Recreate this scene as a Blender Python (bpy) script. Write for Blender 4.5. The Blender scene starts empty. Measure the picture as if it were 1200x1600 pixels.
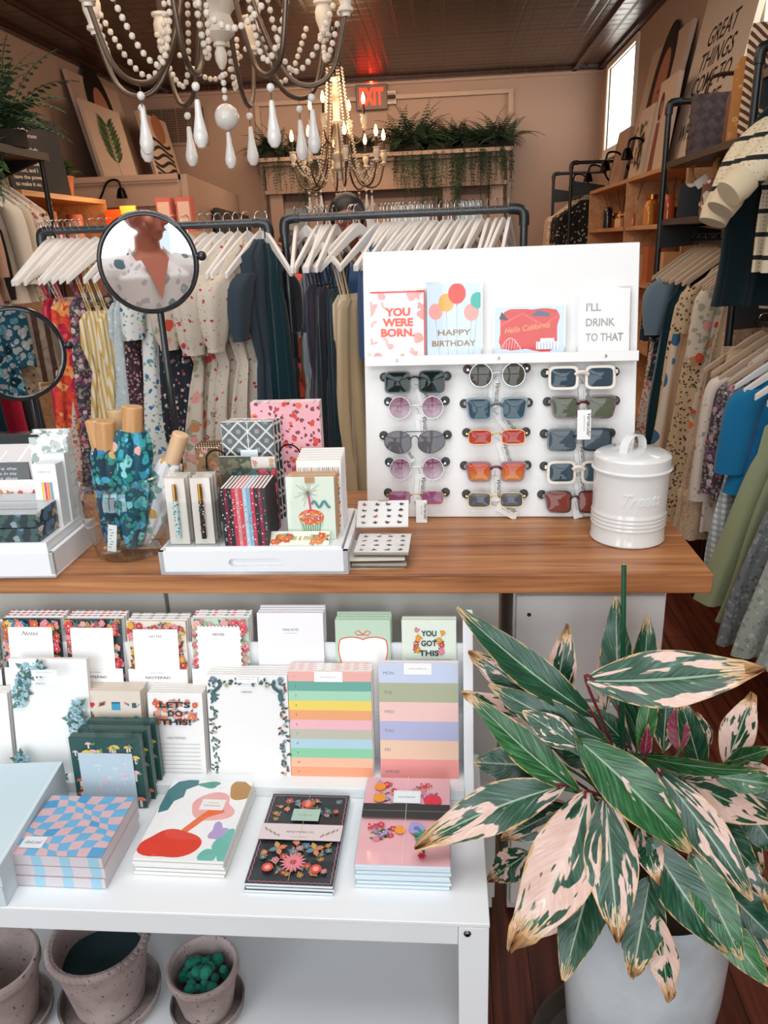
import bpy, bmesh, math, random
from math import sin, cos, pi, radians as R, atan2, sqrt, floor
from mathutils import Vector as V, Matrix, Euler, noise
S = bpy.context.scene
COL = S.collection
random.seed(7)
# ------------------------------------------------------------------ camera
FPX = 1195.0
CAMP = V((0, 0, 1.5))
_y = V((95, 423, -FPX)).normalized()
_z = -V((130, -3400, -FPX)).normalized()
_z = (_z - _y * _y.dot(_z)).normalized()
_x = _y.cross(_z)
CM = Matrix((_x, _y, _z))                     # camera vector -> world vector
cd = bpy.data.cameras.new('camera'); cam = bpy.data.objects.new('camera', cd); COL.objects.link(cam)
cd.sensor_fit = 'VERTICAL'; cd.sensor_height = 24; cd.sensor_width = 18; cd.lens = FPX / 1600 * 24
cd.clip_start = .05
cam.matrix_world = Matrix.Translation(CAMP) @ CM.to_4x4()
S.camera = cam
# ------------------------------------------------------------------ world, lamps, exposure
S.view_settings.view_transform = 'Standard'; S.view_settings.look = 'None'
S.view_settings.gamma = 1; S.view_settings.use_curve_mapping = False
S.view_settings.exposure = 0.0
S.cycles.transparent_max_bounces = 32
W = bpy.data.worlds.new('world'); S.world = W; W.use_nodes = True
W.node_tree.nodes['Background'].inputs[0].default_value = (.78, .9, 1, 1)
W.node_tree.nodes['Background'].inputs[1].default_value = 1.1
def area(name, loc, rot, sx, sy, power, col):
    l = bpy.data.lights.new(name, 'AREA'); l.shape = 'RECTANGLE'; l.size = sx; l.size_y = sy
    l.energy = power; l.color = col
    o = bpy.data.objects.new(name, l); COL.objects.link(o); o.location = loc; o.rotation_euler = rot
    return o
def point(name, loc, power, col, rad=.06):
    l = bpy.data.lights.new(name, 'POINT'); l.energy = power; l.color = col; l.shadow_soft_size = rad
    o = bpy.data.objects.new(name, l); COL.objects.link(o); o.location = loc
    return o
for _i, _x in enumerate((-2.2, -.9, .4)):
    area('daylight_shopfront', (_x, -1.8, 1.32), (R(90), 0, 0), 1.12, 1.7, 23, (.92, .97, 1))
    area('daylight_transom', (_x, -1.7, 2.62), (R(70), 0, 0), 1.12, .66, 10, (.92, .97, 1))
area('fill_entrance', (-.3, .45, 3.05), (0, 0, 0), 2.6, 1.5, 44, (.97, .98, 1))  # added overhead fill, brightens the surfaces that face up
WARM = (1, .72, .50)
area('warm_fill_front', (-.9, 3.3, 3.02), (0, 0, 0), 2.2, 1.0, 22, (1, .84, .70))  # added warm fill under the ceiling, no fixture modelled
area('warm_fill_middle', (-.9, 5.2, 3.04), (0, 0, 0), 2.2, .6, 25, (1, .74, .54))  # added warm fill for the middle of the room
area('warm_fill_back', (-.8, 7.9, 3.04), (R(20), 0, 0), 3.0, .5, 30, WARM)  # added warm fill, tipped towards the back wall
# ------------------------------------------------------------------ pixel of the photograph -> point on a plane
def ray(px, py): return CM @ V((px - 600, 800 - py, -FPX))
def PY(px, py, Y):
    d = ray(px, py); return CAMP + d * (Y / d.y)
def PZ(px, py, z):
    d = ray(px, py); return CAMP + d * ((z - 1.5) / d.z)
def PX(px, py, X):
    d = ray(px, py); return CAMP + d * (X / d.x)
def PL(px, py, O, N):
    d = ray(px, py); return CAMP + d * ((O - CAMP).dot(N) / d.dot(N))
# ------------------------------------------------------------------ colour and materials
_cc = {}
def C(h):
    if not isinstance(h, str): return h
    if h not in _cc:
        v = [int(h[i:i + 2], 16) / 255 for i in (0, 2, 4)]
        _cc[h] = tuple(c / 12.92 if c <= .04045 else ((c + .055) / 1.055) ** 2.4 for c in v) + (1,)
    return _cc[h]
class NT:
    def __init__(s, name):
        s.m = bpy.data.materials.new(name); s.m.use_nodes = True; s.t = s.m.node_tree; s.n = s.t.nodes
        s.b = s.n['Principled BSDF']; s.out = s.n['Material Output']
    def N(s, typ, ins=None, **kw):
        nd = s.n.new('ShaderNode' + typ)
        for k, v in kw.items(): setattr(nd, k, v)
        for k, v in (ins or {}).items():
            if hasattr(v, 'is_output') or isinstance(v, bpy.types.NodeSocket): s.t.links.new(v, nd.inputs[k])
            else: nd.inputs[k].default_value = v
        return nd
    def L(s, a, b): s.t.links.new(a, b)
    def ramp(s, fac, stops, interp='LINEAR'):
        r = s.N('ValToRGB', {0: fac}); r.color_ramp.interpolation = interp
        e = r.color_ramp.elements
        while len(e) < len(stops): e.new(.5)
        for i, (p, c) in enumerate(stops): e[i].position = p; e[i].color = C(c)
        return r.outputs[0]
    def mix(s, f, a, b, mode='MIX'):
        m = s.N('Mix', data_type='RGBA', blend_type=mode)
        for k, v in ((0, f), (6, a), (7, b)):
            if isinstance(v, bpy.types.NodeSocket): s.L(v, m.inputs[k])
            elif k == 0: m.inputs[0].default_value = v
            else: m.inputs[k].default_value = C(v)
        return m.outputs[2]
    def math(s, op, a, b=0, c=0):
        m = s.N('Math', operation=op)
        for i, v in enumerate((a, b, c)):
            if isinstance(v, bpy.types.NodeSocket): s.L(v, m.inputs[i])
            else: m.inputs[i].default_value = v
        return m.outputs[0]
    def coord(s, scale=(1, 1, 1), rot=(0, 0, 0), what='Object', loc=(0, 0, 0)):
        t = s.N('TexCoord'); mp = s.N('Mapping', {0: t.outputs[what], 'Scale': scale, 'Rotation': rot, 'Location': loc})
        return mp.outputs[0]
    def bump(s, h, strength=.3, dist=.005):
        b = s.N('Bump', {'Height': h, 'Strength': strength, 'Distance': dist}); s.L(b.outputs[0], s.b.inputs['Normal'])
    def base(s, c): s.L(c, s.b.inputs['Base Color'])
MATS = {}
def attr_mat(name, rough, metal=0, spec=.5, coat=0, sheen=0, bump=0):
    m = NT(name); a = m.N('Attribute', attribute_name='Col'); m.base(a.outputs[0])
    m.b.inputs['Roughness'].default_value = rough; m.b.inputs['Metallic'].default_value = metal
    m.b.inputs['Specular IOR Level'].default_value = spec; m.b.inputs['Coat Weight'].default_value = coat
    if sheen: m.b.inputs['Sheen Weight'].default_value = sheen
    if bump: m.bump(m.N('TexNoise', {'Vector': m.coord(), 'Scale': 180., 'Detail': 3.}).outputs[0], bump, .002)
    MATS[name] = m.m; return m
attr_mat('paint', .42); attr_mat('matte', .85, bump=.25); attr_mat('paper', .55, spec=.35); attr_mat('gloss', .12, coat=.3)
attr_mat('metal', .28, 1); attr_mat('pipe', .38, .75, bump=.2); attr_mat('cloth', .92, spec=.15, sheen=.2, bump=.3)
attr_mat('lens', .03, 0, .3, .0); attr_mat('skin', .5, spec=.4); attr_mat('hair', .45); attr_mat('white_wood', .5, bump=.35)
attr_mat('satin', .32, spec=.5, sheen=.2)
m = NT('mirror'); m.b.inputs['Metallic'].default_value = 1; m.b.inputs['Roughness'].default_value = .01
m.b.inputs['Base Color'].default_value = (.92, .93, .93, 1); MATS['mirror'] = m.m
m = NT('glass'); m.b.inputs['Transmission Weight'].default_value = 1; m.b.inputs['Roughness'].default_value = 0
m.b.inputs['IOR'].default_value = 1.45; m.b.inputs['Base Color'].default_value = (.97, .99, 1, 1); MATS['glass'] = m.m
def thin(name, f, col=(1, 1, 1, 1), p=5., k0=.04):
    m = NT(name); t = m.N('BsdfTransparent', {0: col}); g = m.N('BsdfGlossy', {'Roughness': .04})
    lw = m.N('LayerWeight', {0: .5}); k = m.math('MULTIPLY', m.math('MULTIPLY_ADD', m.math('POWER', lw.outputs[1], p), .9, k0), f)
    mx = m.N('MixShader', {0: k, 1: t.outputs[0], 2: g.outputs[0]}); m.L(mx.outputs[0], m.out.inputs[0]); MATS[name] = m.m
thin('film', .8); thin('acrylic', 1.0, (.99, 1, 1, 1)); thin('window_glass', .25); thin('jar_glass', .9, (.93, .97, .97, 1), 1.9, .08)
m = NT('frosted'); _t = m.N('BsdfTranslucent', {0: (.95, .92, .86, 1)}); m.L(_t.outputs[0], m.out.inputs[0]); MATS['frosted'] = m.m
def emit(name, strength):
    m = NT(name); a = m.N('Attribute', attribute_name='Col'); m.base(a.outputs[0])
    m.L(a.outputs[0], m.b.inputs['Emission Color']); m.b.inputs['Emission Strength'].default_value = strength; MATS[name] = m.m
emit('bulb', 14); emit('exit_glow', 3.2); emit('lit_sign', 1.3)
def wood(name, cols, sc, axis, rough=.4, plank=0, gl=.5):
    m = NT(name); s = [sc * 14] * 3; s[axis] = sc * .7
    n = m.N('TexNoise', {'Vector': m.coord(tuple(s)), 'Scale': 1.2, 'Detail': 8., 'Roughness': .62, 'Distortion': .6})
    s2 = [sc * 60] * 3; s2[axis] = sc * 2
    n2 = m.N('TexNoise', {'Vector': m.coord(tuple(s2)), 'Scale': 1.2, 'Detail': 3.})
    k = m.math('ADD', m.math('MULTIPLY', n.outputs[0], .7), m.math('MULTIPLY', n2.outputs[0], .3))
    col = m.ramp(k, [(.33 + .34 * i / (len(cols) - 1), x) for i, x in enumerate(cols)])
    if plank:
        br = m.N('TexBrick', {'Vector': m.coord(rot=(0, 0, R(90))), 'Scale': 1., 'Brick Width': 1.1, 'Row Height': .085, 'Mortar Size': .0016, 'Color1': (.75, .75, .75, 1), 'Color2': (1.15, 1.1, 1.1, 1), 'Mortar': (.15, .12, .1, 1)})
        col = m.mix(1, col, br.outputs[0], 'MULTIPLY')
    m.base(col); m.b.inputs['Roughness'].default_value = rough; m.b.inputs['Specular IOR Level'].default_value = gl
    m.bump(k, .15, .002); MATS[name] = m.m
wood('counter_wood', ['6f3f22', 'a3683f', 'b97d4e', 'c9925f'], 1.9, 0, .38)
wood('floor_wood', ['35150c', '53261a', '6b3524', '7c4430'], 1.6, 1, .3, plank=1)
wood('shelf_wood', ['b07a4e', 'd09a6a', 'ddb080'], 1.2, 1, .5)
wood('bamboo', ['b98552', 'cf9c66', 'dfb583'], 3, 2, .4)
def ceiling_mat():
    m = NT('tin_ceiling'); br = m.N('TexBrick', {'Vector': m.coord(), 'Scale': 1., 'Brick Width': .61, 'Row Height': .61, 'Mortar Size': .012, 'Mortar Smooth': .6}, offset=0)
    v = m.N('TexVoronoi', {'Vector': m.coord((1, 1, 1)), 'Scale': 6.6}, distance='CHEBYCHEV'); v.inputs['Randomness'].default_value = 0
    k = m.math('ADD', m.math('SINE', m.math('MULTIPLY', v.outputs[0], 38.)), m.math('MULTIPLY', br.outputs[1], -3.))
    m.b.inputs['Base Color'].default_value = C('3a2219'); m.b.inputs['Roughness'].default_value = .3; m.b.inputs['Metallic'].default_value = .15
    m.bump(k, .35, .006); MATS['tin_ceiling'] = m.m
ceiling_mat()
def wall_mat(name, col):
    m = NT(name); n = m.N('TexNoise', {'Vector': m.coord(), 'Scale': 60., 'Detail': 4.})
    m.b.inputs['Base Color'].default_value = C(col); m.b.inputs['Roughness'].default_value = .8; m.bump(n.outputs[0], .12, .002); MATS[name] = m.m
wall_mat('wall_plaster', 'ae9282')
def terracotta():
    m = NT('aged_pot'); n = m.N('TexNoise', {'Vector': m.coord(), 'Scale': 9., 'Detail': 6.}); sp = m.N('TexNoise', {'Vector': m.coord(), 'Scale': 140., 'Detail': 2.})
    a = m.N('Attribute', attribute_name='Col')
    c = m.mix(m.ramp(n.outputs[0], [(.38, '000000'), (.62, 'ffffff')]), a.outputs[0], 'b9aaa6')
    c = m.mix(m.ramp(sp.outputs[0], [(.66, '000000'), (.7, 'ffffff')]), c, '5a4a48')
    m.base(c); m.b.inputs['Roughness'].default_value = .85; m.bump(sp.outputs[0], .3, .002); MATS['aged_pot'] = m.m
terracotta()
# printed fabrics ------------------------------------------------------------
def fabric(name, base, fl, scale=22, leaf=None, rough=.85, size=.3, rand=1):
    m = NT(name); c = m.coord((1, 1, 1)); col = C(base)
    nz = m.N('TexNoise', {'Vector': c, 'Scale': scale * 1.4, 'Detail': 1.})
    cc = m.N('VectorMath', {0: c}, operation='ADD'); sc = m.N('VectorMath', {0: nz.outputs[1]}, operation='SCALE'); sc.inputs['Scale'].default_value = .55 / scale; m.L(sc.outputs[0], cc.inputs[1])
    cur = base
    if leaf:
        v2 = m.N('TexVoronoi', {'Vector': cc.outputs[0], 'Scale': scale * 1.7, 'Randomness': rand})
        cur = m.mix(m.math('LESS_THAN', v2.outputs[0], size * 1.05), cur, leaf)
    v = m.N('TexVoronoi', {'Vector': cc.outputs[0], 'Scale': float(scale), 'Randomness': rand})
    sp = m.N('SeparateColor', {0: v.outputs[1]})
    n = len(fl)
    pal = m.ramp(sp.outputs[0], [(i / n, f) for i, f in enumerate(fl)], 'CONSTANT') if n > 1 else C(fl[0])
    cur = m.mix(m.math('LESS_THAN', v.outputs[0], size), cur, pal)
    if size > .2:
        cur = m.mix(m.math('LESS_THAN', v.outputs[0], size * .3), cur, base if not leaf else leaf)
    m.base(cur); m.b.inputs['Roughness'].default_value = rough
    m.bump(m.N('TexNoise', {'Vector': c, 'Scale': 260.}).outputs[0], .15, .001)
    MATS[name] = m.m; return name
def stripes(name, a, b, scale=120, axis='X', duty=.5, b2=None, scale2=60, axis2='Z'):
    m = NT(name); c = m.coord()
    sx = m.N('SeparateXYZ', {0: c}); i = {'X': 0, 'Y': 1, 'Z': 2}
    f = m.math('LESS_THAN', m.math('FRACT', m.math('MULTIPLY', sx.outputs[i[axis]], scale)), duty)
    cur = m.mix(f, a, b)
    if b2:
        f2 = m.math('LESS_THAN', m.math('FRACT', m.math('MULTIPLY', sx.outputs[i[axis2]], scale2)), duty)
        cur = m.mix(m.math('MULTIPLY', f2, .55), cur, b2)
    m.base(cur); m.b.inputs['Roughness'].default_value = .85
    m.bump(m.N('TexNoise', {'Vector': c, 'Scale': 260.}).outputs[0], .15, .001)
    MATS[name] = m.m; return name
# ------------------------------------------------------------------ mesh builder
I4 = Matrix.Identity(4)
class MB:
    def __init__(s): s.v = []; s.f = []; s.c = []; s.m = []; s.uv = {}; s.M = I4; s.col = C('ffffff'); s.mat = 'paint'; s.sm = []
    def use(s, col=None, mat=None):
        if col is not None: s.col = C(col)
        if mat: s.mat = mat
        return s
    def add(s, vs, fs, col=None, mat=None, smooth=True, uvs=None):
        b = len(s.v); M = s.M
        s.v += [M @ V(p) for p in vs]
        c = s.col if col is None else C(col); mt = mat or s.mat
        for f in fs:
            if uvs: s.uv[len(s.f)] = [uvs[i] for i in f]
            s.f.append([b + i for i in f]); s.c.append(c); s.m.append(mt); s.sm.append(smooth)
        return s
    def box(s, x0, x1, y0, y1, z0, z1, col=None, mat=None):
        return s.add([(x, y, z) for z in (z0, z1) for y in (y0, y1) for x in (x0, x1)],
                     [(0, 2, 3, 1), (4, 5, 7, 6), (0, 1, 5, 4), (2, 6, 7, 3), (0, 4, 6, 2), (1, 3, 7, 5)], col, mat, False)
    def cbox(s, c, sz, col=None, mat=None):
        return s.box(c[0] - sz[0] / 2, c[0] + sz[0] / 2, c[1] - sz[1] / 2, c[1] + sz[1] / 2, c[2] - sz[2] / 2, c[2] + sz[2] / 2, col, mat)
    def prism(s, pts, h0, h1, axis='z', col=None, mat=None, smooth=False):
        n = len(pts); f = {'z': lambda p, h: (p[0], p[1], h), 'y': lambda p, h: (p[0], h, p[1]), 'x': lambda p, h: (h, p[0], p[1])}[axis]
        vs = [f(p, h0) for p in pts] + [f(p, h1) for p in pts]
        return s.add(vs, [tuple(range(n))[::-1], tuple(range(n, 2 * n))] + [(i, (i + 1) % n, n + (i + 1) % n, n + i) for i in range(n)], col, mat, smooth)
    def ring(s, outer, inner, h0, h1, axis='y', col=None, mat=None):
        n = len(outer); f = {'z': lambda p, h: (p[0], p[1], h), 'y': lambda p, h: (p[0], h, p[1])}[axis]
        vs = [f(p, h) for h in (h0, h1) for P in (outer, inner) for p in P]; fs = []
        for i in range(n):
            j = (i + 1) % n
            fs += [(i, j, n + j, n + i), (2 * n + i, 3 * n + i, 3 * n + j, 2 * n + j), (i, 2 * n + i, 2 * n + j, j), (n + i, n + j, 3 * n + j, 3 * n + i)]
        return s.add(vs, fs, col, mat)
    def tube(s, pts, r, n=8, col=None, mat=None, closed=False, cap=True, flat=1):
        P = [V(p) for p in pts]; m = len(P); rr = r if isinstance(r, (list, tuple)) else [r] * m
        vs = []; fs = []; up = None
        for i in range(m):
            if closed: t = P[(i + 1) % m] - P[i - 1]
            else: t = P[min(i + 1, m - 1)] - P[max(i - 1, 0)]
            t = t.normalized() if t.length > 1e-9 else V((0, 0, 1))
            if up is None: up = V((0, 0, 1)) if abs(t.z) < .9 else V((1, 0, 0))
            a = up - t * up.dot(t)
            a = a.normalized() if a.length > 1e-6 else t.orthogonal().normalized()
            b = t.cross(a); up = a
            for k in range(n):
                th = 2 * pi * k / n; vs.append(P[i] + a * (rr[i] * cos(th) * flat) + b * (rr[i] * sin(th)))
        for i in range(m if closed else m - 1):
            j = (i + 1) % m
            for k in range(n): fs.append((i * n + k, i * n + (k + 1) % n, j * n + (k + 1) % n, j * n + k))
        if cap and not closed: fs += [tuple(range(n))[::-1], tuple((m - 1) * n + k for k in range(n))]
        return s.add(vs, fs, col, mat)
    def lathe(s, prof, n=24, c=(0, 0, 0), col=None, mat=None, fn=None):
        vs = []; fs = []; m = len(prof)
        for r, z in prof:
            for k in range(n):
                th = 2 * pi * k / n; q = fn(r, z, th) if fn else (r, z); vs.append((c[0] + q[0] * cos(th), c[1] + q[0] * sin(th), c[2] + q[1]))
        for i in range(m - 1):
            for k in range(n): fs.append((i * n + k, i * n + (k + 1) % n, (i + 1) * n + (k + 1) % n, (i + 1) * n + k))
        if prof[0][0] > 1e-5: fs.append(tuple(range(n))[::-1])
        if prof[-1][0] > 1e-5: fs.append(tuple((m - 1) * n + k for k in range(n)))
        return s.add(vs, fs, col, mat)
    def shell(s, prof, n=24, c=(0, 0, 0), col=None, mat=None, fn=None):   # open profile, no caps
        k0 = len(s.f); s.lathe(prof, n, c, col, mat, fn)
        while len(s.f) > k0 and len(s.f[-1]) > 4: s.f.pop(); s.c.pop(); s.m.pop(); s.sm.pop()
        return s
    def ball(s, c, r, n=10, col=None, mat=None, sz=(1, 1, 1)):
        m = max(4, n // 2 + 1); vs = []; fs = []
        for i in range(m + 1):
            ph = pi * i / m
            for k in range(n):
                th = 2 * pi * k / n; vs.append((c[0] + r * sz[0] * sin(ph) * cos(th), c[1] + r * sz[1] * sin(ph) * sin(th), c[2] + r * sz[2] * cos(ph)))
        for i in range(m):
            for k in range(n): fs.append((i * n + k, (i + 1) * n + k, (i + 1) * n + (k + 1) % n, i * n + (k + 1) % n))
        return s.add(vs, fs, col, mat)
    def grid(s, fn, nu, nv, col=None, mat=None, uv=True):
        vs = [fn(i / nu, j / nv) for i in range(nu + 1) for j in range(nv + 1)]
        fs = [(i * (nv + 1) + j, (i + 1) * (nv + 1) + j, (i + 1) * (nv + 1) + j + 1, i * (nv + 1) + j + 1) for i in range(nu) for j in range(nv)]
        return s.add(vs, fs, col, mat, True, [(i / nu, j / nv) for i in range(nu + 1) for j in range(nv + 1)] if uv else None)
    def text(s, txt, x, z, h, col='222222', y=0, align='C', shear=0, bold=0, width=None, depth=0, rot=0, space=1):
        vs, fs, w, hh = glyphs(txt, shear, bold, space)
        k = h / .7; kx = k if width is None else width / max(w, 1e-6)
        ox = {'C': -w / 2, 'L': 0, 'R': -w}[align]
        cr, sr = cos(rot), sin(rot); P = []
        for a, b in vs:
            X = (a + ox) * kx; Z = b * k; P.append((x + X * cr - Z * sr, y, z + X * sr + Z * cr))
        if depth:
            n = len(P); P += [(p[0], p[1] - depth, p[2]) for p in P]
            ed = {}
            for f in fs:
                for i in range(len(f)): e = (f[i], f[(i + 1) % len(f)]); ed[e] = 1
            side = [(a, b, b + n, a + n) for (a, b) in ed if (b, a) not in ed]
            return s.add(P, [tuple(i + n for i in f) for f in fs] + side, col, None, False)
        return s.add(P, fs, col, None, False)
    def build(s, name, parent=None, loc=None, rot=None, label=None, cat=None, group=None, kind=None, bevel=0, sharp=35):
        me = bpy.data.meshes.new(name); me.from_pydata([tuple(v) for v in s.v], [], s.f)
        mats = []; idx = []
        for k in s.m:
            if k not in mats: mats.append(k)
            idx.append(mats.index(k))
        for k in mats: me.materials.append(MATS[k])
        me.polygons.foreach_set('material_index', idx); me.polygons.foreach_set('use_smooth', s.sm)
        at = me.color_attributes.new('Col', 'FLOAT_COLOR', 'CORNER'); dat = []
        for f, c in zip(s.f, s.c): dat += list(c) * len(f)
        at.data.foreach_set('color', dat)
        if s.uv:
            ul = me.uv_layers.new(name='UVMap'); d = []
            for i, f in enumerate(s.f):
                q = s.uv.get(i)
                for j in range(len(f)): d += list(q[j]) if q else [0, 0]
            ul.data.foreach_set('uv', d)
        me.validate()
        bm = bmesh.new(); bm.from_mesh(me); 
        if not s.uv: bmesh.ops.recalc_face_normals(bm, faces=bm.faces)
        bm.to_mesh(me); bm.free()
        try: me.set_sharp_from_angle(angle=R(sharp))
        except Exception: pass
        o = bpy.data.objects.new(name, me); COL.objects.link(o)
        if parent is not None: o.parent = parent
        if loc is not None: o.location = loc
        if rot is not None: o.rotation_euler = rot
        if bevel:
            b = o.modifiers.new('bevel', 'BEVEL'); b.width = bevel; b.segments = 2; b.limit_method = 'ANGLE'; b.angle_limit = R(40)
        tag(o, label, cat, group, kind)
        return o
def tag(o, label=None, cat=None, group=None, kind=None):
    if label: o['label'] = label
    if cat: o['category'] = cat
    if group: o['group'] = group
    if kind: o['kind'] = kind
    return o
def T(name, label, cat, loc=(0, 0, 0), rot=(0, 0, 0), group=None):
    o = bpy.data.objects.new(name, None); COL.objects.link(o); o.empty_display_size = .05
    o.location = loc; o.rotation_euler = rot; return tag(o, label, cat, group)
def _dup(o, loc=None, rot=None, label=None, parent=None):
    kids = [c for c in bpy.data.objects if c.parent == o] if not hasattr(dup, 'k') else dup.k.get(o.name)
    c = o.copy(); COL.objects.link(c)
    if parent is not None: c.parent = parent
    if loc is not None: c.location = loc
    if rot is not None: c.rotation_euler = rot
    if label: c['label'] = label
    for k in kids or []: dup(k, parent=c)
    return c
_gl = {}
def glyphs(t, shear=0, bold=0, space=1):
    key = (t, shear, bold, space)
    if key not in _gl:
        cu = bpy.data.curves.new('t', 'FONT'); cu.body = t; cu.resolution_u = 3; cu.shear = shear; cu.offset = bold; cu.fill_mode = 'FRONT'; cu.space_character = space
        ob = bpy.data.objects.new('t', cu); COL.objects.link(ob); bpy.context.view_layer.update()
        me = ob.to_mesh(); vs = [(v.co.x, v.co.y) for v in me.vertices]; fs = [tuple(p.vertices) for p in me.polygons]
        ob.to_mesh_clear(); bpy.data.objects.remove(ob); bpy.data.curves.remove(cu)
        x0 = min([v[0] for v in vs] or [0]); x1 = max([v[0] for v in vs] or [1])
        _gl[key] = ([(a - x0, b) for a, b in vs], fs, x1 - x0, 1)
    return _gl[key]
def cat_rom(P, n=6, closed=False):
    P = [V(p) for p in P]; out = []; m = len(P)
    for i in range(m if closed else m - 1):
        if closed: a, b, c, d = P[i - 1], P[i], P[(i + 1) % m], P[(i + 2) % m]
        else: a, b, c, d = P[max(i - 1, 0)], P[i], P[i + 1], P[min(i + 2, m - 1)]
        for k in range(n):
            t = k / n; out.append(.5 * ((2 * b) + (c - a) * t + (2 * a - 5 * b + 4 * c - d) * t * t + (3 * b - a - 3 * c + d) * t ** 3))
    if not closed: out.append(P[-1])
    return out
def struct(mb, name, bevel=0): return mb.build(name, kind='structure', bevel=bevel)
# flat artwork on the plane y = const of a mesh (x right, z up), each layer a hair in front of the last
class Art:
    def __init__(s, mb, y0=0, step=.00002): s.m = mb; s.y = y0; s.st = step; s.k = 0
    def _y(s): s.k += 1; return s.y - s.st * s.k
    def poly(s, pts, col):
        y = s._y(); s.m.add([(p[0], y, p[1]) for p in pts], [tuple(range(len(pts)))], col, 'paper', False); return s
    def rect(s, x0, z0, x1, z1, col): return s.poly([(x0, z0), (x1, z0), (x1, z1), (x0, z1)], col)
    def disc(s, x, z, r, col, n=12, e=1, rot=0):
        return s.poly([(x + r * cos(t) * cos(rot) - r * e * sin(t) * sin(rot), z + r * cos(t) * sin(rot) + r * e * sin(t) * cos(rot)) for t in [2 * pi * i / n for i in range(n)]], col)
    def blob(s, x, z, r, col, seed=0, n=22, e=1):
        rn = random.Random(seed); a = [rn.uniform(-.22, .22) for _ in range(3)]; p = [rn.uniform(0, 6) for _ in range(3)]
        return s.poly([(x + r * (1 + sum(a[k] * cos((k + 2) * t + p[k]) for k in range(3))) * cos(t), z + e * r * (1 + sum(a[k] * cos((k + 2) * t + p[k]) for k in range(3))) * sin(t)) for t in [2 * pi * i / n for i in range(n)]], col)
    def leaf(s, x, z, l, w, ang, col):
        c, q = cos(ang), sin(ang); pts = [(0, 0), (.3, .8), (.6, .9), (1, 0), (.6, -.9), (.3, -.8)]
        return s.poly([(x + a * l * c - b * w / 2 * q, z + a * l * q + b * w / 2 * c) for a, b in pts], col)
    def line(s, pts, w, col):
        y = s._y(); vs = []; n = len(pts)
        for i, p in enumerate(pts):
            a = pts[max(i - 1, 0)]; b = pts[min(i + 1, n - 1)]; dx, dz = b[0] - a[0], b[1] - a[1]; L = sqrt(dx * dx + dz * dz) or 1
            vs += [(p[0] - dz / L * w / 2, y, p[1] + dx / L * w / 2), (p[0] + dz / L * w / 2, y, p[1] - dx / L * w / 2)]
        s.m.add(vs, [(2 * i, 2 * i + 1, 2 * i + 3, 2 * i + 2) for i in range(n - 1)], col, 'paper', False); return s
    def flower(s, x, z, r, col, cen='e8b84a', n=5, rot=0):
        y = s._y(); k = n * 4
        s.m.add([(x + r * (.72 + .28 * abs(cos(n / 2 * t + rot))) * cos(t), y, z + r * (.72 + .28 * abs(cos(n / 2 * t + rot))) * sin(t)) for t in [2 * pi * i / k for i in range(k)]], [tuple(range(k))], col, 'paper', False)
        s.disc(x, z, r * .55, tuple(c * .75 for c in C(col)[:3]) + (1,), 8); return s.disc(x, z, r * .26, cen, 6)
    def text(s, t, x, z, h, col='333333', **k):
        mt = s.m.mat; s.m.mat = 'paper'; s.m.text(t, x, z, h, col, y=s._y(), **k); s.m.mat = mt; return s
    def scatter(s, rects, n, cols, leafc, r, seed=1, cen='f3c65a'):
        rn = random.Random(seed)
        for i in range(n):
            a = rects[i % len(rects)]; x = rn.uniform(a[0] + r * .6, a[2] - r * .6); z = rn.uniform(a[1] + r * .6, a[3] - r * .6)
            for q in range(2):
                g = rn.uniform(0, 6.28); L = r * 1.5
                L = min(L, max(.3 * r, min(x - a[0], a[2] - x, z - a[1], a[3] - z)) + r * .2)
                s.leaf(x, z, L, r * .6, g, rn.choice(leafc))
            rr = r * rn.uniform(.55, 1); rr = min(rr, x - a[0], a[2] - x, z - a[1], a[3] - z)
            if rr > r * .15: s.flower(x, z, rr, rn.choice(cols), cen, rn.choice((5, 6)), rn.uniform(0, 3))
        return s
NUM = ['first', 'second', 'third', 'fourth', 'fifth', 'sixth', 'seventh', 'eighth', 'ninth', 'tenth', 'eleventh', 'twelfth', 'thirteenth', 'fourteenth', 'fifteenth', 'sixteenth', 'seventeenth', 'eighteenth', 'nineteenth', 'twentieth',
       'twenty-first', 'twenty-second', 'twenty-third', 'twenty-fourth', 'twenty-fifth', 'twenty-sixth', 'twenty-seventh', 'twenty-eighth', 'twenty-ninth', 'thirtieth', 'thirty-first', 'thirty-second', 'thirty-third', 'thirty-fourth', 'thirty-fifth', 'thirty-sixth', 'thirty-seventh', 'thirty-eighth', 'thirty-ninth', 'fortieth']
# ================================================================== the room
XL, XR, YB, YF, ZC = -3.25, 1.62, 9.0, -2.0, 3.12
struct(MB().use(mat='floor_wood').box(XL - .1, XR + .1, YF - .1, YB + .1, -.06, 0), 'floor')
struct(MB().use(mat='tin_ceiling').box(XL - .1, XR + .1, YF - .1, YB + .1, ZC, ZC + .06), 'ceiling')
struct(MB().use(mat='wall_plaster').box(XL - .1, XR + .1, YB, YB + .1, 0, ZC), 'wall_back')
struct(MB().use(mat='wall_plaster').box(XL - .1, XL, YF, YB, 0, ZC), 'wall_left')
mb = MB().use(mat='wall_plaster')       # right wall with two window openings
W1, W2 = (7.45, 8.6, 2.30, 3.02), (3.0, 4.55, 2.30, 3.02)
ys = [YF, W2[0], W2[1], W1[0], W1[1], YB]
for i in range(5):
    if i in (1, 3):
        mb.box(XR, XR + .1, ys[i], ys[i + 1], 0, 2.30); mb.box(XR, XR + .1, ys[i], ys[i + 1], 3.02, ZC)
    else: mb.box(XR, XR + .1, ys[i], ys[i + 1], 0, ZC)
struct(mb, 'wall_right')
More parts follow.
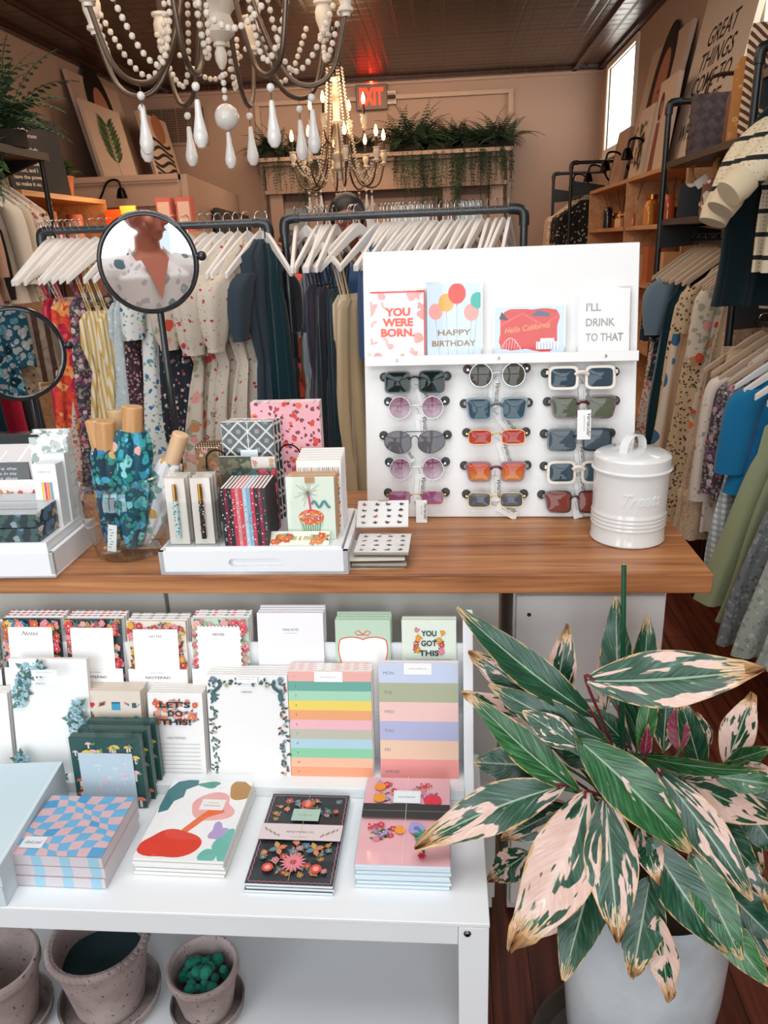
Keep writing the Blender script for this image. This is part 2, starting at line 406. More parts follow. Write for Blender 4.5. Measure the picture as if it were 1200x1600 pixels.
for k, w in enumerate((W1, W2)):
    fr = MB().use('e6dccf', 'paint'); a, b, c, d = w; X = XR - .02
    for q in ((a - .07, a, c - .07, d + .05), (b, b + .07, c - .07, d + .05), (a, b, c - .07, c), (a, b, d, d + .05)): fr.box(X, XR + .03, *q)
    fr.box(X - .02, XR + .03, a - .09, b + .09, c - .1, c - .07)
    fo = struct(fr, 'window_%d' % (k + 1))
    MB().add([(XR + .012, a, c), (XR + .012, b, c), (XR + .012, b, d), (XR + .012, a, d)], [(0, 1, 2, 3)], 'ffffff', 'frosted').build('pane', fo); area('daylight_side_window', (XR + .35, (a + b) / 2, (c + d) / 2), (0, R(90), 0), d - c, b - a, 16, (1, .97, .92))
# shop front behind the photographer: low sill, big panes
mb = MB().use(mat='wall_plaster'); mb.box(XL, XR, YF - .1, YF, 0, .45); mb.box(XL, XR, YF - .1, YF, 3.0, ZC)
mb.box(XL, -2.9, YF - .1, YF, .45, 3.0); mb.box(1.1, XR, YF - .1, YF, .45, 3.0); struct(mb, 'wall_front')
mb = MB().use('2c2a29', 'paint')
for x in (-2.9, -1.6, -.3, 1.06): mb.box(x, x + .05, YF - .06, YF, .45, 3.0)
for z in (.45, 2.2, 2.95): mb.box(-2.9, 1.1, YF - .06, YF, z, z + .05)
fo = struct(mb, 'window_3'); MB().box(-2.9, 1.1, YF - .05, YF - .046, .5, 2.95, mat='window_glass').build('pane', fo)
# crown line, door casing with a deep ledge on the back wall, double door with small lights
PA = 'b39684'
mb = MB().use(PA, 'paint'); mb.box(XL, XR, YB - .03, YB, ZC - .06, ZC); struct(mb, 'trim_1')
mb = MB().use(PA, 'paint'); x0, x1 = -1.98, .70
mb.box(x0 - .02, x1 + .02, YB - .05, YB, 2.92, 2.96); mb.box(x0 - .02, x0 + .03, YB - .04, YB, 0, 2.92); mb.box(x1 - .03, x1 + .02, YB - .04, YB, 0, 2.92)
struct(mb, 'trim_2')
mb = MB().use(PA, 'paint')
mb.box(x0, x1, YB - .34, YB, 2.35, 2.39); mb.box(x0 + .04, x1 - .04, YB - .28, YB, 2.31, 2.35); mb.box(x0 + .08, x1 - .08, YB - .22, YB, 2.08, 2.31)
mb.box(x0 + .05, x1 - .05, YB - .24, YB, 2.04, 2.08)
for a in (x0 + .1, x0 + .52, x1 - .72, x1 - .22): mb.box(a, a + .14, YB - .2, YB, 0, 2.04)
struct(mb, 'trim_3', .004)
mb = MB().use('c0a28e', 'paint'); mb.box(-1.3, -.07, YB - .1, YB - .03, 0, 1.96)
do = struct(mb, 'door_1')
for k, a in enumerate((-1.22, -.62)):
    f = MB().use('b0937f', 'paint'); f.box(a, a + .5, YB - .115, YB - .1, 1.05, 1.93); fo = f.build('window_frame', do)
    g = MB(); g.box(a + .04, a + .46, YB - .12, YB - .115, 1.09, 1.89, 'c8cdd2', 'gloss'); g.build('pane', fo)
MB().ball((-.68, YB - .15, 1.0), .03, 12, 'b08d4f', 'metal').build('door_handle', do)
for k, (a, b) in enumerate(((-1.86, -1.38), (-.02, .46))):
    f = MB().use('b79a86', 'paint'); f.box(a, b, YB - .09, YB, .9, 1.96); fo = struct(f, 'window_%d' % (4 + k))
    g = MB(); g.box(a + .06, b - .06, YB - .1, YB - .09, .96, 1.9, 'aeb9be', 'gloss'); g.build('pane', fo)
mb = MB().use(PA, 'paint')
for (xx, ya, yb) in ((XL, YF, YB),): mb.box(xx, xx + .02, ya, yb, 0, .12)
struct(mb, 'baseboard_left')
mb = MB().use(PA, 'paint'); mb.box(XR - .02, XR, YF, YB, 0, .12); struct(mb, 'baseboard_right')
# ceiling crown boards on the tin ceiling, running away
mb = MB().use(mat='tin_ceiling')
for x in (XR - .06, XR - .32, XL + .02, XL + .34): mb.box(x, x + .05, YF, YB, ZC - .035, ZC)
mb.box(XL, XR, YB - .12, YB - .06, ZC - .035, ZC); struct(mb, 'trim_4')
# vent grille
t = T('air_vent', 'grey return-air vent grille high on the back wall', 'vent', PY(278, 197, YB - .005))
mb = MB().use('a88d7d', 'paint'); mb.box(-.33, .33, -.02, 0, -.19, .19); mb.build('frame', t)
mb = MB().use('5e4a40', 'matte')
for i in range(4): mb.box(-.31 + i * .157, -.31 + i * .157 + .145, -.026, -.02, -.165, .165)
for i in range(4):
    for j in range(14): mb.box(-.31 + i * .157, -.31 + i * .157 + .145, -.034, -.026, -.16 + j * .0235, -.153 + j * .0235, '8a7060')
mb.build('slats', t)
# exit sign
t = T('exit_sign', 'lit red EXIT sign high on the back wall', 'sign', PY(581, 153, YB - .01))
MB().use('6f5850', 'paint').box(-.165, .165, -.05, 0, -.12, .12).build('housing', t, bevel=.008)
mb = MB().use('ff3418', 'exit_glow'); mb.text('EXIT', 0, -.068, .15, 'ff2a12', y=-.052, bold=.035, width=.25, depth=.004); mb.build('letters', t)
point('exit_glow', PY(581, 153, YB - .035) + V((0, 0, .142)), .9, (1, .05, .02), .02)
t = T('alarm_box', 'small beige wall box beside the exit sign', 'alarm', PY(611, 153, YB - .01))
MB().use('cdb8a6', 'paint').box(-.045, .055, -.04, 0, -.065, .065).build('housing', t, bevel=.006)
mb = MB().use('6f5d52', 'matte')
for i in range(5): mb.box(-.035 + i * .016, -.028 + i * .016, -.043, -.04, -.04, .04)
mb.build('grille', t)
# left partition with heavy cornice (fitting room box), angled face
c0, c1, c2 = PZ(152, 277, 2.06), PZ(281, 272, 2.06), PZ(371, 308, 2.06)
def wallseg(a, b, z0, z1, th, col, name, out=0):
    mb = MB().use(col, 'paint'); d = (b - a); d.z = 0; n = V((d.y, -d.x, 0)).normalized()
    if n.y > 0: n = -n
    A, B = a + n * out, b + n * out; A2, B2 = A - n * th, B - n * th
    mb.prism([(A.x, A.y), (B.x, B.y), (B2.x, B2.y), (A2.x, A2.y)], z0, z1)
    return mb
mb = wallseg(V((XL + .02, c1.y, 0)), c1, 0, 1.86, .1, 'b89c8a', 'x')
for i in range(6):
    a = XL + .1 + i * .28
    if a < c1.x - .05: mb.box(a, a + .012, c1.y - .006, c1.y, 1.2, 1.86, 'a98c79')
struct(mb, 'wall_partition')
mb = wallseg(V((XL + .02, c1.y, 0)), c1, 1.84, 2.06, .1, 'bfa391', 'x', .05); mb2 = wallseg(V((XL + .02, c1.y, 0)), c1, 2.02, 2.06, .14, 'c6aa96', 'x', .09)
mb.v += mb2.v; b = len(mb.v) - len(mb2.v); mb.f += [[i + b for i in f] for f in mb2.f]; mb.c += mb2.c; mb.m += mb2.m; mb.sm += mb2.sm
mb3 = wallseg(c1, c2, 1.84, 2.06, .1, 'bfa391', 'x', .05); b = len(mb.v); mb.v += mb3.v; mb.f += [[i + b for i in f] for f in mb3.f]; mb.c += mb3.c; mb.m += mb3.m; mb.sm += mb3.sm
mb3 = wallseg(c1, c2, 2.02, 2.06, .1, 'c6aa96', 'x', .09); b = len(mb.v); mb.v += mb3.v; mb.f += [[i + b for i in f] for f in mb3.f]; mb.c += mb3.c; mb.m += mb3.m; mb.sm += mb3.sm
struct(mb, 'trim_5')
d = (c2 - c1)
mb = wallseg(c1 + d * .02, c1 + d * .22, 0, 1.84, .1, 'b89c8a', 'x')
for q in ((.48, .6), (.92, 1.0)):
    m3 = wallseg(c1 + d * q[0], c1 + d * q[1], 0, 1.84, .1, 'b89c8a', 'x'); b = len(mb.v); mb.v += m3.v; mb.f += [[i + b for i in f] for f in m3.f]; mb.c += m3.c; mb.m += m3.m; mb.sm += m3.sm
struct(mb, 'wall_angled')
mb = wallseg(c1 + d * .2, c1 + d * .95, 0, 1.84, .04, '2b211c', 'x', -.12); struct(mb, 'doorway_shade')  # near-black sheet behind the opening, paints the shade inside the doorway
# ================================================================== the wooden counter and the cabinets under it
ZT = .92
t = T('shop_counter', 'long counter with a thick honey-brown plank top over pale grey cabinets', 'counter', (-.8, 1.45, 0))
mb = MB().use(mat='counter_wood'); mb.box(-1.3, 1.275, -.155, .035, ZT - .038, ZT); mb.box(-1.3, 1.275, .038, .36, ZT - .038, ZT)
mb.box(-1.3, 1.275, .0345, .0385, ZT - .038, ZT - .003)
mb.build('plank_top', t, loc=(0, 0, 0), bevel=.003)
mb = MB().use('d6d3cc', 'paint'); mb.box(-1.28, .895, -.06, .3, .03, ZT - .04)
for x in (.21, .895 - 1.4): pass
mb.build('carcass', t)
for k, (a, b) in enumerate(((-1.27, -.62), (-.612, -.255), (-.247, .225), (.233, .90))):
    MB().use('d9d6cf', 'paint').box(a, b, -.08, -.062, .08, ZT - .05).build('door', t, bevel=.002)
t = T('drawer_unit', 'white metal drawer unit at the right end, under the counter top', 'cabinet', (.28, 1.5, 0))
mb = MB().use('e6e4df', 'paint'); mb.box(-.15, .148, -.10, .34, .02, .845); mb.box(-.152, .15, -.105, .34, .845, .868); mb.build('body', t, bevel=.002)
for k, (a, b) in enumerate(((.60, .835), (.34, .59), (.05, .33))):
    d = MB().use('e9e7e2', 'paint').box(-.145, .143, -.118, -.101, a, b).build('drawer', t, bevel=.003)
    MB().use('2b2826', 'matte').lathe([(.004, 0), (.004, .002)], 10).build('lock_hole', d, loc=(-.12, -.1185, b - .04), rot=(R(90), 0, 0))
# ================================================================== white display board with sunglasses
BO = PZ(780, 812, ZT) + V((0, .012, .002)); TILT = R(-12)
BR = Matrix.Rotation(R(-1.2), 4, 'Z') @ Matrix.Rotation(TILT, 4, 'X')
BM = Matrix.Translation(BO) @ BR; BN = (BR @ V((0, -1, 0, 0))).to_3d(); BI = BM.inverted()
def PB(px, py, off=0):
    p = BI @ PL(px, py, BO + BN * off, BN); return p.x, p.z
t = T('display_board', 'white painted wooden display board with a card ledge, leaning on the counter', 'display board', BO, BR.to_euler())
xl, _ = PB(572, 700); xr, _ = PB(992, 690); zt = PB(780, 386)[1]
MB().use('eeedea', 'white_wood').box(xl, xr, 0, .016, 0, zt).build('panel', t, bevel=.002)
zl = PB(780, 561)[1]
lg = MB().use('f0efec', 'paint'); lg.box(xl + .006, xr - .004, -.034, 0, zl - .003, zl + .006); lg.box(xl + .006, xr - .004, -.036, -.03, zl - .012, zl + .009)
lo = lg.build('card_ledge', t, bevel=.001)
for px, py in ((620, 561), (779, 558), (946, 555)):
    x, _ = PB(px, py, .036); s = MB().use('9a9894', 'metal').lathe([(.0032, 0), (.0032, .001), (.0015, .0014)], 10); s.build('screw', lo, loc=(x, -.0362, zl - .001), rot=(R(90), 0, 0))
mb = MB().use('e4e2dd', 'white_wood'); mb.prism([(.016, zt - .14), (.12, .032), (.14, .036), (.016, zt - .1)], -.02, .02, 'x')
o = mb.build('rear_strut', t)
def on_board(name, label, cat, px, py, off=0, group=None, ang=0):
    x, z = PB(px, py, off); p = BM @ V((x, -off, z)); return T(name, label, cat, p, (BR @ Matrix.Rotation(ang, 4, 'Y')).to_euler(), group)
# ---- sunglasses
def outline(kind, w, h, n=40):
    P = []
    for i in range(n):
        t = 2 * pi * i / n; c, s = cos(t), sin(t)
        if kind == 'round': x, z = c, s
        elif kind == 'aviator':
            x = c * (1.0 if s > 0 else 1 - .18 * s * s); z = abs(s) ** .8 * (1 if s > 0 else -1); x -= .16 * min(0, s) * -1
        else:
            e = {'square': .38, 'rect': .45, 'way': .42}[kind]
            x = abs(c) ** e * (1 if c > 0 else -1); z = abs(s) ** e * (1 if s > 0 else -1)
            if kind == 'way': x *= .86 + .14 * (z * .5 + .5) * 1.2; x += .06 * z
        P.append((x * w / 2, z * h / 2))
    return P
def sunglasses(px, py, kind, label, lw, lh, gap, fcol, lcol, fw=.0026, fmat='gloss', thick=.004, tagd=None, tcol='1f1d1d', lcol2=None, bar=False, off=.03, wide=0, ang=0):
    g = on_board('sunglasses', label, 'sunglasses', px, py, off, 'sunglasses on the white board', ang)
    fw *= 1.0 if fw < .0015 else 1.3
    fr = MB().use(fcol, fmat); cx = gap / 2 + lw / 2
    lens = outline(kind, lw, lh)
    for s in (-1, 1):
        inn = [(s * (cx + x * -1 * -1) if s > 0 else -(cx + x), z) for x, z in lens]
        if fmat == 'metal' or fw < .0015: fr.tube([(x, 0, z) for x, z in inn], fw, 6, closed=True)
        else:
            cxx = s * cx; sx = (lw + 2 * fw + wide) / lw; sz = (lh + 2 * fw) / lh
            out = [(cxx + (x - cxx) * sx, z * sz) for x, z in inn]; fr.ring(out, inn, -thick / 2, thick / 2)
    hz = lh * .22 if kind != 'round' else lh * .05
    if bar: fr.tube([(-cx * .55, 0, lh * .47), (cx * .55, 0, lh * .47)], .0011, 6)
    r = .0011 if (fmat == 'metal' or fw < .0015) else max(fw * .9, .002)
    fr.tube(cat_rom([(-gap / 2 - .001, 0, hz * .6), (-gap / 4, -.001, hz + .002), (gap / 4, -.001, hz + .002), (gap / 2 + .001, 0, hz * .6)], 4), r, 8, flat=1)
    xe = cx + lw / 2 + fw
    for s in (-1, 1):
        if r > .0015: fr.cbox((s * (xe + .001), 0, lh * .3), (.007, thick, .008))
        else: fr.tube([(s * (xe - .001), 0, lh * .22), (s * (xe + .005), .001, lh * .22)], .001, 6)
    fo = fr.build('frame', g, bevel=0)
    for s in (-1, 1):
        tb = MB().use(fcol if r > .0015 else 'b9a77f' if fcol != 'c9ccd0' else fcol, fmat); zc = lh * .26
        tb.tube([(s * (xe + .003), 0, zc), (s * (xe + .0035), .012, zc), (s * (xe + .0035), off - .001, zc)], [.0022, .0016, .0014], 6)
        to = tb.build('temple', g)
        MB().use(tcol, 'paint').lathe([(.0, -.003), (.0085, -.002), (.0098, 0), (.0085, .002), (0, .003)], 16).build('temple_tip', to, loc=(s * (xe + .0035), off - .004, zc + .002), rot=(R(90), 0, 0))
        le = MB().use(lcol, 'lens'); k = len(lens); P = [(s * (cx + x), z) for x, z in lens]
        vs = [(s * cx, -.0022, 0)]
        for q in (.5, 1.0): vs += [(s * cx + (x - s * cx) * q, -.0022 * (1 - q * q), z * q) for x, z in P]
        fs = [(0, 1 + i, 1 + (i + 1) % k) for i in range(k)] + [(1 + i, 1 + k + i, 1 + k + (i + 1) % k, 1 + (i + 1) % k) for i in range(k)]
        le.add(vs, fs)
        if lcol2:
            a, b = C(lcol), C(lcol2)
            for fi, f in enumerate(le.f):
                z = sum(le.v[i].z for i in f) / len(f); q = min(1, max(0, .5 - z / lh)); q = q * q * (3 - 2 * q); le.c[fi] = tuple(a[j] * (1 - q) + b[j] * q for j in range(4))
        le.build('lens', g)
    if tagd:
        dx, dz, an, L, wd = tagd
        tg = MB().use('f4f3f0', 'paper'); tg.box(-wd / 2, wd / 2, -.0004, .0004, -L, 0)
        a = Art(tg, -.0005); tg.mat = 'paper'
        a.text('Vernacular', wd * .22, -.008, .0085, '1a1a1a', shear=.35, bold=.012, align='L', rot=-pi / 2, width=L - .014)
        a.text('eyewear for every day', -wd * .02, -.012, .0024, '444444', align='L', rot=-pi / 2, width=L - .03)
        tg.tube([(0, 0, 0), (-dx * .4, .002, -dz * .5 + .002), (-dx, .001, -dz)], .0004, 4, '333333')
        tg.build('price_tag', g, loc=(dx, off - .008 if an is not None else -.006, dz), rot=(R(2), an or 0, 0))
    return g
K = 1 / 735
SG = [
 (648, 597, 'square', 'black square sunglasses with dark lenses, top left on the board', 36, 29, 17, '1c2524', '16211f', .0026, 'gloss', (.010, -.012, R(-14), .055, .02)),
 (650, 637, 'round', 'round wire sunglasses with purple fading lenses, second row left', 33, 33, 18, 'c9ccd0', '6a2546', .0007, 'metal', (.006, -.014, R(-6), .062, .021)),
 (648, 691, 'aviator', 'dark grey aviator sunglasses with a double bridge', 42, 34, 11, '4b4b4d', '5d5a5e', .0007, 'metal', (-.026, -.022, R(-38), .03, .018)),
 (651, 733, 'round', 'round wire sunglasses with purple lenses, fourth row left', 33, 33, 18, 'c9ccd0', '6a2546', .0007, 'metal', (.006, -.012, R(5), .062, .02)),
 (650, 778, 'rect', 'small oblong plum sunglasses at the bottom left, large tag hanging', 34, 20, 18, 'b98f4e', '84406a', .0007, 'metal', (.012, -.004, R(6), .05, .024)),
 (777, 586, 'round', 'round silver sunglasses with dark olive lenses, top centre', 34, 34, 16, 'c9ccd0', '4b493f', .0009, 'metal', (-.006, -.008, R(4), .06, .02)),
 (776, 639, 'way', 'chunky grey-blue sunglasses in the centre column', 35, 29, 18, '5d6b74', '37505d', .0034, 'gloss', (.004, -.012, R(-38), .06, .02)),
 (776, 683, 'rect', 'slim gold-rimmed sunglasses with red lenses', 35, 21, 16, 'c9a25e', 'a8332f', .0008, 'metal', (.008, -.010, R(-17), .062, .02)),
 (775, 737, 'way', 'burgundy sunglasses with mirrored orange lenses', 36, 27, 16, '5c2038', 'b8432c', .0026, 'gloss', (-.002, -.012, R(-2), .055, .02)),
 (774, 781, 'rect', 'slim gold-rimmed sunglasses with dark grey lenses, bottom centre', 34, 22, 16, 'c9a25e', '55565f', .0008, 'metal', (.004, -.016, R(-62), .05, .02)),
 (909, 590, 'square', 'cream square sunglasses directly under the card ledge, right column', 37, 27, 18, 'd9cfc0', '3b4b55', .0042, 'gloss', (.006, -.012, R(-4), .062, .02)),
 (911, 636, 'way', 'dark red and brown square sunglasses with green lenses', 38, 29, 16, '4c1c20', '5a5f4c', .0032, 'gloss', (.002, -.006, R(-3), .062, .028)),
 (905, 687, 'square', 'black square sunglasses with a pale inner line, right column', 38, 29, 15, '232c30', '46535c', .0030, 'gloss', (.000, -.010, R(-7), .06, .02)),
 (904, 738, 'square', 'cream square sunglasses half behind the white tin', 36, 27, 16, 'd9cfc0', '3b4b55', .0042, 'gloss', (.000, -.010, R(-12), .055, .02)),
 (898, 784, 'way', 'tortoiseshell sunglasses with copper lenses behind the white tin', 38, 30, 12, '38211d', '7c3b30', .0022, 'gloss', (.000, .010, R(-14), .05, .02)),
]
for i, (px, py, kd, lb, lw, lh, gp, fc, lc, fw, fm, tg) in enumerate(SG):
    if i == 4: tg = (tg[0], tg[1], None, tg[3], tg[4])
    if i == 11: tg = (tg[0], tg[1], None, tg[3], tg[4])
    sunglasses(px, py, kd, lb, lw * K * 1.02, lh * K * 1.05, gp * K, fc, lc, fw, fm, tagd=tg, bar=(kd == 'aviator'), lcol2={1: 'b9a2ac', 3: 'b9a2ac', 4: 'a0607f', 8: 'c97a3a', 7: 'b24a3c'}.get(i), tcol='241f1e' if i != 5 else '4a1d1b')
# ---- greeting cards on the ledge
def sleeve(mb, w, h, t, e=.003): mb.box(-w / 2 - e, w / 2 + e, -t - .0015, .0008, -.0005, h + e * 1.5, 'ffffff', 'film')
def card(px0, py0, px1, py1, name, label, art, n=4, edge='f2f0ec', cat='greeting card', grp='greeting cards on the ledge'):
    x0, z0 = PB(px0, py1, .02); x1, z1 = PB(px1, py0, .02); w, h = x1 - x0, z1 - z0
    base = BM @ V(((x0 + x1) / 2, -.001, zl + .0065))
    for k in range(n):
        mb = MB().use(edge, 'paper'); mb.box(-w / 2, w / 2, -.0022, 0, 0, h)
        if k == n - 1: a = Art(mb, -.0023); a.m.mat = 'paper'; art(a, w, h)
        q = MB(); sleeve(q, w, h, .0022)
        dx = (-.0012 if k % 2 else .0009) * (n - 1 - k); p = BM @ V(((x0 + x1) / 2 + dx, -.002 - .0058 * k, zl + .0065 + .0004))
        pos = 'front one of the stack' if k == n - 1 else ['rear one of the stack', 'second from the back', 'third from the back', 'fourth from the back'][k]
        t = T(name, label + ', ' + pos, cat, p, BR.to_euler(), grp)
        mb.build('card', t); q.build('clear_sleeve', t)
def cutrect(a, w, h, items):   # helper to clip blobs to a card
    pass
def clipdisc(a, x, z, r, col, w, h, seed=0, n=26, e=1, m=.0):
    rn = random.Random(seed); am = [rn.uniform(-.2, .2) for _ in range(3)]; ph = [rn.uniform(0, 6) for _ in range(3)]; P = []
    for i in range(n):
        t = 2 * pi * i / n; rr = r * (1 + (sum(am[k] * cos((k + 2) * t + ph[k]) for k in range(3)) if seed else 0))
        P.append((max(-w / 2 + m, min(w / 2 - m, x + rr * cos(t))), max(m, min(h - m, z + e * rr * sin(t)))))
    a.poly(P, col)
def art_born(a, w, h):
    a.rect(-w / 2, 0, w / 2, h, 'f3eceb')
    rn = random.Random(5)
    for i in range(26):
        x, z = rn.uniform(-w / 2, w / 2), rn.uniform(0, h)
        if abs(x) < w * .33 and h * .33 < z < h * .76: continue
        if i % 2: clipdisc(a, x, z, rn.uniform(.006, .011), 'f3a8a2', w, h, i + 1)
        else:
            g = rn.uniform(0, 6); P = [(max(-w / 2 + .002, min(w / 2 - .002, x + .011 * cos(g + q * .35))), max(.002, min(h - .002, z + .011 * sin(g + q * .35)))) for q in range(6)]; a.line(P, .005, 'f2b0a8')
    a.rect(-w / 2, h - .004, w / 2, h, 'd8403a'); a.rect(w / 2 - .003, 0, w / 2, h, 'e0604f')
    for i, s in enumerate(('YOU', 'WERE', 'BORN.')): a.text(s, 0, h * (.63 - i * .155), .0155, 'e8502e', bold=.05, width=w * (.46, .56, .62)[i])
card(580, 449, 664, 555, 'birthday_card', 'card reading YOU WERE BORN on pink shapes', art_born)
def art_bday(a, w, h):
    a.rect(-w / 2, 0, w / 2, h, 'd3e2f1')
    B = [(-.34, .62, .13, 'f0a59b'), (-.14, .74, .145, 'e9b053'), (.33, .60, .14, 'f0a59b'), (.06, .86, .165, 'e23f2f'), (.44, .76, .13, '2fb5a3')]
    for x, z, r, c in B:
        X, Z, Rr = x * w, z * h, r * w
        a.line([(X, Z - Rr), (X * .93, Z * .5), (X * .8 + .001, .002)], .0006, '8a8a94')
    for x, z, r, c in B:
        clipdisc(a, x * w, z * h, r * w, c, w, h, e=1.15); a.poly([(x * w, z * h - r * w * 1.1), (x * w - .002, z * h - r * w * 1.1 - .004), (x * w + .002, z * h - r * w * 1.1 - .004)], c)
    a.text('HAPPY', .001, h * .29, .0115, '9a7a48', width=w * .62, bold=.02); a.text('BIRTHDAY', 0, h * .14, .0115, '9a7a48', width=w * .82, bold=.02)
card(668, 437, 751, 553, 'birthday_card', 'pale blue card with five balloons reading HAPPY BIRTHDAY', art_bday)
def art_city(a, w, h):
    a.rect(-w / 2, 0, w / 2, h, 'cfe0ee'); clipdisc(a, 0, h * .52, w * .44, 'd63a33', w, h, 11, e=.78, m=.005)
    a.rect(-w * .42, h * .12, w * .40, h * .84, 'd93b35')
    a.line([(-w * .42, h * .62), (-w * .1, h * .86), (w * .2, h * .6), (w * .42, h * .8)], .004, 'e8605a'); a.poly([(-w * .4, h * .9), (-w * .44, h * .75), (-w * .3, h * .72)], '3c3a48')
    a.poly([(w * .02, h * .8), (w * .12, h * .92), (w * .3, h * .84), (w * .28, h * .78)], '51607f')
    a.line([(w * (-.42 + i * .04), h * (.1 + .25 * sin(i * .42))) for i in range(11)], .0012, 'f3e9e4')
    for i in range(10): a.line([(w * (-.42 + i * .04), h * .1), (w * (-.40 + i * .04), h * (.1 + .22 * sin(i * .4)))], .0007, 'f3e9e4')
    a.rect(w * .1, h * .1, w * .42, h * .26, 'e9edf3'); a.rect(w * .16, h * .26, w * .36, h * .33, 'e9edf3')
    for i in range(7): a.rect(w * (.12 + i * .043), h * .1, w * (.13 + i * .043), h * .25, '8aa0c0')
    a.text('Hello California', -.004, h * .5, .012, 'e9b46a', shear=.35, width=w * .66, rot=.12)
card(773, 470, 882, 548, 'postcard', 'horizontal red and blue illustrated city card', art_city, 4)
def art_drink(a, w, h):
    a.rect(-w / 2, 0, w / 2, h, 'f7f6f3')
    for i, s in enumerate(("I'LL", 'DRINK', 'TO THAT')): a.text(s, -w * .36, h * (.66 - i * .235), .0155, '9c9a92', bold=.035, align='L', width=w * (.3, .58, .74)[i])
card(904, 440, 986, 543, 'toast_card', "white card reading I'LL DRINK TO THAT in grey capitals", art_drink, 3)
# ---- white lidded tin
p = PZ(979, 838, ZT); t = T('treat_tin', 'white enamel tin with lid and embossed word Treats, beside the sunglasses', 'tin', (p.x, p.y, ZT), (0, 0, R(8)))
r = .0715; H = .158
mb = MB().use('e4e4e1', 'gloss'); pr = [(0, .001), (r, .001), (r + .0015, .003), (r + .0015, .006), (r, .009), (r, .030)]
for i in range(4): z = .032 + i * .008; pr += [(r, z), (r + .0018, z + .003), (r + .0018, z + .004), (r, z + .007)]
pr += [(r, .07), (r, H), (r - .002, H), (r - .002, H - .01), (0, H - .01)]
bo = mb.lathe(pr, 64).build('body', t)
mb = MB().use('ecece9', 'gloss'); vs = MB(); vs.text('Treats', 0, .088, .024, 'ecece9', depth=.0012, shear=.4, bold=.004, width=.078)
for f, c in zip(vs.f, vs.c): pass
mb.v = [V(((r + .0002 - q.y) * sin(q.x / r), -(r + .0002 - q.y) * cos(q.x / r), q.z)) for q in vs.v]; mb.f = vs.f; mb.c = vs.c; mb.m = ['gloss'] * len(vs.f); mb.sm = vs.sm
mb.build('embossed_word', t)
lid = MB().use('e7e7e4', 'gloss').lathe([(0, H + .026), (r - .01, H + .022), (r - .001, H + .018), (r + .002, H + .014), (r + .002, H - .006), (r + .0055, H - .008), (r + .0055, H - .0105), (r + .001, H - .0105), (r + .001, H + .01), (0, H + .012)], 64).build('lid', t)
hp = cat_rom([(-.032, 0, H + .022), (-.028, 0, H + .040), (-.012, 0, H + .052), (.012, 0, H + .052), (.028, 0, H + .040), (.032, 0, H + .022)], 5)
mb = MB().use('e9e9e6', 'gloss'); n = len(hp); vs = []
for q in hp:
    for a, b in ((-.009, 0), (.009, 0), (.009, .0015), (-.009, .0015)): vs.append((q[0] * (1 + b * 8), a, q[2] + b))
mb.add(vs, [(4 * i + j, 4 * i + (j + 1) % 4, 4 * i + 4 + (j + 1) % 4, 4 * i + 4 + j) for i in range(n - 1) for j in range(4)])
mb.build('handle', lid, rot=(0, 0, R(35)), bevel=0)
# ================================================================== things standing on the counter, left half
def quad(TL, TR, BR_, BL, z):
    P = [PZ(*q, z) for q in (TL, TR, BR_, BL)]; c = sum(P, V()) / 4
    u = ((P[1] - P[0]) + (P[2] - P[3])) / 2; v = ((P[0] - P[3]) + (P[1] - P[2])) / 2
    yaw = (atan2(u.y, u.x) + atan2(v.y, v.x) - pi / 2) / 2
    return c, u.length, v.length, yaw
GREY = 'd8d7d4'
def fab(names):
    return names
fabric('paper_dark_floral', '2c3c3e', ['8fa6ad', 'c3ccc9', '5f83a8', 'b9a08a', 'e6e4da'], 34, '42605c', .4, .42)
fabric('umbrella_print', '0f4f63', ['3fa8b5', '6fc0c4', '57b0d8', '8fd8d4', 'e0a89f', '3f9ab8'], 46, '2f938f', .6, .42)
fabric('umbrella_print_navy', '16394a', ['e6ded6', '5fb7c9', '3b86c4', 'd7a860', '4fa0c0'], 42, '2a8a80', .6, .36)
fabric('umbrella_print_white', 'e5dfe2', ['e87f8a', 'd9a24a', 'f0a6a0', '6f9a90'], 26, '7fb0a0', .6, .36)
fabric('notebook_pink', 'e9a9b2', ['d9452f', 'c8323a', 'e2694a'], 52, '7a3f4a', .5, .33)
fabric('notebook_floral_grey', 'e9e9e6', ['8d9a9a', '5f7471', 'c3c9c6'], 40, '9fb0ac', .5, .4)
fabric('card_floral_red', '22302f', ['c5384a', 'e2707a', 'd9505a', '3a7a74', '7a2b38'], 46, '2f6158', .4, .42)
fabric('gold_floral', '8d6a45', ['c99a94', 'd8b490', 'b77a5a'], 50, '6a5a3a', .5, .4)
fabric('olive_leaf', '5a5748', ['8d8a70', 'a9a68c', '44503f'], 44, '78745c', .5, .45)
def lattice():
    m = NT('lattice_print'); c = m.coord((38, 38, 38), (0, R(45), 0)); sx = m.N('SeparateXYZ', {0: c})
    a = m.math('ABSOLUTE', m.math('SUBTRACT', m.math('FRACT', sx.outputs[0]), .5)); b = m.math('ABSOLUTE', m.math('SUBTRACT', m.math('FRACT', sx.outputs[2]), .5))
    g = m.math('GREATER_THAN', m.math('MAXIMUM', a, b), .43); d = m.math('LESS_THAN', m.math('ADD', a, b), .24); d2 = m.math('LESS_THAN', m.math('ADD', a, b), .12)
    k = m.mix(g, '1f2c34', 'c7c6bd'); k = m.mix(d, k, '4d8a85'); k = m.mix(d2, k, 'c85a4e'); m.base(k); m.b.inputs['Roughness'].default_value = .45; MATS['lattice_print'] = m.m
lattice()
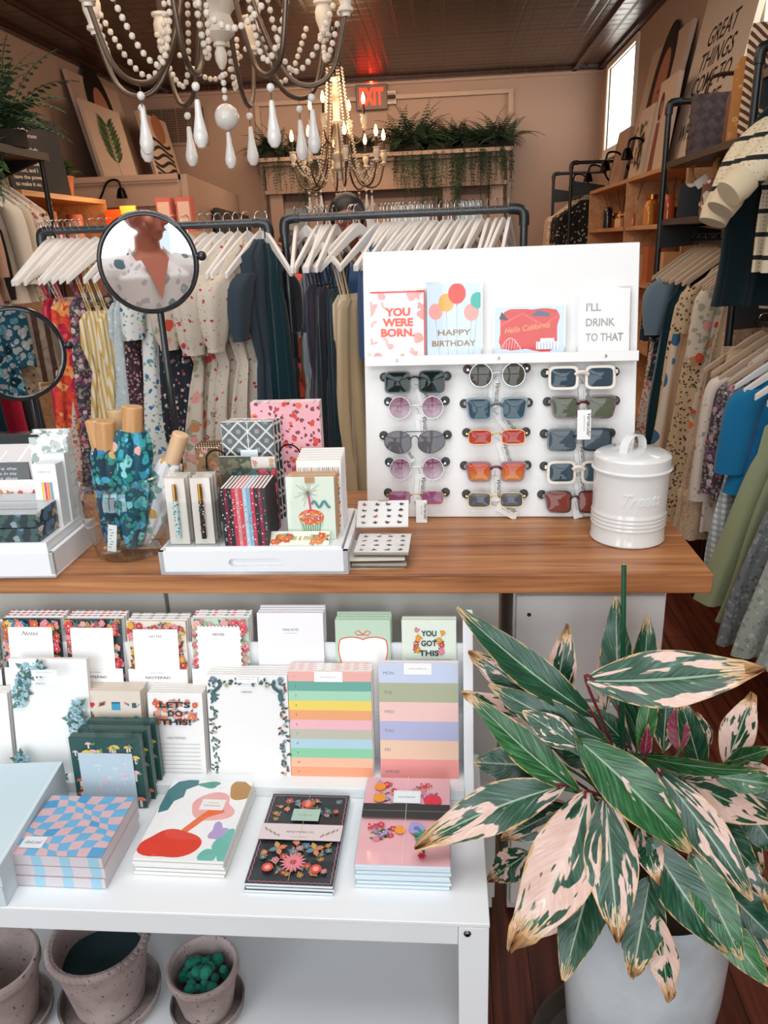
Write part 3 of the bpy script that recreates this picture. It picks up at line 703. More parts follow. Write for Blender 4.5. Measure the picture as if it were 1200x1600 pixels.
# -- round tabletop mirrors
def mirror(px, py, r, Y, target, label, sag=0):
    c = PY(px, py, Y); n = ((CAMP - c).normalized() + (V(target) - c).normalized()).normalized(); t = T('round_mirror', label, 'mirror', (c.x + n.x * 0, c.y + .02, ZT))
    q = V((0, -1, 0)).rotation_difference(n).to_matrix().to_4x4(); Mx = Matrix.Translation(c - V((c.x, c.y + .02, ZT))) @ q
    mb = MB(); mb.M = Mx; a = [(r * cos(x), r * sin(x)) for x in [2 * pi * i / 64 for i in range(64)]]
    mb.use('23262a', 'gloss'); mb.tube([(x, 0, z) for x, z in a], .0052, 10, closed=True); mb.tube([(x * .965, -.004, z * .965) for x, z in a], .003, 8, closed=True)
    mb.prism([(x * .97, z * .97) for x, z in a], .003, .010, 'y'); fr = mb.build('frame', t)
    g = MB(); g.M = Mx; g.lathe([(r * .965 * q / 10, -sag * (q / 10) ** 2) for q in range(11)], 64, col='ffffff', mat='mirror'); g.v = [Mx @ (Matrix.Rotation(R(90), 4, 'X') @ (Mx.inverted() @ v) + V((0, -.0035 + sag * 0, 0))) for v in g.v]; g.build('mirror_glass', t)
    k = MB(); k.M = Mx; k.use('23262a', 'gloss').ball((r + .012, 0, .01), .010, 12); k.tube([(r - .004, 0, .01), (r + .012, 0, .01)], .005, 8); k.build('pivot_knob', fr)
    p = MB().use('25282c', 'gloss'); p.tube([(0, .012, 0), (0, .012, c.z - ZT - r * .95)], .0075, 12); p.tube([(0, .012, c.z - ZT - r * 1.0), (0, .012, c.z - ZT - r * .6)], .006, 10)
    p.build('pole', t); MB().use('25282c', 'gloss').lathe([(.07, 0), (.07, .006), (.02, .012), (.012, .03), (0, .03)], 32).build('base', t, loc=(0, .012, 0))
    return t
mirror(232, 411, .097, 1.62, (-.45, -.20, 1.405), 'round black-framed tabletop mirror reflecting a man in a palm-print shirt', -.0021)
mirror(26, 553, .100, 1.66, (1.0, -.6, 1.15), 'round black-framed tabletop mirror at the left edge, lower of the two', 0)
# -- left tray with boxes
def tray(name, label, fl, fr, br, depth, h, handle=False, zb=ZT):
    A, B_, D = PZ(*fl, zb), PZ(*fr, zb), PZ(*br, zb); u = (B_ - A); w = u.length; yaw = atan2(u.y, u.x)
    t = T(name, label, 'tray', A, (0, 0, yaw)); th = .009; mb = MB().use('eef0f1', 'paint')
    mb.box(0, w, 0, depth, 0, .006); mb.box(0, th, 0, depth, .006, h); mb.box(w - th, w, 0, depth, .006, h); mb.box(th, w - th, depth - th, depth, .006, h)
    if handle:
        c = w * .515; hw = .052; z0, z1 = h * .32, h * .68; rr = (z1 - z0) / 2
        slot = [(c - hw + rr + rr * cos(a), (z0 + z1) / 2 + rr * sin(a)) for a in [pi / 2 + pi * i / 8 for i in range(9)]] + [(c + hw - rr + rr * cos(a), (z0 + z1) / 2 + rr * sin(a)) for a in [-pi / 2 + pi * i / 8 for i in range(9)]]
        n = len(slot); out = []
        for x, z in slot:
            dx, dz = x - c, z - (z0 + z1) / 2
            out.append((th + .0001 if dx < -hw * .8 else (w - th - .0001 if dx > hw * .8 else x), h if dz > 0 else .0))
        out[0] = (slot[0][0], h); 
        out = []
        for i, (x, z) in enumerate(slot):
            if i == 0: out.append((c - hw + rr, h))
            elif i < 4: out.append((0, h))
            elif i == 4: out.append((0, (z0 + z1) / 2))
            elif i < 8: out.append((0, 0))
            elif i == 8: out.append((c - hw + rr, 0))
            elif i == 9: out.append((c + hw - rr, 0))
            elif i < 13: out.append((w, 0))
            elif i == 13: out.append((w, (z0 + z1) / 2))
            elif i < 17: out.append((w, h))
            else: out.append((c + hw - rr, h))
        k0 = len(mb.f); mb.ring(out, slot, 0, th, 'y')
        for i in range(k0, len(mb.f)): mb.sm[i] = False
    else: mb.box(0, w, 0, th, 0, h)
    mb.build('tray', t, bevel=0 if handle else .0015)
    return t, A, yaw, w
t1, A1, y1, w1 = tray('display_tray', 'white wooden tray at the left end of the counter, full of boxes', (-170, 906), (88, 903), (145, 858), .19, .052)
t2, A2, y2, w2 = tray('display_tray', 'white wooden tray with an oval handle slot, full of cards and pens', (252, 898), (545, 897), (568, 762), .235, .047, True)
def on(A, yaw, x, y, z):
    if z < .012: z += .062 if A is A1 else .046
    return A + Matrix.Rotation(yaw, 3, 'Z') @ V((x, y, z))
MB().use('eef0f1', 'paint').box(.012, w1 - .012, .0095, .180, .0065, .0685).build('inner_riser', t1)
MB().use('eef0f1', 'paint').box(.012, w2 - .012, .0095, .225, .0065, .0525).build('inner_riser', t2)
def pkg(name, label, cat, A, yaw, x, y, z, w, d, h, col='eeeeee', mat='paper', art=None, tilt=0, group=None, film=0, edge=None, dyaw=0, kids=None):
    """upright or lying box-like package, origin at the bottom front centre"""
    mb = MB().use(col, mat); mb.box(-w / 2, w / 2, 0, d, 0, h)
    if edge:
        mb = MB().use(edge, 'paper'); mb.box(-w / 2, w / 2, 0, d, 0, h); mb.box(-w / 2 - .0003, w / 2 + .0003, -.0006, .0006, -.0001, h + .0002, col, mat)
    if art: a = Art(mb, -.0008 if edge else -.0003); art(a, w, h)
    q = on(A, yaw, x, y, z); rot = (tilt, 0, yaw + dyaw)
    if film or kids:
        t = T(name, label, cat, q, rot, group); mb.build('pack' if cat != 'notebook' else 'block', t)
        if film: MB().box(-w / 2 - .002, w / 2 + .002, -.002, d + .002, -.0005, h + .004, 'ffffff', 'film').build('clear_wrap', t)
        if kids: kids(t)
        return t
    return mb.build(name, loc=q, rot=rot, label=label, cat=cat, group=group)
F1 = (A1, y1)
xr1 = w1
# dark floral gift box (front), its long side turned to the right
c, bw, bd, byaw = quad((40, 762), (127, 770), (80, 795), (-10, 797), ZT + .006 + .062)
for k in range(2):
    t = T('keepsake_box', ('dark floral keepsake box in the left tray, under the other one', 'dark floral keepsake box with grey wrapped lid, the upper of two in the left tray')[k], 'box', on(A1, y1, xr1 - .125, .014, .0071) + V((0, 0, k * .0285)), (0, 0, y1), 'dark floral boxes')
    MB().use(mat='paper_dark_floral').box(-.10, .10, 0, .13, 0, .0265).build('box', t, bevel=.001)
    MB().box(-.102, .102, -.002, .132, 0, .0282, 'ffffff', 'film').build('clear_wrap', t)
    if k:
        mb = MB().use('cfd6d8', 'paper'); mb.box(-.099, .099, .001, .129, .0266, .0274); mb.add([(-.09, .03, .0276), (.09, .028, .0276), (.09, .031, .0276), (-.09, .033, .0276)], [(0, 1, 2, 3)], '6d8088'); mb.add([(-.09, .08, .0276), (.09, .076, .0276), (.09, .081, .0276), (-.09, .085, .0276)], [(0, 1, 2, 3)], '9fb0b6'); mb.build('lid_paper', t)
def a_text(bg, lines, col, h=.006, y0=.8, dy=.14, flowers=None):
    def f(a, w, hh):
        a.rect(-w / 2, 0, w / 2, hh, bg)
        if flowers: a.scatter([(-w / 2, 0, w / 2, hh)], flowers[0], flowers[1], flowers[2], flowers[3], flowers[4])
        for i, s in enumerate(lines): a.text(s, 0, hh * (y0 - i * dy), h, col, width=w * .6, shear=.2)
    return f
pkg('card_set', 'black greeting card set with tiny pink flowers behind the floral boxes', 'card set', A1, y1, xr1 - .165, .147, .007, .125, .012, .118, '3a3d40', art=a_text('34373a', ['You are the', 'sunshine in my', 'darkest days'], 'd9d9d6', .006, .87, .085, (10, ['e0708a', 'f0a5b0'], ['5f7a70'], .007, 3)), tilt=R(-8), film=1)
pkg('card_set', 'pale pink card set with coloured blossoms, next to the black one', 'card set', A1, y1, xr1 - .150, .143, .007, .13, .003, .083, 'efe0dd', art=lambda a, w, h: (a.rect(-w / 2, 0, w / 2, h, 'f0e2df'), a.scatter([(-w / 2, h * .5, w / 2, h * .8)], 14, ['e8a04a', 'd9505a', 'e88a9a'], ['5a8a70'], .007, 8)), tilt=R(-8))
pkg('memory_box', 'black box with a clear wrapped blush panel at the back of the left tray', 'box', A1, y1, xr1 - .150, .166, .007, .15, .018, .172, '2b2f31', art=lambda a, w, h: (a.rect(-w * .46, h * .1, w * .46, h * .9, 'e4dcd8'), a.line([(-w * .4, h * .86), (-w * .2, h * .6), (w * .05, h * .82)], .003, 'f5f2f0'), a.line([(w * .38, h * .88), (w * .1, h * .62)], .004, 'f4f1ee')), film=1)
def a_pens(a, w, h):
    a.rect(-w / 2, 0, w / 2, h, 'eceeee'); a.rect(-w * .22, h * .12, w * .3, h * .72, 'cfd4d6')
    for i, c_ in enumerate(('d9cf45', 'e0436a', 'e88a3a', '7f9ab0')): a.rect(-w * .2 + i * w * .12, h * .13, -w * .2 + (i + 1) * w * .12 - .001, h * .71, c_)
    a.text('PAPER CO', 0, h * .86, .004, '9aa3a5', width=w * .5)
pkg('pen_set_box', 'white box with a window showing coloured pens, at the right end of the left tray', 'box', A1, y1, xr1 - .0405, .095, .007, .048, .03, .128, 'e9ebeb', art=a_pens, tilt=R(-5))
pkg('pen_set_box', 'taller white pen box standing behind the windowed one', 'box', A1, y1, xr1 - .038, .129, .007, .05, .02, .14, 'e4e7e7', tilt=R(-5))
for k in range(3):
    pkg('floral_notebook', ('front', 'middle', 'rear')[k] + ' one of three grey floral notebooks in the left tray', 'notebook', A1, y1, xr1 - .052, .152 + k * .009, .007, .078, .008, .168 + k * .006, 'ffffff', 'notebook_floral_grey', group='grey floral notebooks', edge='f2f2ef', tilt=R(-4))
# -- glass jar with folded umbrellas
jb = PZ(207, 860, ZT); jb.z = ZT
t = T('glass_jar', 'wide clear glass jar holding folded umbrellas', 'jar', jb)
mb = MB().use('ffffff', 'jar_glass')
pr = [(0, .003), (.056, .001), (.062, .0005), (.068, .008), (.080, .06), (.086, .10), (.083, .135), (.077, .148), (.080, .153), (.084, .158), (.084, .163), (.079, .1655), (.076, .162)]
mb.shell([(r * 1.02, z) for r, z in pr], 56).build('jar_body', t)
def umbrella(base, top, hl, hr, label, fmat, hcol='bamboo', loop=False, fr=.021):
    b, tp = V(base), V(top); d = (tp - b); L = d.length; q = d.to_track_quat('Z', 'Y').to_euler()
    t = T('folded_umbrella', label, 'umbrella', b, q, 'folded umbrellas in the glass jar')
    mb = MB().use(mat=fmat); Lf = L - hl
    def fn(r, z, th): return r * (1 + .11 * sin(6 * th + z * 16) + .05 * sin(11 * th)), z
    mb.lathe([(0, .001), (fr * .45, .002), (fr * .75, Lf * .15), (fr * 1.02, Lf * .5), (fr * 1.1, Lf * .8), (fr * .95, Lf * .95), (fr * .8, Lf + .003), (0, Lf + .003)], 40, fn=fn).build('canopy', t)
    h = MB().use(mat='bamboo' if hcol == 'bamboo' else 'paint', col=None if hcol == 'bamboo' else hcol)
    h.lathe([(0, Lf), (hr, Lf), (hr, L - .003), (hr - .002, L - .0005), (hr * .5, L), (0, L)], 28).build('handle', t)
    if loop:
        l = MB().use(mat=fmat); pts = cat_rom([(hr, 0, Lf - .02), (hr * 2.2, .004, Lf + .02), (hr * 3.3, 0, Lf + .012), (hr * 3.9, -.003, Lf - .035), (hr * 3.0, -.004, Lf - .06)], 6); l.tube(pts, .005, 6, flat=.35); l.build('wrist_strap', t)
    return t
def JP(px, py, dy): return PY(px, py, jb.y + dy)
bz = ZT + .014
def B0(dx, dy): return (jb.x + dx, jb.y + dy, bz)
umbrella(B0(-.028, .026), JP(146, 655, .030), .062, .0175, 'folded teal umbrella leaning left, bamboo handle furthest left', 'umbrella_print_navy', fr=.023)
umbrella(B0(-.030, -.020), JP(164, 657, -.018), .058, .0190, 'folded navy floral umbrella, second bamboo handle from the left', 'umbrella_print_navy', fr=.025)
umbrella(B0(-.004, .030), JP(182, 640, .046), .060, .0185, 'folded umbrella with a pale handle behind the tallest one', 'umbrella_print', 'c9a67a', fr=.015)
umbrella(B0(.010, -.014), JP(207, 634, -.004), .052, .0195, 'folded teal umbrella in the middle with the tallest bamboo handle', 'umbrella_print', loop=True, fr=.033)
umbrella(B0(.026, .012), JP(283, 677, .014), .066, .0165, 'folded white floral umbrella leaning right with a light wood handle', 'umbrella_print_white', 'dcb48c', fr=.025)
tg = MB().use('f2f0ee', 'paper').box(-.009, .009, -.0005, .0005, 0, .055); a = Art(tg, -.0006)
for i in range(7): a.rect(-.006 + (i % 3) * .002, .008 + i * .006, -.005 + (i % 3) * .002 + .004, .0095 + i * .006, '6d6a6a')
tg.build('care_label', loc=(jb.x - .020, jb.y - .050, ZT + .0185), rot=(R(-6), R(8), 0), label='white folded care label standing inside the glass jar', cat='label')
# -- middle tray
A, YW = A2, y2
def acr(name, label, x, y, w, d, h):
    mb = MB().use('ffffff', 'acrylic'); th = .002
    mb.box(0, w, 0, th, 0, h); mb.box(0, w, d - th, d, 0, h); mb.box(0, th, th, d - th, 0, h); mb.box(w - th, w, th, d - th, 0, h); mb.box(th, w - th, th, d - th, 0, th)
    return mb.build(name, loc=on(A, YW, x, y, .0065), rot=(0, 0, YW), label=label, cat='box')
acr('acrylic_bin', 'clear acrylic bin at the front left of the middle tray', .011, .0105, .105, .062, .088)
def penbox(x, y, k, lab, ink, col):
    t = T('pen_box', lab, 'pen', on(A, YW, x, y, .009), (R(-4), 0, YW), 'boxed pens in the clear bin')
    MB().use('e4dcd2', 'paper').box(-.019, .019, .002, .010, 0, .127).build('card_insert', t)
    MB().box(-.021, .021, -.006, .0125, 0, .132, 'ffffff', 'film').build('clear_case', t)
    if k:
        p = MB().use(col, 'paper'); p.tube([(0, -.002, .012), (0, -.002, .085)], .0045, 10); rn = random.Random(k)
        for i in range(26):
            th = rn.uniform(pi, 2 * pi); p.ball((.0044 * cos(th), -.002 + .0044 * sin(th), rn.uniform(.015, .083)), .0016, 5, rn.choice(ink))
        p.use('b9862f', 'metal').tube([(0, -.002, .085), (0, -.002, .117)], .0038, 10); p.tube([(.0045, -.006, .112), (.0045, -.006, .09)], .001, 5); p.build('pen', t)
for j in range(3):
    for i in range(2):
        penbox(.038 + i * .0485, .0185 + (2 - j) * .019, 1 + i if j == 2 else 0, ('boxed pen, ' + ('pale green barrel' if i == 0 else 'black floral barrel') + ', front of its row in the bin') if j == 2 else ('boxed pen, ' + ('left' if i == 0 else 'right') + ' row, ' + ('rearmost', 'middle')[j]),
               (['3f6f74', '6f9aa0'] if i == 0 else ['c5384a', 'e8e0d0', '5a8a70']), ('c9e0dc' if i == 0 else '1f1f20'))
cols = ['20292c', '742638', '232a2c', 'c83a4c', 'd98a94', 'd8504e', 'b3cfe0', '7fb6cf', 'c93f55', '2d3336', '8a3346', '3a3f40']
for i, c_ in enumerate(cols):
    mb = MB().use('efeae4', 'paper'); mb.box(0, .0058, .001, .088, .001, .112); mb.box(-.0004, .0004, 0, .09, 0, .113, c_); mb.box(.0056, .0064, 0, .09, 0, .113, c_); mb.box(-.0004, .0064, -.0004, .0012, 0, .113, c_)
    rn = random.Random(i); a = Art(mb, -.0006)
    for q in range(16): a.disc(rn.uniform(.0012, .0050), rn.uniform(.004, .109), rn.uniform(.0008, .0016), rn.choice(['e8505e', '7fb6a0', 'f0d0c8', '3f6f74', 'f2f0ee']), 6)
    mb.build('slim_notebook', loc=on(A, YW, .127 + i * .0071, .014, .0068), rot=(0, 0, YW), label='slim floral notebook, %s from the left in the tray' % NUM[i], cat='notebook', group='slim notebooks standing in the tray')
pkg('gift_box', 'dark red floral box standing behind and above the slim notebooks', 'box', A, YW, .170, .104, .007, .086, .014, .121, '333333', 'card_floral_red')
def a_cup(a, w, h):
    a.rect(-w / 2, 0, w / 2, h, 'dfe9d8'); cz = h * .10; a.poly([(-w * .18, cz), (w * .18, cz), (w * .25, cz + h * .20), (-w * .25, cz + h * .20)], '6f9a72')
    for i in range(9): a.poly([(-w * .17 + i * w * .042, cz), (-w * .15 + i * w * .042, cz), (-w * .215 + i * w * .056, cz + h * .2), (-w * .24 + i * w * .056, cz + h * .2)], 'cfe0cc')
    a.disc(0, cz + h * .26, w * .27, 'e8743a', 24, .62); rn = random.Random(3)
    for i in range(90):
        t = rn.uniform(0, 6.28); q = sqrt(rn.random()); a.disc(w * .25 * q * cos(t), cz + h * .26 + w * .155 * q * sin(t), w * .018, rn.choice(['f2b23a', 'e84f3a', 'f7f2ea', '4f9aa8', 'e88aa0']), 6)
    a.line([(-w * .0, cz + h * .36), (-w * .04, cz + h * .62)], w * .035, 'e0405e')
    for i in range(20):
        g = 2 * pi * i / 20; L = w * (.1 + .1 * (i % 3)); x0, z0 = -w * .05, cz + h * .65; a.line([(x0 + .012 * w * cos(g), z0 + .012 * w * sin(g)), (x0 + L * cos(g), z0 + L * sin(g))], w * .006, '5a5048')
    a.line([(w * (.02 + .03 * i), cz + h * (.47 + .05 * sin(i * .9))) for i in range(14)], w * .05, '4f8a8e')
    a.rect(-w * .10, h * .91, w * .10, h + .0005, 'b98f62')
for k in range(5):
    pkg('birthday_card', 'mint card with a sparkler cupcake, ' + ('front one' if k == 0 else NUM[k] + ' one') + ' of the stack', 'greeting card', A, YW, .288 + k * .0006, .045 + k * .0085, .0068, .091, .004, .121, 'c89a66' if k else 'dfe9d8', art=a_cup if k == 0 else None, tilt=R(-6), group='cupcake cards', film=(k == 0), edge='e9e0d2')
def a_thx(a, w, h): a.rect(-w / 2, 0, w / 2, h, 'e3e8d3'); a.scatter([(-w / 2, 0, -w * .1, h * .9), (w * .15, 0, w / 2, h * .9)], 16, ['e8603a', 'e98a5a', 'e04a3a'], ['7a9a5a', '4f7a5a'], .010, 4); a.text('Thanks a million', 0, h * .35, .012, 'b9935a', shear=.35, width=w * .72)
t = pkg('thank_you_card', 'pale green floral thank-you card lying flat at the front of the tray', 'greeting card', A, YW, .268, .013, .0075, .112, .004, .030, 'e3e8d3', art=a_thx, tilt=R(-50))
for k in range(3):
    pkg('lattice_notebook', 'dark notebook with a white lattice print, ' + ('front', 'middle', 'rear')[k] + ' one of three', 'notebook', A, YW, .152 + k * .004, .147 + k * .0135, .007, .103, .012, .205, 'ffffff', 'lattice_print', art=(lambda a, w, h: (a.rect(-.0006, 0, .0006, h, 'ffffff'), a.rect(-w * .17, h * .56, w * .17, h * .73, 'dfe9f3'))) if k == 0 else None, group='lattice notebooks', film=(k == 0), edge='f1efe9', tilt=R(-3))
pkg('olive_notebook', 'olive leaf-print notebook in front of the lattice one', 'notebook', A, YW, .128, .130, .0068, .062, .007, .142, 'ffffff', 'olive_leaf', edge='f1efe9')
pkg('cream_card_set', 'cream and pink botanical card set beside the olive notebook', 'card set', A, YW, .184, .132, .0068, .047, .005, .140, 'efe6dc', art=lambda a, w, h: (a.rect(-w / 2, 0, w / 2, h, 'efe6dc'), a.scatter([(-w / 2, h * .5, w / 2, h)], 10, ['e0a09a', 'd8b9a0'], ['a8b89a'], .008, 2)), film=1)
for k in range(2):
    pkg('pink_notebook', 'large pink notebook with red flowers, ' + ('front' if k == 0 else 'rear') + ' one, tallest in the tray', 'notebook', A, YW, .222, .190 + k * .016, .007, .140, .014, .235, 'ffffff', 'notebook_pink', edge='f4ece9', group='pink floral notebooks', tilt=R(-2))
for k in range(3):
    t = pkg('gold_notebook', 'gold floral spiral notebook at the left of the tray, ' + ('front', 'middle', 'rear')[k] + ' one', 'notebook', A, YW, .066, .150 + k * .016, .007, .045, .010, .155, 'ffffff', 'gold_floral', group='gold spiral notebooks', edge='efe8df', kids=None, film=0)
    mb = MB().use('b08a4a', 'metal')
    for i in range(9): mb.tube([(-.020 + i * .005, .005 + .007 * cos(a), .155 + .007 * sin(a)) for a in [2 * pi * j / 10 for j in range(10)]], .0007, 5, closed=True)
    s = mb.build('spiral_binding', t)
def wire(name, lab, x, y):
    mb = MB().use('222222', 'metal'); mb.tube(cat_rom([(-.015, 0, 0), (-.015, 0, .12), (-.008, 0, .146), (.01, 0, .152), (.026, 0, .14), (.03, 0, .11), (.03, 0, 0)], 6), .0016, 6)
    mb.tube([(-.015, 0, .001), (-.015, .05, .001), (.03, .05, .001), (.03, 0, .001)], .0016, 6); mb.build(name, loc=on(A, YW, x, y, .008), rot=(0, 0, YW), label=lab, cat='wire stand')
wire('wire_stand', 'thin black wire holder left of the lattice notebook', .082, .140)
wire('wire_stand', 'thin black wire holder right of the lattice notebook', .222, .175)
def a_penc(a, w, h):
    a.rect(-w / 2, 0, w / 2, h, 'f1efea'); rn = random.Random(6)
    for i in range(22):
        x = -w * .46 + i * w * .043; L = h * rn.uniform(.05, .12); a.line([(x, h * .90 - L), (x, h * .90)], w * .016, rn.choice(['d9402f', 'e9a53a', '3f6f8e', '2f2f30', 'e88aa0', '5a9a70']))
    for i in range(12): a.line([(w * .43, h * (.05 + i * .065)), (w * .43 + w * .02 * ((i % 3) - 1), h * (.1 + i * .065))], w * .03, rn.choice(['d9402f', 'e9a53a', '3f6f8e', 'c83a5a']))
for k in range(6):
    pkg('pencil_card', 'white card with a border of coloured pencils, ' + ('front one' if k == 0 else NUM[k] + ' one') + ' of the stack', 'greeting card', A, YW, .2985 + k * .0004, .095 + k * .0105, .0068, .086, .0045, .140 + .002 * k, 'f1efea', art=a_penc, tilt=R(-4), group='pencil cards', edge='e9d9cf')
# -- flat sheets of tiny icon stickers beside the tray
def a_icons(seed):
    def f(a, w, h):
        a.rect(-w / 2, 0, w / 2, h, 'efeeeb'); rn = random.Random(seed)
        for i in range(4):
            for j in range(4):
                x, z = -w * .36 + i * w * .235 + rn.uniform(-.002, .002), h * .13 + j * h * .235; c_ = rn.choice(['3b3a3a', '4a4a4c', '8a6a5a', 'b0605a', '5f6a5a'])
                a.blob(x, z, .0042, c_, rn.randint(1, 99), 10, .6); a.line([(x - .006, z + .001), (x + .006, z + .0015)], .0009, c_); a.disc(x + rn.uniform(-.003, .003), z + .0035, .0018, rn.choice(['3b3a3a', 'c07a6a', '9a9a96']), 7); a.line([(x - .004, z - .003), (x + .004, z - .0035)], .0007, '6a6a68')
        a.rect(-w * .1, h * .96, w * .1, h + .001, 'b39a82')
    return f
sc, sw, sd, syaw = quad((562, 822), (645, 825), (635, 868), (545, 865), ZT + .03)
for k in range(4):
    top = k == 3; p = PZ(590, 889, ZT); p.z = ZT + .0004 + k * .0105
    t = T('sticker_sheet', ['bottom pack', 'second pack from the bottom', 'third pack from the bottom', 'top pack'][k] + ' of tiny-icon stickers lying beside the tray', 'sticker pack', p + V((.003 * (k % 2) + (.004 if top else 0), .004 if top else 0, 0)), (R(-90), 0, R(2 - 3 * (k % 2))), 'sticker packs')
    mb = MB().use('a9a08e' if k % 2 else 'd9d4ca', 'paper'); mb.box(-.052, .052, 0, .005, 0, .098)
    if top: a = Art(mb, -.0003); a_icons(3)(a, .104, .098)
    mb.build('sheet', t); MB().box(-.0535, .0535, -.0006, .0065, -.001, .100, 'ffffff', 'film').build('clear_wrap', t)
p = PZ(604, 822, ZT); p.z = ZT + .030
t = T('sticker_sheet', 'sticker sheet of tiny icons propped up against the display board', 'sticker pack', tuple(PZ(597, 822, ZT + .049)), (R(-66), 0, R(1)), 'sticker packs')
mb = MB().use('efeeeb', 'paper'); mb.box(-.052, .052, 0, .0035, 0, .075); a = Art(mb, -.0003); a_icons(9)(a, .104, .075); mb.build('sheet', t)
MB().box(-.0535, .0535, -.0008, .005, -.001, .077, 'ffffff', 'film').build('clear_wrap', t)
# ================================================================== white side table with shelf, in front of the counter
TZ = .55
tf = PZ(500, 1435, TZ); X1 = .057; Y0 = tf.y
t = T('display_table', 'white wooden table with a lower shelf in front of the counter, stationery on top', 'table', (-.5, 1.0, 0))
def L2(x0, x1, a, b, c, d): return (x0 + .5, x1 + .5, a - 1.0, b - 1.0, c, d)
MB().use('eef1f2', 'paint').box(*L2(-1.2, X1, Y0, 1.265, TZ - .008, TZ)).build('table_top', t, bevel=.0015)
MB().use('eaedee', 'paint').box(*L2(-1.2, X1 - .047, Y0 + .001, Y0 + .02, TZ - .043, TZ - .0085)).build('apron', t, bevel=.001)
MB().use('eaedee', 'paint').box(*L2(X1 - .019, X1 - .001, Y0 + .045, 1.2, TZ - .043, TZ - .0085)).build('side_apron', t, bevel=.001)
for i, (lx, ly) in enumerate(((X1 - .046, Y0 + .0005), (X1 - .046, 1.217), (-1.19, 1.217), (-1.19, Y0 + .0005))):
    l = MB().use('eef1f2', 'paint').box(*L2(lx, lx + .045, ly, ly + .045, 0, TZ - .0085)).build('leg', t, bevel=.0015)
    if i == 0:
        s = MB().use('7a7a7c', 'metal').lathe([(0, .003), (.003, .003), (.005, .0018), (.0058, 0)], 16); s.use('2a2a2a', 'matte').lathe([(0, .0034), (.0022, .0034)], 6)
        s.build('bolt', l, loc=(lx + .5 + .013, ly - 1.0 - .0002, TZ - .020), rot=(R(90), 0, 0))
SZ = .245
MB().use('e9ecee', 'paint').box(*L2(-1.14, X1 - .005, Y0 + .03, 1.262, SZ - .02, SZ)).build('lower_shelf', t, bevel=.001)
MB().use('e4e8ea', 'paint').box(*L2(-1.14, X1 - .047, 1.245, 1.262, SZ, TZ - .009)).build('back_panel', t)
# ---- tiered rack for the note pads
RZ = .5715
pb = PZ(500, 1211, RZ); RY = pb.y - .004        # front foot line of the first row
t = T('notepad_rack', 'white tiered notepad rack with a side board, standing on the table', 'rack', (-.4, RY, TZ + .0005))
def L3(x0, x1, a, b, c, d): return (x0 + .4, x1 + .4, a - RY, b - RY, c - TZ, d - TZ)
XS = .026
MB().use('f0f2f3', 'paint').box(*L3(-1.1, XS, RY - .032, RY + .055, TZ, RZ)).build('front_step', t, bevel=.001)
MB().use('eef0f1', 'paint').box(*L3(-1.1, XS, RY + .0555, RY + .088, TZ, .672)).build('rear_step', t, bevel=.001)
mb = MB().use('f0f2f3', 'paint'); yb = RY + .095
zz = lambda px, py: PX(px, py, XS)
pr = [(RY - .034, TZ), (yb, TZ), (yb, .872), (PX(728, 961, XS + .015).y, .872), (RY + .004, .66)]
pr = [(RY - .034, TZ), (yb, TZ), (yb, .868), (yb - .018, .868), (RY + .012, .64)]
mb.prism([(a - RY, b - TZ) for a, b in pr], XS + .4, XS + .418, 'x'); mb.build('side_board', t, bevel=.0015)
MB().use('eef0f1', 'paint').box(*L3(-1.1, XS, yb - .006, yb, .672, .80)).build('back_board', t)
# ---- note pads
PT = R(-11)
N1 = V((0, -cos(PT), -sin(PT))); N1 = (Matrix.Rotation(PT, 3, 'X') @ V((0, -1, 0)))
O1 = V((0, RY, RZ)); O2 = V((0, RY + .060, .6725))
M1, M2 = Matrix.Translation(O1) @ Matrix.Rotation(PT, 4, 'X'), Matrix.Translation(O2) @ Matrix.Rotation(PT, 4, 'X')
def pads(row, x0, x1, ytop, name, label, art, n=4, th=.0085, step=None, edge='ece9e4', wrap=False, topcol=None, h=None, cat='notepad', bcol='f4f2ef', zoff=0, yoff=0):
    O, M = (O1, M1) if row == 1 else (O2, M2)
    O = O + V((0, yoff, zoff)); M = Matrix.Translation(V((0, yoff, zoff))) @ M; Mi = M.inverted()
    a = Mi @ PL(x0, ytop + 6, O, N1); b = Mi @ PL(x1, ytop, O, N1); w = b.x - a.x; cx = (a.x + b.x) / 2; H = h or (a.z + b.z) / 2
    for k in range(n):
        p = M @ V((cx, (n - 1 - k) * 0 + k * (th + .0015), .0005)); p = V((p.x, p.y, max(O.z + .0005, p.z)))
        p = V((cx + .0008 * ((k * 7) % 3 - 1), O.y + k * (th + .0012) / cos(PT), O.z + .0005))
        lab = label + (', front one of its stack' if k == 0 and n > 1 else ', %s in its stack' % ['', 'second', 'third', 'fourth', 'fifth', 'sixth'][k] if k else '')
        mb = MB().use(edge, 'paper'); mb.box(-w / 2, w / 2, .0008, th, 0, H); mb.box(-w / 2, w / 2, 0, .0008, 0, H, bcol)
        if topcol and k: 
            for q in range(9): mb.box(-w / 2 + q * w / 9, -w / 2 + (q + .55) * w / 9, .0002, th - .001, H - .0002, H + .0003, topcol[q % len(topcol)])
        if k == 0: A_ = Art(mb, -.0001); art(A_, w, H)
        if wrap and k == 0:
            q = T(name, lab, cat, p, (PT, 0, 0), label.split(',')[0][:40] + ' stack'); mb.build('pad', q); MB().box(-w / 2 - .002, w / 2 + .002, -.0015, th + .0003, -.0004, H + .004, 'ffffff', 'film').build('clear_wrap', q)
        else: mb.build(name, loc=p, rot=(PT, 0, 0), label=lab, cat=cat, group=label.split(',')[0][:40] + ' stack')
    return w, H
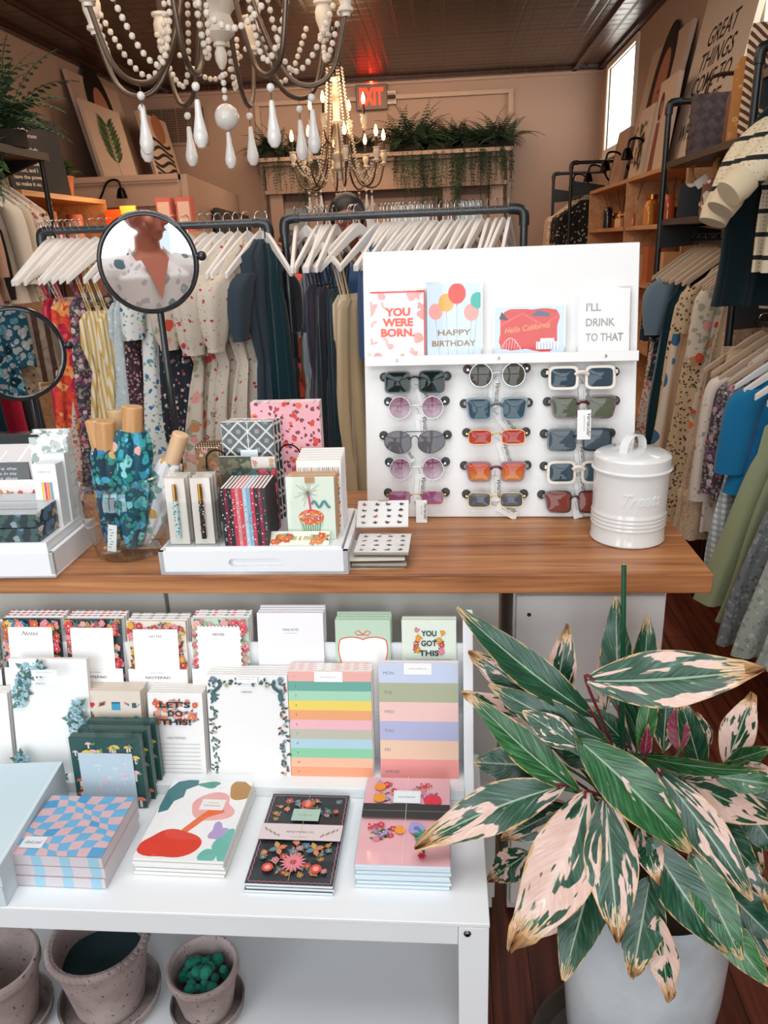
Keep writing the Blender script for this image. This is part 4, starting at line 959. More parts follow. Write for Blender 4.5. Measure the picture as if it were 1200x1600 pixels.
def frame_art(bg, cols, leafc, bx, tb, seed, title=None, script=False, sub=None, cy0=.62, inner='f8f7f5', n=95, r=.010, scal=False):
    def f(a, w, h):
        a.rect(-w / 2, 0, w / 2, h, bg); a.scatter([(-w / 2, h - tb * 2.2, w / 2, h), (-w / 2, 0, -w / 2 + bx * 1.6, h), (w / 2 - bx * 1.6, 0, w / 2, h)], n, cols, leafc, r, seed)
        a.rect(-w / 2 + bx, h * .10, w / 2 - bx, h - tb, inner)
        if scal:
            for i in range(12):
                a.disc(-w / 2 + bx, h * .1 + i * (h * .9 - tb) / 12 + .004, .003, inner, 8); a.disc(w / 2 - bx, h * .1 + i * (h * .9 - tb) / 12 + .004, .003, inner, 8); a.disc(-w / 2 + bx + (i + .5) * (w - 2 * bx) / 12, h - tb, .003, inner, 8)
        if title: a.text(title, 0, h - tb - .016, .008 if script else .0045, '33333a', shear=.35 if script else 0, width=w * (.28 if script else .2))
        a.rect(-w / 2, h * .20, w / 2, h * .47, 'f5f3f1')
        if sub: a.text(sub, 0, h * .36, .0046, '45403c', width=w * .42, bold=.02); a.text('RIFLE PAPER', 0, h * .42, .002, '8d8884', width=w * .22); a.text('60 pages', 0, h * .31, .002, '8d8884', width=w * .14)
    return f
DK = ['2f5f50', '3f7a60', '24483f']
pads(2, 5, 95, 963, 'floral_notepad', 'notepad with a dark multicolour flower border reading Notes', frame_art('33454c', ['e2603a', 'e98a3a', 'd9405a', '3f8ab8', 'f0c95a', 'e88aa0'], DK, .014, .015, 1, 'Notes', True), 4, topcol=['d9606a', '6f7a80', 'c85a5a'], n=4)if False else None
pads(2, 5, 95, 963, 'floral_notepad', 'notepad with a dark multicolour flower border reading Notes', frame_art('33454c', ['e2603a', 'e98a3a', 'd9405a', '3f8ab8', 'f0c95a', 'e88aa0'], DK, .014, .015, 1, 'Notes', True), 4, topcol=['d9606a', '6f7a80', 'c85a5a'])
pads(2, 102, 190, 964, 'floral_notepad', 'notepad with a pink and red flower border', frame_art('3f4a4c', ['e2485a', 'f08a9a', 'e86a4a', 'f0a8b0', 'd9405a', 'e9a53a'], ['3f7a6a', '7a9aa0'], .014, .015, 2, None, False, 'NOTEPAD'), 4, topcol=['e0707a', 'b8aeb0', 'd0505c'])
pads(2, 198, 290, 968, 'floral_notepad', 'cream notepad with insects and garden flowers reading NOTES', frame_art('eadfce', ['c8404a', 'e8b03a', 'e88aa0', '8a3a3a'], ['4f6a4a', '2f4f40', '7a8a4a'], .014, .014, 3, 'NOTES', False, 'NOTEPAD', n=60, r=.008), 4, topcol=['e0dcd6', '9a9690'], edge='e5ded6')
pads(2, 299, 388, 963, 'floral_notepad', 'notepad with a pink leafy border and scalloped centre', frame_art('c9d8c4', ['e8506a', 'f0a8b0', 'e06a80', 'f2b8b8', 'c8a08a'], ['4f8a6a', 'e9a0a8', '8ab89a'], .014, .015, 4, 'NOTES', scal=True), 4, topcol=['e0607a', 'e6d8d8', '7a9a8a'])
def a_take(a, w, h):
    a.rect(-w / 2, 0, w / 2, h, 'f1f0f4'); a.text('TAKE NOTE', 0, h * .82, .0042, '3a3a44', width=w * .24, bold=.01); a.rect(-w * .1, h * .795, w * .1, h * .798, '8a8a94')
    a.scatter([(-w * .48, h * .25, -w * .3, h * .42)], 5, ['e98a5a', 'e2604a'], ['7a9a7a'], .008, 5)
pads(2, 402, 505, 955, 'plain_notepad', 'pale lilac notepad reading TAKE NOTE', a_take, 4, edge='d9d7dc', bcol='eeedf0')
def a_bow(a, w, h):
    a.rect(-w / 2, 0, w / 2, h, 'bfd8c0'); P = []
    for i in range(41):
        s = i / 40; zt = h * .82
        x = -w * .41 + s * w * .82; P.append((x, zt - .006 + .005 * abs(sin(s * pi * 2)) ** .7 * (1 if 0 < s < 1 else 0)))
    body = [(-w * .42 + .003 * sin(i * .9), h * .0 + i * (h * .78) / 14) for i in range(15)]; full = body + P + [(-x, z) for x, z in body[::-1]]
    a.poly(full, 'f7f6f2'); a.line(full, .0022, 'e2634f')
    for s in (-1, 1): a.line([(0, h * .845), (s * .008, h * .885), (s * .015, h * .865), (s * .010, h * .835), (0, h * .84)], .002, 'e2634f')
pads(2, 524, 610, 966, 'bow_notepad', 'pale green notepad with a red ribbon frame', a_bow, 4, edge='c4d6c4', bcol='bfd8c0', topcol=['bfd8c0'])
def lines(a, w, h, z0, z1, n, col='6a6a6a', x0=-.42, x1=.42):
    for i in range(n): z = z0 + (z1 - z0) * i / (n - 1); a.rect(w * x0, z, w * x1, z + .0006, col)
def a_got(a, w, h):
    a.rect(-w / 2, 0, w / 2, h, 'e3ecdd'); a.scatter([(-w * .3, h * .62, -w * .12, h * .92), (w * .1, h * .62, w * .32, h * .9)], 16, ['d9404a', 'e9a53a', 'e88aa0'], ['3f7a5a', '8aa07a', '5a8a7a'], .007, 7)
    for i, s in enumerate(('YOU', 'GOT', 'THIS')): a.text(s, 0, h * (.83 - i * .105), .010, '2f3f40', bold=.03, width=w * (.28, .29, .36)[i])
    lines(a, w, h, h * .46, h * .58, 3)
pads(2, 628, 713, 966, 'quote_notepad', 'mint notepad reading YOU GOT THIS', a_got, 2, edge='dbe4d6', bcol='e3ecdd')
pads(2, -85, 0, 970, 'floral_notepad', 'notepad cut off by the left edge, upper row', frame_art('8a9a90', ['c9a0a0'], DK, .01, .012, 12), 2)
# front row
def hyd(a, x, z, r, seed, cols=('a9cfd8', 'c3e0e6', '8fbccb'), leaf=('4a6a62', '5f8078')):
    rn = random.Random(seed)
    for i in range(5): a.leaf(x, z, r * 1.7, r * .75, rn.uniform(0, 6.28), rn.choice(leaf))
    for i in range(34):
        g, q = rn.uniform(0, 6.28), sqrt(rn.random()) * r; a.flower(x + q * cos(g), z + q * sin(g), r * .2, rn.choice(cols), '6f9aa8', 4)
def a_hyd(a, w, h):
    a.rect(-w / 2, 0, w / 2, h, 'f3f3f1')
    for i, (x, z, r) in enumerate(((-.28, .90, .015), (-.33, .82, .014), (-.36, .73, .015), (-.38, .64, .012), (-.10, .93, .012), (.36, .60, .016), (.34, .50, .016), (.37, .41, .015), (.38, .33, .012), (-.36, .14, .016), (-.28, .05, .009), (.05, .03, .010), (.40, .62, .006), (.2, .03, .008))):
        hyd(a, x * w, z * h, min(r, (.5 - abs(x)) * w * .92, z * h * .9, (1 - z) * h * .9), i)
    a.rect(-w * .1, h * .90, w * .22, h * .955, 'eef0ee'); a.text('RIFLE PAPER CO.', w * .06, h * .93, .002, '9aa0a0', width=w * .2); a.text('MEMO', 0, h * .83, .0032, '5a5a5c', width=w * .11)
pads(1, 14, 135, 1027, 'memo_pad', 'large white memo pad with pale blue hydrangeas', a_hyd, 1, th=.010, yoff=-.004)
def a_ico(a, w, h):
    a.rect(-w / 2, 0, w / 2, h, 'e2d5c6'); a.disc(-w * .40, h * .84, .0035, 'd9303a', 10); a.disc(-w * .365, h * .84, .0035, 'd9303a', 10); a.poly([(-w * .44, h * .838), (-w * .325, h * .838), (-w * .383, h * .79)], 'd9303a')
    a.poly([(-w * .28, h * .80), (-w * .14, h * .83), (-w * .12, h * .885), (-w * .26, h * .86)], 'c9a08a'); a.poly([(-w * .25, h * .815), (-w * .16, h * .83), (-w * .145, h * .87), (-w * .24, h * .85)], '6a4a3a')
    a.rect(-w * .03, h * .77, w * .13, h * .86, '3f9ac0'); a.rect(-w * .03, h * .845, w * .13, h * .87, '2f6f90'); a.leaf(w * .2, h * .87, .008, .005, -.8, 'd97a7a'); a.leaf(w * .25, h * .86, .008, .005, -1.0, '5a8a9a')
    a.rect(w * .34, h * .80, w * .42, h * .86, '3f5f66'); a.line([(w * .42, h * .81), (w * .48, h * .85)], .0012, '3f5f66'); a.rect(-w * .46, h * .62, -w * .36, h * .72, '7a5a44'); a.leaf(-w * .41, h * .72, .006, .004, 1.2, '4a6a4a'); a.leaf(-w * .41, h * .72, .006, .004, 2, '4a6a4a')
    a.rect(w * .38, h * .63, w * .43, h * .67, '3a3a3a')
    for g in (.8, 1.6, 2.4): a.leaf(w * .405, h * .67, .007, .0035, g, '3f8a6a')
    lines(a, w, h, h * .10, h * .68, 9, '7a7068', -.3, .3)
pads(1, 133, 219, 1077, 'list_pad', 'small beige list pad with garden and desk icons', a_ico, 5, th=.006, edge='d9ccbe', bcol='e2d5c6', yoff=-.002)
def a_lets(a, w, h):
    a.rect(-w / 2, 0, w / 2, h, 'f2f0ed'); a.scatter([(-w * .42, h * .62, w * .42, h * .93)], 34, ['e98a6a', 'e2604a', 'f0b0a0', 'e9a08a'], ['5a6a74', '8a9aa0', '7a8a8a'], .008, 9)
    for i, s in enumerate(("LET'S", 'DO', 'THIS!')): a.text(s, 0, h * (.83 - i * .105), .0105, '26323c', bold=.03, width=w * (.56, .27, .56)[i])
    a.text('NOTEPAD', 0, h * .445, .004, '6a6664', width=w * .34); lines(a, w, h, h * .03, h * .38, 8)
pads(1, 231, 316, 1080, 'quote_notepad', "white notepad reading LET'S DO THIS! over flowers", a_lets, 5, th=.006, edge='e0d8d2', yoff=-.002)
def a_pea(a, w, h):
    a.rect(-w / 2, 0, w / 2, h, 'f2f1ef'); rn = random.Random(4)
    for s in (-1, 1):
        for i in range(46):
            z = h * (.02 + .0205 * i); x = s * w * (.43 + .035 * sin(i * .8))
            a.leaf(x, z, .0095, .0045, rn.uniform(0, 6.28), rn.choice(['33524c', '4a6a62', '5f7f7a', '7a4a3a']))
            if i % 4 == 0: a.flower(x, z, .0035, rn.choice(['c9b8a0', '6f8fa8', '8aa0a0']), 'e9d9b0', 5)
        for i in range(16): a.leaf(s * w * (.06 + i * .024), h * .925 + .004 * sin(i), .009, .0045, rn.uniform(0, 6.28), rn.choice(['33524c', '4a6a62', '8a9a8a']))
        a.line([(s * w * .34, h * .94), (s * w * .33, h * .90), (s * w * .36, h * .87), (s * w * .41, h * .84), (s * w * .43, h * .78)], .0065, '3f5f66'); a.leaf(s * w * .40, h * .84, .022, .010, -1.4 if s > 0 else -1.75, '4a6f74'); a.disc(s * w * .34, h * .945, .003, '3f5f66', 8)
        a.flower(s * w * .42, h * .96, .006, '6a86a8', 'c9b060', 6); a.flower(s * w * .25, h * .90, .005, 'c9c0b0', '7a6a4a', 6)
    a.rect(-w * .12, h * .93, w * .14, h * .985, 'f7f6f4'); a.text('RIFLE PAPER CO.', .001, h * .962, .002, '8a8a8a', width=w * .2); a.text('MEMO', 0, h * .83, .0034, '4a4a4c', width=w * .13)
pads(1, 323, 449, 1058 - 6, 'memo_pad', 'large white memo pad with a peacock and dark leaf border', a_pea, 5, th=.0062, edge='e4e1dc')
def a_num(a, w, h):
    cs = ['f0b5ac', '6fae9f', 'a9d9bb', 'f2d76a', 'f0aa7a', 'f2bcc4', 'c3c0ae', 'b5d4e0', '8fd0a8', 'f5c0a0', 'f3a580']
    for i, c_ in enumerate(cs):
        z1 = h * (1 - i / 11); z0 = h * (1 - (i + 1) / 11); a.rect(-w / 2, z0, w / 2, z1, c_); a.text(str(i + 1), -w * .42, (z0 + z1) / 2 - .002, .0045, '3f4f58', align='L')
    a.rect(-w * .18, h * .905, w * .16, h + .0003, 'fafaf8'); a.text('RIFLE PAPER CO.', -w * .01, h * .945, .002, '8a8a8a', width=w * .2)
pads(1, 450, 580, 1053 - 6, 'rainbow_list_pad', 'list pad with eleven numbered pastel stripes', a_num, 5, th=.0055, edge='efd9d2', topcol=['f0b5ac', 'f0b5ac', 'f0b5ac', 'fafaf8', 'fafaf8', 'f0b5ac'])
def a_week(a, w, h):
    cs = ['cdd8ee', 'b3b99a', 'f5cdc6', 'b7bbdb', 'f1cdb3', 'f3a09a']
    for i, (c_, s) in enumerate(zip(cs, ('MON', 'TUE', 'WED', 'THU', 'FRI', 'WKND'))):
        z1 = h * (1 - i / 6); z0 = h * (1 - (i + 1) / 6); a.rect(-w / 2, z0, w / 2, z1, c_); a.text(s, -w * .44, (z0 + z1) / 2 - .003 - (.006 if i == 5 else 0), .0058, '6f7488', align='L')
    a.rect(-w * .18, h * .905, w * .17, h + .0003, 'fafaf8'); a.text('RIFLE PAPER CO.', 0, h * .95, .0022, '8a8a8a', width=w * .22)
pads(1, 592, 716, 1040 - 6, 'weekly_pad', 'weekly planner pad with wide bands reading MON to WKND', a_week, 2, th=.006, edge='e6dfe6')
pads(1, -60, 11, 1080, 'list_pad', 'white pads cut off by the left edge, lower row', lambda a, w, h: a.rect(-w / 2, 0, w / 2, h, 'f0efed'), 4, th=.006, yoff=-.002)
# ---- boxed mushroom note cards standing on the table
MU = ['e98a6a', 'f2b8c0', 'f5d9d0', 'd9604a', 'e9c95a']
def a_mush(a, w, h):
    a.rect(-w / 2, 0, w / 2, h, '1f4f4a'); rn = random.Random(8)
    for i in range(60):
        x, z = rn.uniform(-w * .44, w * .44), rn.uniform(h * .06, h * .94); c_ = rn.choice(MU); r = rn.uniform(.005, .011)
        a.rect(x - r * .25, z - r * 1.3, x + r * .25, z, 'e9dccb'); a.poly([(x + r * cos(q), z + r * .8 * sin(q)) for q in [pi * k / 8 for k in range(9)]], c_)
        if i % 4 == 0: a.leaf(x + .004, z, .010, .005, rn.uniform(0, 6), '6a9a6a')
    a.rect(-w * .40, 0, w * .38, h * .80, 'bccfdb')
    for i in range(16):
        x, z = rn.uniform(-w * .32, w * .27), rn.uniform(h * .06, h * .68); r = rn.uniform(.004, .009); c_ = ('d9c4d4' if i % 3 == 0 else 'c9dbe4')
        a.rect(x - r * .22, z - r * 1.4, x + r * .22, z, c_); a.poly([(x + r * cos(q), z + r * .75 * sin(q)) for q in [pi * k / 8 for k in range(9)]], c_)
mA = PZ(176, 1262, TZ)
for k in range(3):
    z1 = PY(170, 1160, mA.y).z - TZ
    y = mA.y + k * .024; t = T('card_box', 'clear box of mushroom-print note cards, %s of three' % ('front one', 'middle one', 'rear one')[k], 'box', (mA.x + .006 * k + .002, y, TZ + .001), (R(-4), 0, 0), 'mushroom card boxes')
    mb = MB().use('1f4f4a', 'paper').box(-.066, .062, .001, .019, 0, z1); A_ = Art(mb, .0007); a_mush(A_, .128, z1); mb.build('cards', t)
    MB().box(-.069, .065, -.002, .021, -.0005, z1 + .004, 'ffffff', 'acrylic').build('clear_case', t)
# ---- flat stacks
def flat(TL, TR, BRR, BL, ybot, n, name, label, art, edge='f2f0ee', grp=None, gap=.0006, film=0, top='ffffff', cat='notebook', sidestripes=None, ztop=None):
    hz = ztop
    c, w, d, yaw = quad(TL, TR, BRR, BL, TZ + hz)
    th = (hz - .0006) / n
    for k in range(n):
        jit = V((.0013 * ((k * 5) % 3 - 1), .001 * ((k * 7) % 3 - 1), 0)) if k < n - 1 else V()
        p = V((c.x, c.y, TZ + .0006 + k * th)) + jit
        lab = label + (', topmost of its stack' if k == n - 1 and n > 1 else (', bottom of its stack' if k == 0 else ', %s from the bottom' % NUM[k]))
        mb = MB().use(edge, 'paper'); mb.box(-w / 2, w / 2, -d / 2, d / 2, .0004, th - .0014); mb.box(-w / 2, w / 2, -d / 2, d / 2, th - .0013, th - .0006, top if k < n - 1 or True else top)
        if sidestripes:
            for q in range(3):
                xx = -w * .27 + q * w * .31; mb.add([(xx, -d / 2 - .0002, .0004), (xx + w * .11, -d / 2 - .0002, .0004), (xx + w * .11, -d / 2 - .0002, th - .0008), (xx, -d / 2 - .0002, th - .0008)], [(0, 1, 2, 3)], sidestripes, smooth=False)
        if k == n - 1:
            sub = MB(); A_ = Art(sub, 0); sub.mat = 'paper'; art(A_, w, d)      # drawn in x,z then laid flat
            b = len(mb.v); mb.v += [V((v.x, v.z - d / 2, th - .0005 - v.y)) for v in sub.v]; mb.f += [[i + b for i in f] for f in sub.f]; mb.c += sub.c; mb.m += sub.m; mb.sm += sub.sm
        if film:
            t = T(name, lab, cat, p, (0, 0, yaw), grp); mb.build('cover_and_pages', t); MB().box(-w / 2 - .0015, w / 2 + .0015, -d / 2 - .0015, d / 2 + .0015, 0, th - (.0003 if k < n - 1 else -.0012), 'ffffff', 'film').build('clear_wrap', t)
        else: mb.build(name, loc=p, rot=(0, 0, yaw), label=lab, cat=cat, group=grp)
    return c, w, d, yaw
def a_check(a, w, h):
    rn = random.Random(2); nx, nz = 8, 9
    def g(i, j):
        i2 = min(max(i, 0), nx); j2 = min(max(j, 0), nz); x = -w / 2 + w * i2 / nx; z = h * j2 / nz
        if 0 < i < nx: x += .0055 * sin(j * 1.1 + i * .6)
        if 0 < j < nz: z += .0055 * sin(i * .95 + j * .8)
        return x, z
    for i in range(nx):
        for j in range(nz): a.poly([g(i, j), g(i + 1, j), g(i + 1, j + 1), g(i, j + 1)], ('6cb4dd' if (i * 3 + j * 5) % 7 else '4fa3d6') if (i + j) % 2 else 'dcb9bd')
    a.rect(-w * .45, h * .10, -w * .20, h * .28, 'e9eef0'); a.text('desk pad', -w * .325, h * .17, .007, '3a3a3a', shear=.4, width=w * .18)
flat((82, 1243), (212, 1246), (158, 1340), (13, 1335), 1400, 3, 'desk_pad', 'thick desk pad with a wavy blue and pink check', a_check, 'd9d2d6', 'checked desk pads', film=1, top='dcb9bd', cat='desk pad', sidestripes='9fd0e4', ztop=.062)
def a_abs(a, w, h):
    a.rect(-w / 2, 0, w / 2, h, 'f6f6f4')
    def B(x, z, r, c_, s, e=1): clipdisc(a, x * w, z * h, r * w, c_, w, 9, s, 30, e, m=.0005)
    def B2(x, z, r, c_, s, e=1):
        rn = random.Random(s); am = [rn.uniform(-.2, .2) for _ in range(3)]; ph = [rn.uniform(0, 6) for _ in range(3)]
        a.poly([(max(-w / 2, min(w / 2, x * w + r * w * (1 + sum(am[k] * cos((k + 2) * t + ph[k]) for k in range(3))) * cos(t))), max(0, min(h, z * h + e * r * w * (1 + sum(am[k] * cos((k + 2) * t + ph[k]) for k in range(3))) * sin(t)))) for t in [2 * pi * i / 32 for i in range(32)]], c_)
    a.poly([(-.30 * w, h), (-.18 * w, h), (-.16 * w, h * .93), (-.28 * w, h * .86), (-.27 * w, h * .76), (-.36 * w, h * .70), (-.38 * w, h * .58), (-.48 * w, h * .54), (-.5 * w, h * .62), (-.5 * w, h * .85), (-.42 * w, h * .97)], '4a7f84')
    B2(-.02, .94, .13, '5fa08f', 4, .42); B2(.13, .64, .28, 'f0b2ac', 14, .75); B2(.40, .87, .16, 'b98a4e', 6, 1.0)
    a.poly([(-.14 * w, h * .30), (-.02 * w, h * .46), (.10 * w, h * .60), (.24 * w, h * .64), (.30 * w, h * .58), (.12 * w, h * .50), (.04 * w, h * .40), (-.06 * w, h * .28)], 'ef6f3a')
    B2(-.16, .17, .30, 'e23f2c', 21, .78); B2(.32, .33, .10, 'b9a3d0', 8, 1.3); B2(.46, .18, .13, '6fbfb0', 9, 1.7); B2(.30, .05, .10, '6fbfb0', 10, 1)
    a.rect(-w * .02, h * .60, w * .26, h * .74, 'f4f2ee'); a.text('LINED', w * .12, h * .69, .0022, '8a8680', width=w * .12); a.text('NOTEBOOK', w * .12, h * .65, .003, '6a6660', width=w * .2)
flat((272, 1217), (395, 1222), (350, 1346), (207, 1339), 1378, 5, 'abstract_notebook', 'white notebook with colourful abstract blobs', a_abs, 'efeeea', 'abstract notebooks', film=1, top='e9e6e0', ztop=.034)
def a_folk(a, w, h):
    a.rect(-w / 2, 0, w / 2, h, '2a3136'); P = []
    for s in range(4):
        for i in range(30):
            q = i / 30; m = .004; j = .0009 * (-1) ** i
            P.append({0: (-w / 2 + m + q * (w - 2 * m), m + j), 1: (w / 2 - m + j, m + q * (h - 2 * m)), 2: (w / 2 - m - q * (w - 2 * m), h - m + j), 3: (-w / 2 + m + j, h - m - q * (h - 2 * m))}[s])
    a.line(P + [P[0]], .0009, 'e98aa0'); a.scatter([(-w * .42, h * .05, w * .42, h * .44), (-w * .42, h * .66, w * .42, h * .95)], 62, ['c85a5a', '6f8fb8', 'e98a6a', 'b9874a', '5f7f8a', 'c98a9a'], ['4f7a5a', '3f5f5a', '7a8a5a', 'c98a5a'], .0075, 12)
    for i in range(16):
        g = 2 * pi * i / 16; a.leaf(.0 + .003 * cos(g), h * .19 + .003 * sin(g), .019, .005, g, 'e88a94')
    a.disc(0, h * .19, .004, 'c83a4a', 12)
    for s in (-1, 1):
        for i in range(4): a.leaf(s * w * .22, h * .33, .016, .010, .4 + i * 1.57, ['d9825a', 'c9a05a', '6f8f9a', 'd98a5a'][i])
        a.disc(s * w * .28, h * .13, .009, 'e2553f', 14); a.disc(s * w * .28, h * .13, .005, 'f0a59b', 10)
        a.leaf(0, h * .80, .020, .011, pi / 2 - s * .55, 'e2553f')
    a.leaf(0, h * .80, .021, .011, pi / 2, 'f08a6a'); a.rect(-w * .16, h * .64, w * .18, h * .78, 'b3cdbd'); a.text('NOTEBOOK', .001, h * .70, .003, '7a9a8a', width=w * .18)
    a.rect(-w / 2, h * .42, w / 2, h * .60, 'e4d5d3'); a.text('RIFLE PAPER CO.', 0, h * .50, .0042, '7a6468', width=w * .34, bold=.01); a.text('lined notebook', 0, h * .45, .0025, '9a8488', width=w * .2)
    for s in (-1, 1):
        for i in range(7): a.leaf(s * w * (.25 + .03 * i), h * .45 + .0025 * i, .008, .0035, (1.2 if s > 0 else 1.9) + .3 * (i % 2), 'a8938a')
    a.rect(-.0003, 0, .0003, h, 'c9b79a')
flat((428, 1240), (548, 1243), (518, 1383), (381, 1380), 1392, 3, 'folk_notebook', 'dark notebook with folk flowers and a pale belly band', a_folk, 'e4ecef', 'folk notebooks', film=1, top='2a3136', ztop=.019)
def a_pink(a, w, h):
    a.rect(-w / 2, 0, w / 2, h, 'f0b9be')
    a.scatter([(-w * .40, h * .66, -w * .12, h * .94), (w * .02, h * .70, w * .38, h * .92), (-w * .38, h * .20, -w * .05, h * .44), (w * .0, h * .18, w * .30, h * .46)], 40, ['e2405a', 'b9a3d8', 'd9405a', 'e98aa0'], ['3f7a6a', '5a8a6a', '7a8a5a', '5a5a3a'], .0085, 15)
    for x, z, c_, r in ((-.33, .86, 'f0973a', .010), (-.32, .72, 'f0a03a', .011), (-.05, .35, 'f0a03a', .009), (.30, .70, 'e23a4e', .015), (.13, .37, 'a9a3dc', .013), (.38, .36, '8a8ad0', .010)): a.disc(x * w, z * h, r, c_, 18)
    a.disc(.13 * w, .37 * h, .005, '7a78b8', 10)
    for g in range(6): a.leaf(.2 * w, .30 * h, .018, .008, g, ['3f9a8a', '4f8a6a'][g % 2])
    for i in range(9): a.disc(w * (.16 + .03 * (i % 5)), h * (.86 + .02 * (i % 3)), .0022, 'd9303f', 7); a.disc(w * (-.40 + .03 * (i % 5)), h * (.36 + .02 * (i % 3)), .0024, 'd9303f', 7)
    a.line([(w * .2, h * .25), (w * .22, h * .10)], .004, '3f5f50'); a.flower(w * .20, h * .08, .007, 'e2304a', 'a02038', 6)
    a.rect(-w / 2, h * .48, w / 2, h * .645, '3a3a38'); a.rect(-w / 2, h * .56, w / 2, h * .565, '8a8a86')
    a.rect(-w * .16, h * .655, w * .16, h * .81, 'e3eef2'); a.rect(-w * .14, h * .67, w * .14, h * .795, 'f0f6f8'); a.text('NOTEBOOK', 0, h * .72, .0034, '4a6a74', width=w * .2, bold=.01)
    a.rect(-.0003, 0, .0003, h, 'efe9e0')
flat((572, 1213), (704, 1218), (702, 1354), (558, 1350), 1395, 7, 'pink_floral_notebook', 'pink notebook with fruit and flowers and a dark elastic band', a_pink, 'dfecf3', 'pink floral notebooks on the table', film=1, top='d3e5f0', ztop=.046)
def a_blue(a, w, h): a.rect(-w / 2, 0, w / 2, h, 'cfe3ea'); a.rect(w / 2 - .006, 0, w / 2 - .004, h, 'e3f0f4')
flat((-60, 1190), (88, 1196), (0, 1362), (-150, 1355), 1395, 2, 'pale_blue_folder', 'large pale blue stationery box at the left end of the table', a_blue, 'd3e1e6', 'pale blue boxes', top='c3dbe4', cat='box', ztop=.075)
# ================================================================== clay pots on the shelf of the table
def claypot(px, py, zt, r, h, label, rope=False, moss=False, soil=False, xs=None):
    c = PZ(px, py, zt) if xs is None else V(xs); b = V((c.x, c.y, SZ + .0005)); z0 = .010
    t = T('clay_pot', label, 'pot', b); H = zt - SZ - z0; n = 72
    mb = MB().use('93827e', 'aged_pot'); rb = r * .66
    pr = [(0, 0), (rb, 0), (rb + .003, .003), (r * .90, H * .72), (r * .93, H * .80)]
    if rope: pr += [(r * .95, H * .86), (r * .96, H * .99), (r * .90, H * .995)]
    else: pr += [(r * .96, H * .82), (r * 1.0, H * .86), (r * 1.0, H * .97), (r * .98, H), (r * .93, H)]
    pr += [(r * .86, H * .95), (r * .82, H * .6), (rb * .85, .012), (0, .012)]
    mb.lathe(pr, n, (0, 0, z0)); body = mb.build('pot_body', t)
    if rope:
        m = MB().use('8a7a76', 'aged_pot')
        for i in range(46):
            a = 2 * pi * i / 46; m.M = Matrix.Translation((r * .965 * cos(a), r * .965 * sin(a), z0 + H * .955)) @ Matrix.Rotation(a + pi / 2, 4, 'Z') @ Matrix.Rotation(R(28), 4, 'Y'); m.ball((0, 0, 0), .0105, 8, sz=(1.15, .72, .62))
        m.M = I4; m.build('rope_rim', t)
    s = MB().use('5c5350', 'aged_pot'); s.lathe([(0, 0), (r * .88, 0), (r * 1.02, .012), (r * 1.05, .026), (r * 1.0, .026), (r * .93, .0095), (0, .009)], 56); s.build('saucer', t)
    if soil: MB().use('1f3a3e', 'matte').lathe([(0, H * .62), (r * .40, H * .63), (r * .84, H * .62)], 32, (0, 0, z0), fn=lambda R_, z, th: (R_, z + .003 * sin(5 * th + R_ * 90))).build('soil', t)
    if moss:
        m = MB().use('1f7a68', 'cloth'); rn = random.Random(3)
        for i in range(46):
            q = sqrt(rn.random()) * r * .62; a = rn.uniform(0, 6.28); m.ball((q * cos(a), q * sin(a), z0 + H * .62 + rn.uniform(0, .014) + max(0, .02 - q * .5)), rn.uniform(.006, .011), 7, rn.choice(['1f7a68', '23836e', '186457', '2a8f78']), sz=(1, 1, rn.uniform(.6, 1)))
        m.build('moss', t)
    return t
claypot(154, 1462, .400, .0835, .15, 'large grey clay pot with a twisted rope rim and dark green inside', rope=True, soil=True)
claypot(316, 1506, .352, .061, .10, 'small grey clay pot holding green moss, on the table shelf', moss=True)
claypot(-12, 1500, .385, .074, .13, 'grey clay pot at the left edge of the table shelf', soil=False)
# ================================================================== variegated potted plant
PC = PZ(1016, 1356, .50); PC = V((PC.x, PC.y, 0))
t = T('potted_stromanthe', 'large variegated potted plant with striped green, cream and pink leaves in a glazed planter', 'plant', PC)
def glaze():
    m = NT('glazed_planter'); n = m.N('TexNoise', {'Vector': m.coord(), 'Scale': 6., 'Detail': 5.})
    m.base(m.ramp(n.outputs[0], [(.35, 'b9c3ca'), (.55, 'd5dcdf'), (.75, 'e6e9e8')])); m.b.inputs['Roughness'].default_value = .22; MATS['glazed_planter'] = m.m
glaze()
mb = MB().use(mat='glazed_planter'); mb.lathe([(0, .02), (.090, .02), (.104, .028), (.122, .14), (.134, .28), (.136, .38), (.131, .455), (.134, .468), (.134, .488), (.128, .494), (.121, .486), (.118, .45), (0, .45)], 72); po = mb.build('planter', t)
MB().use('3a2a20', 'matte').lathe([(0, .470), (.119, .462)], 40).build('soil', t)
MB().use('4a4038', 'gloss').lathe([(0, .001), (.16, .001), (.185, .03), (.190, .03), (.188, .024), (.168, .006), (0, .018)], 64).build('saucer', t)
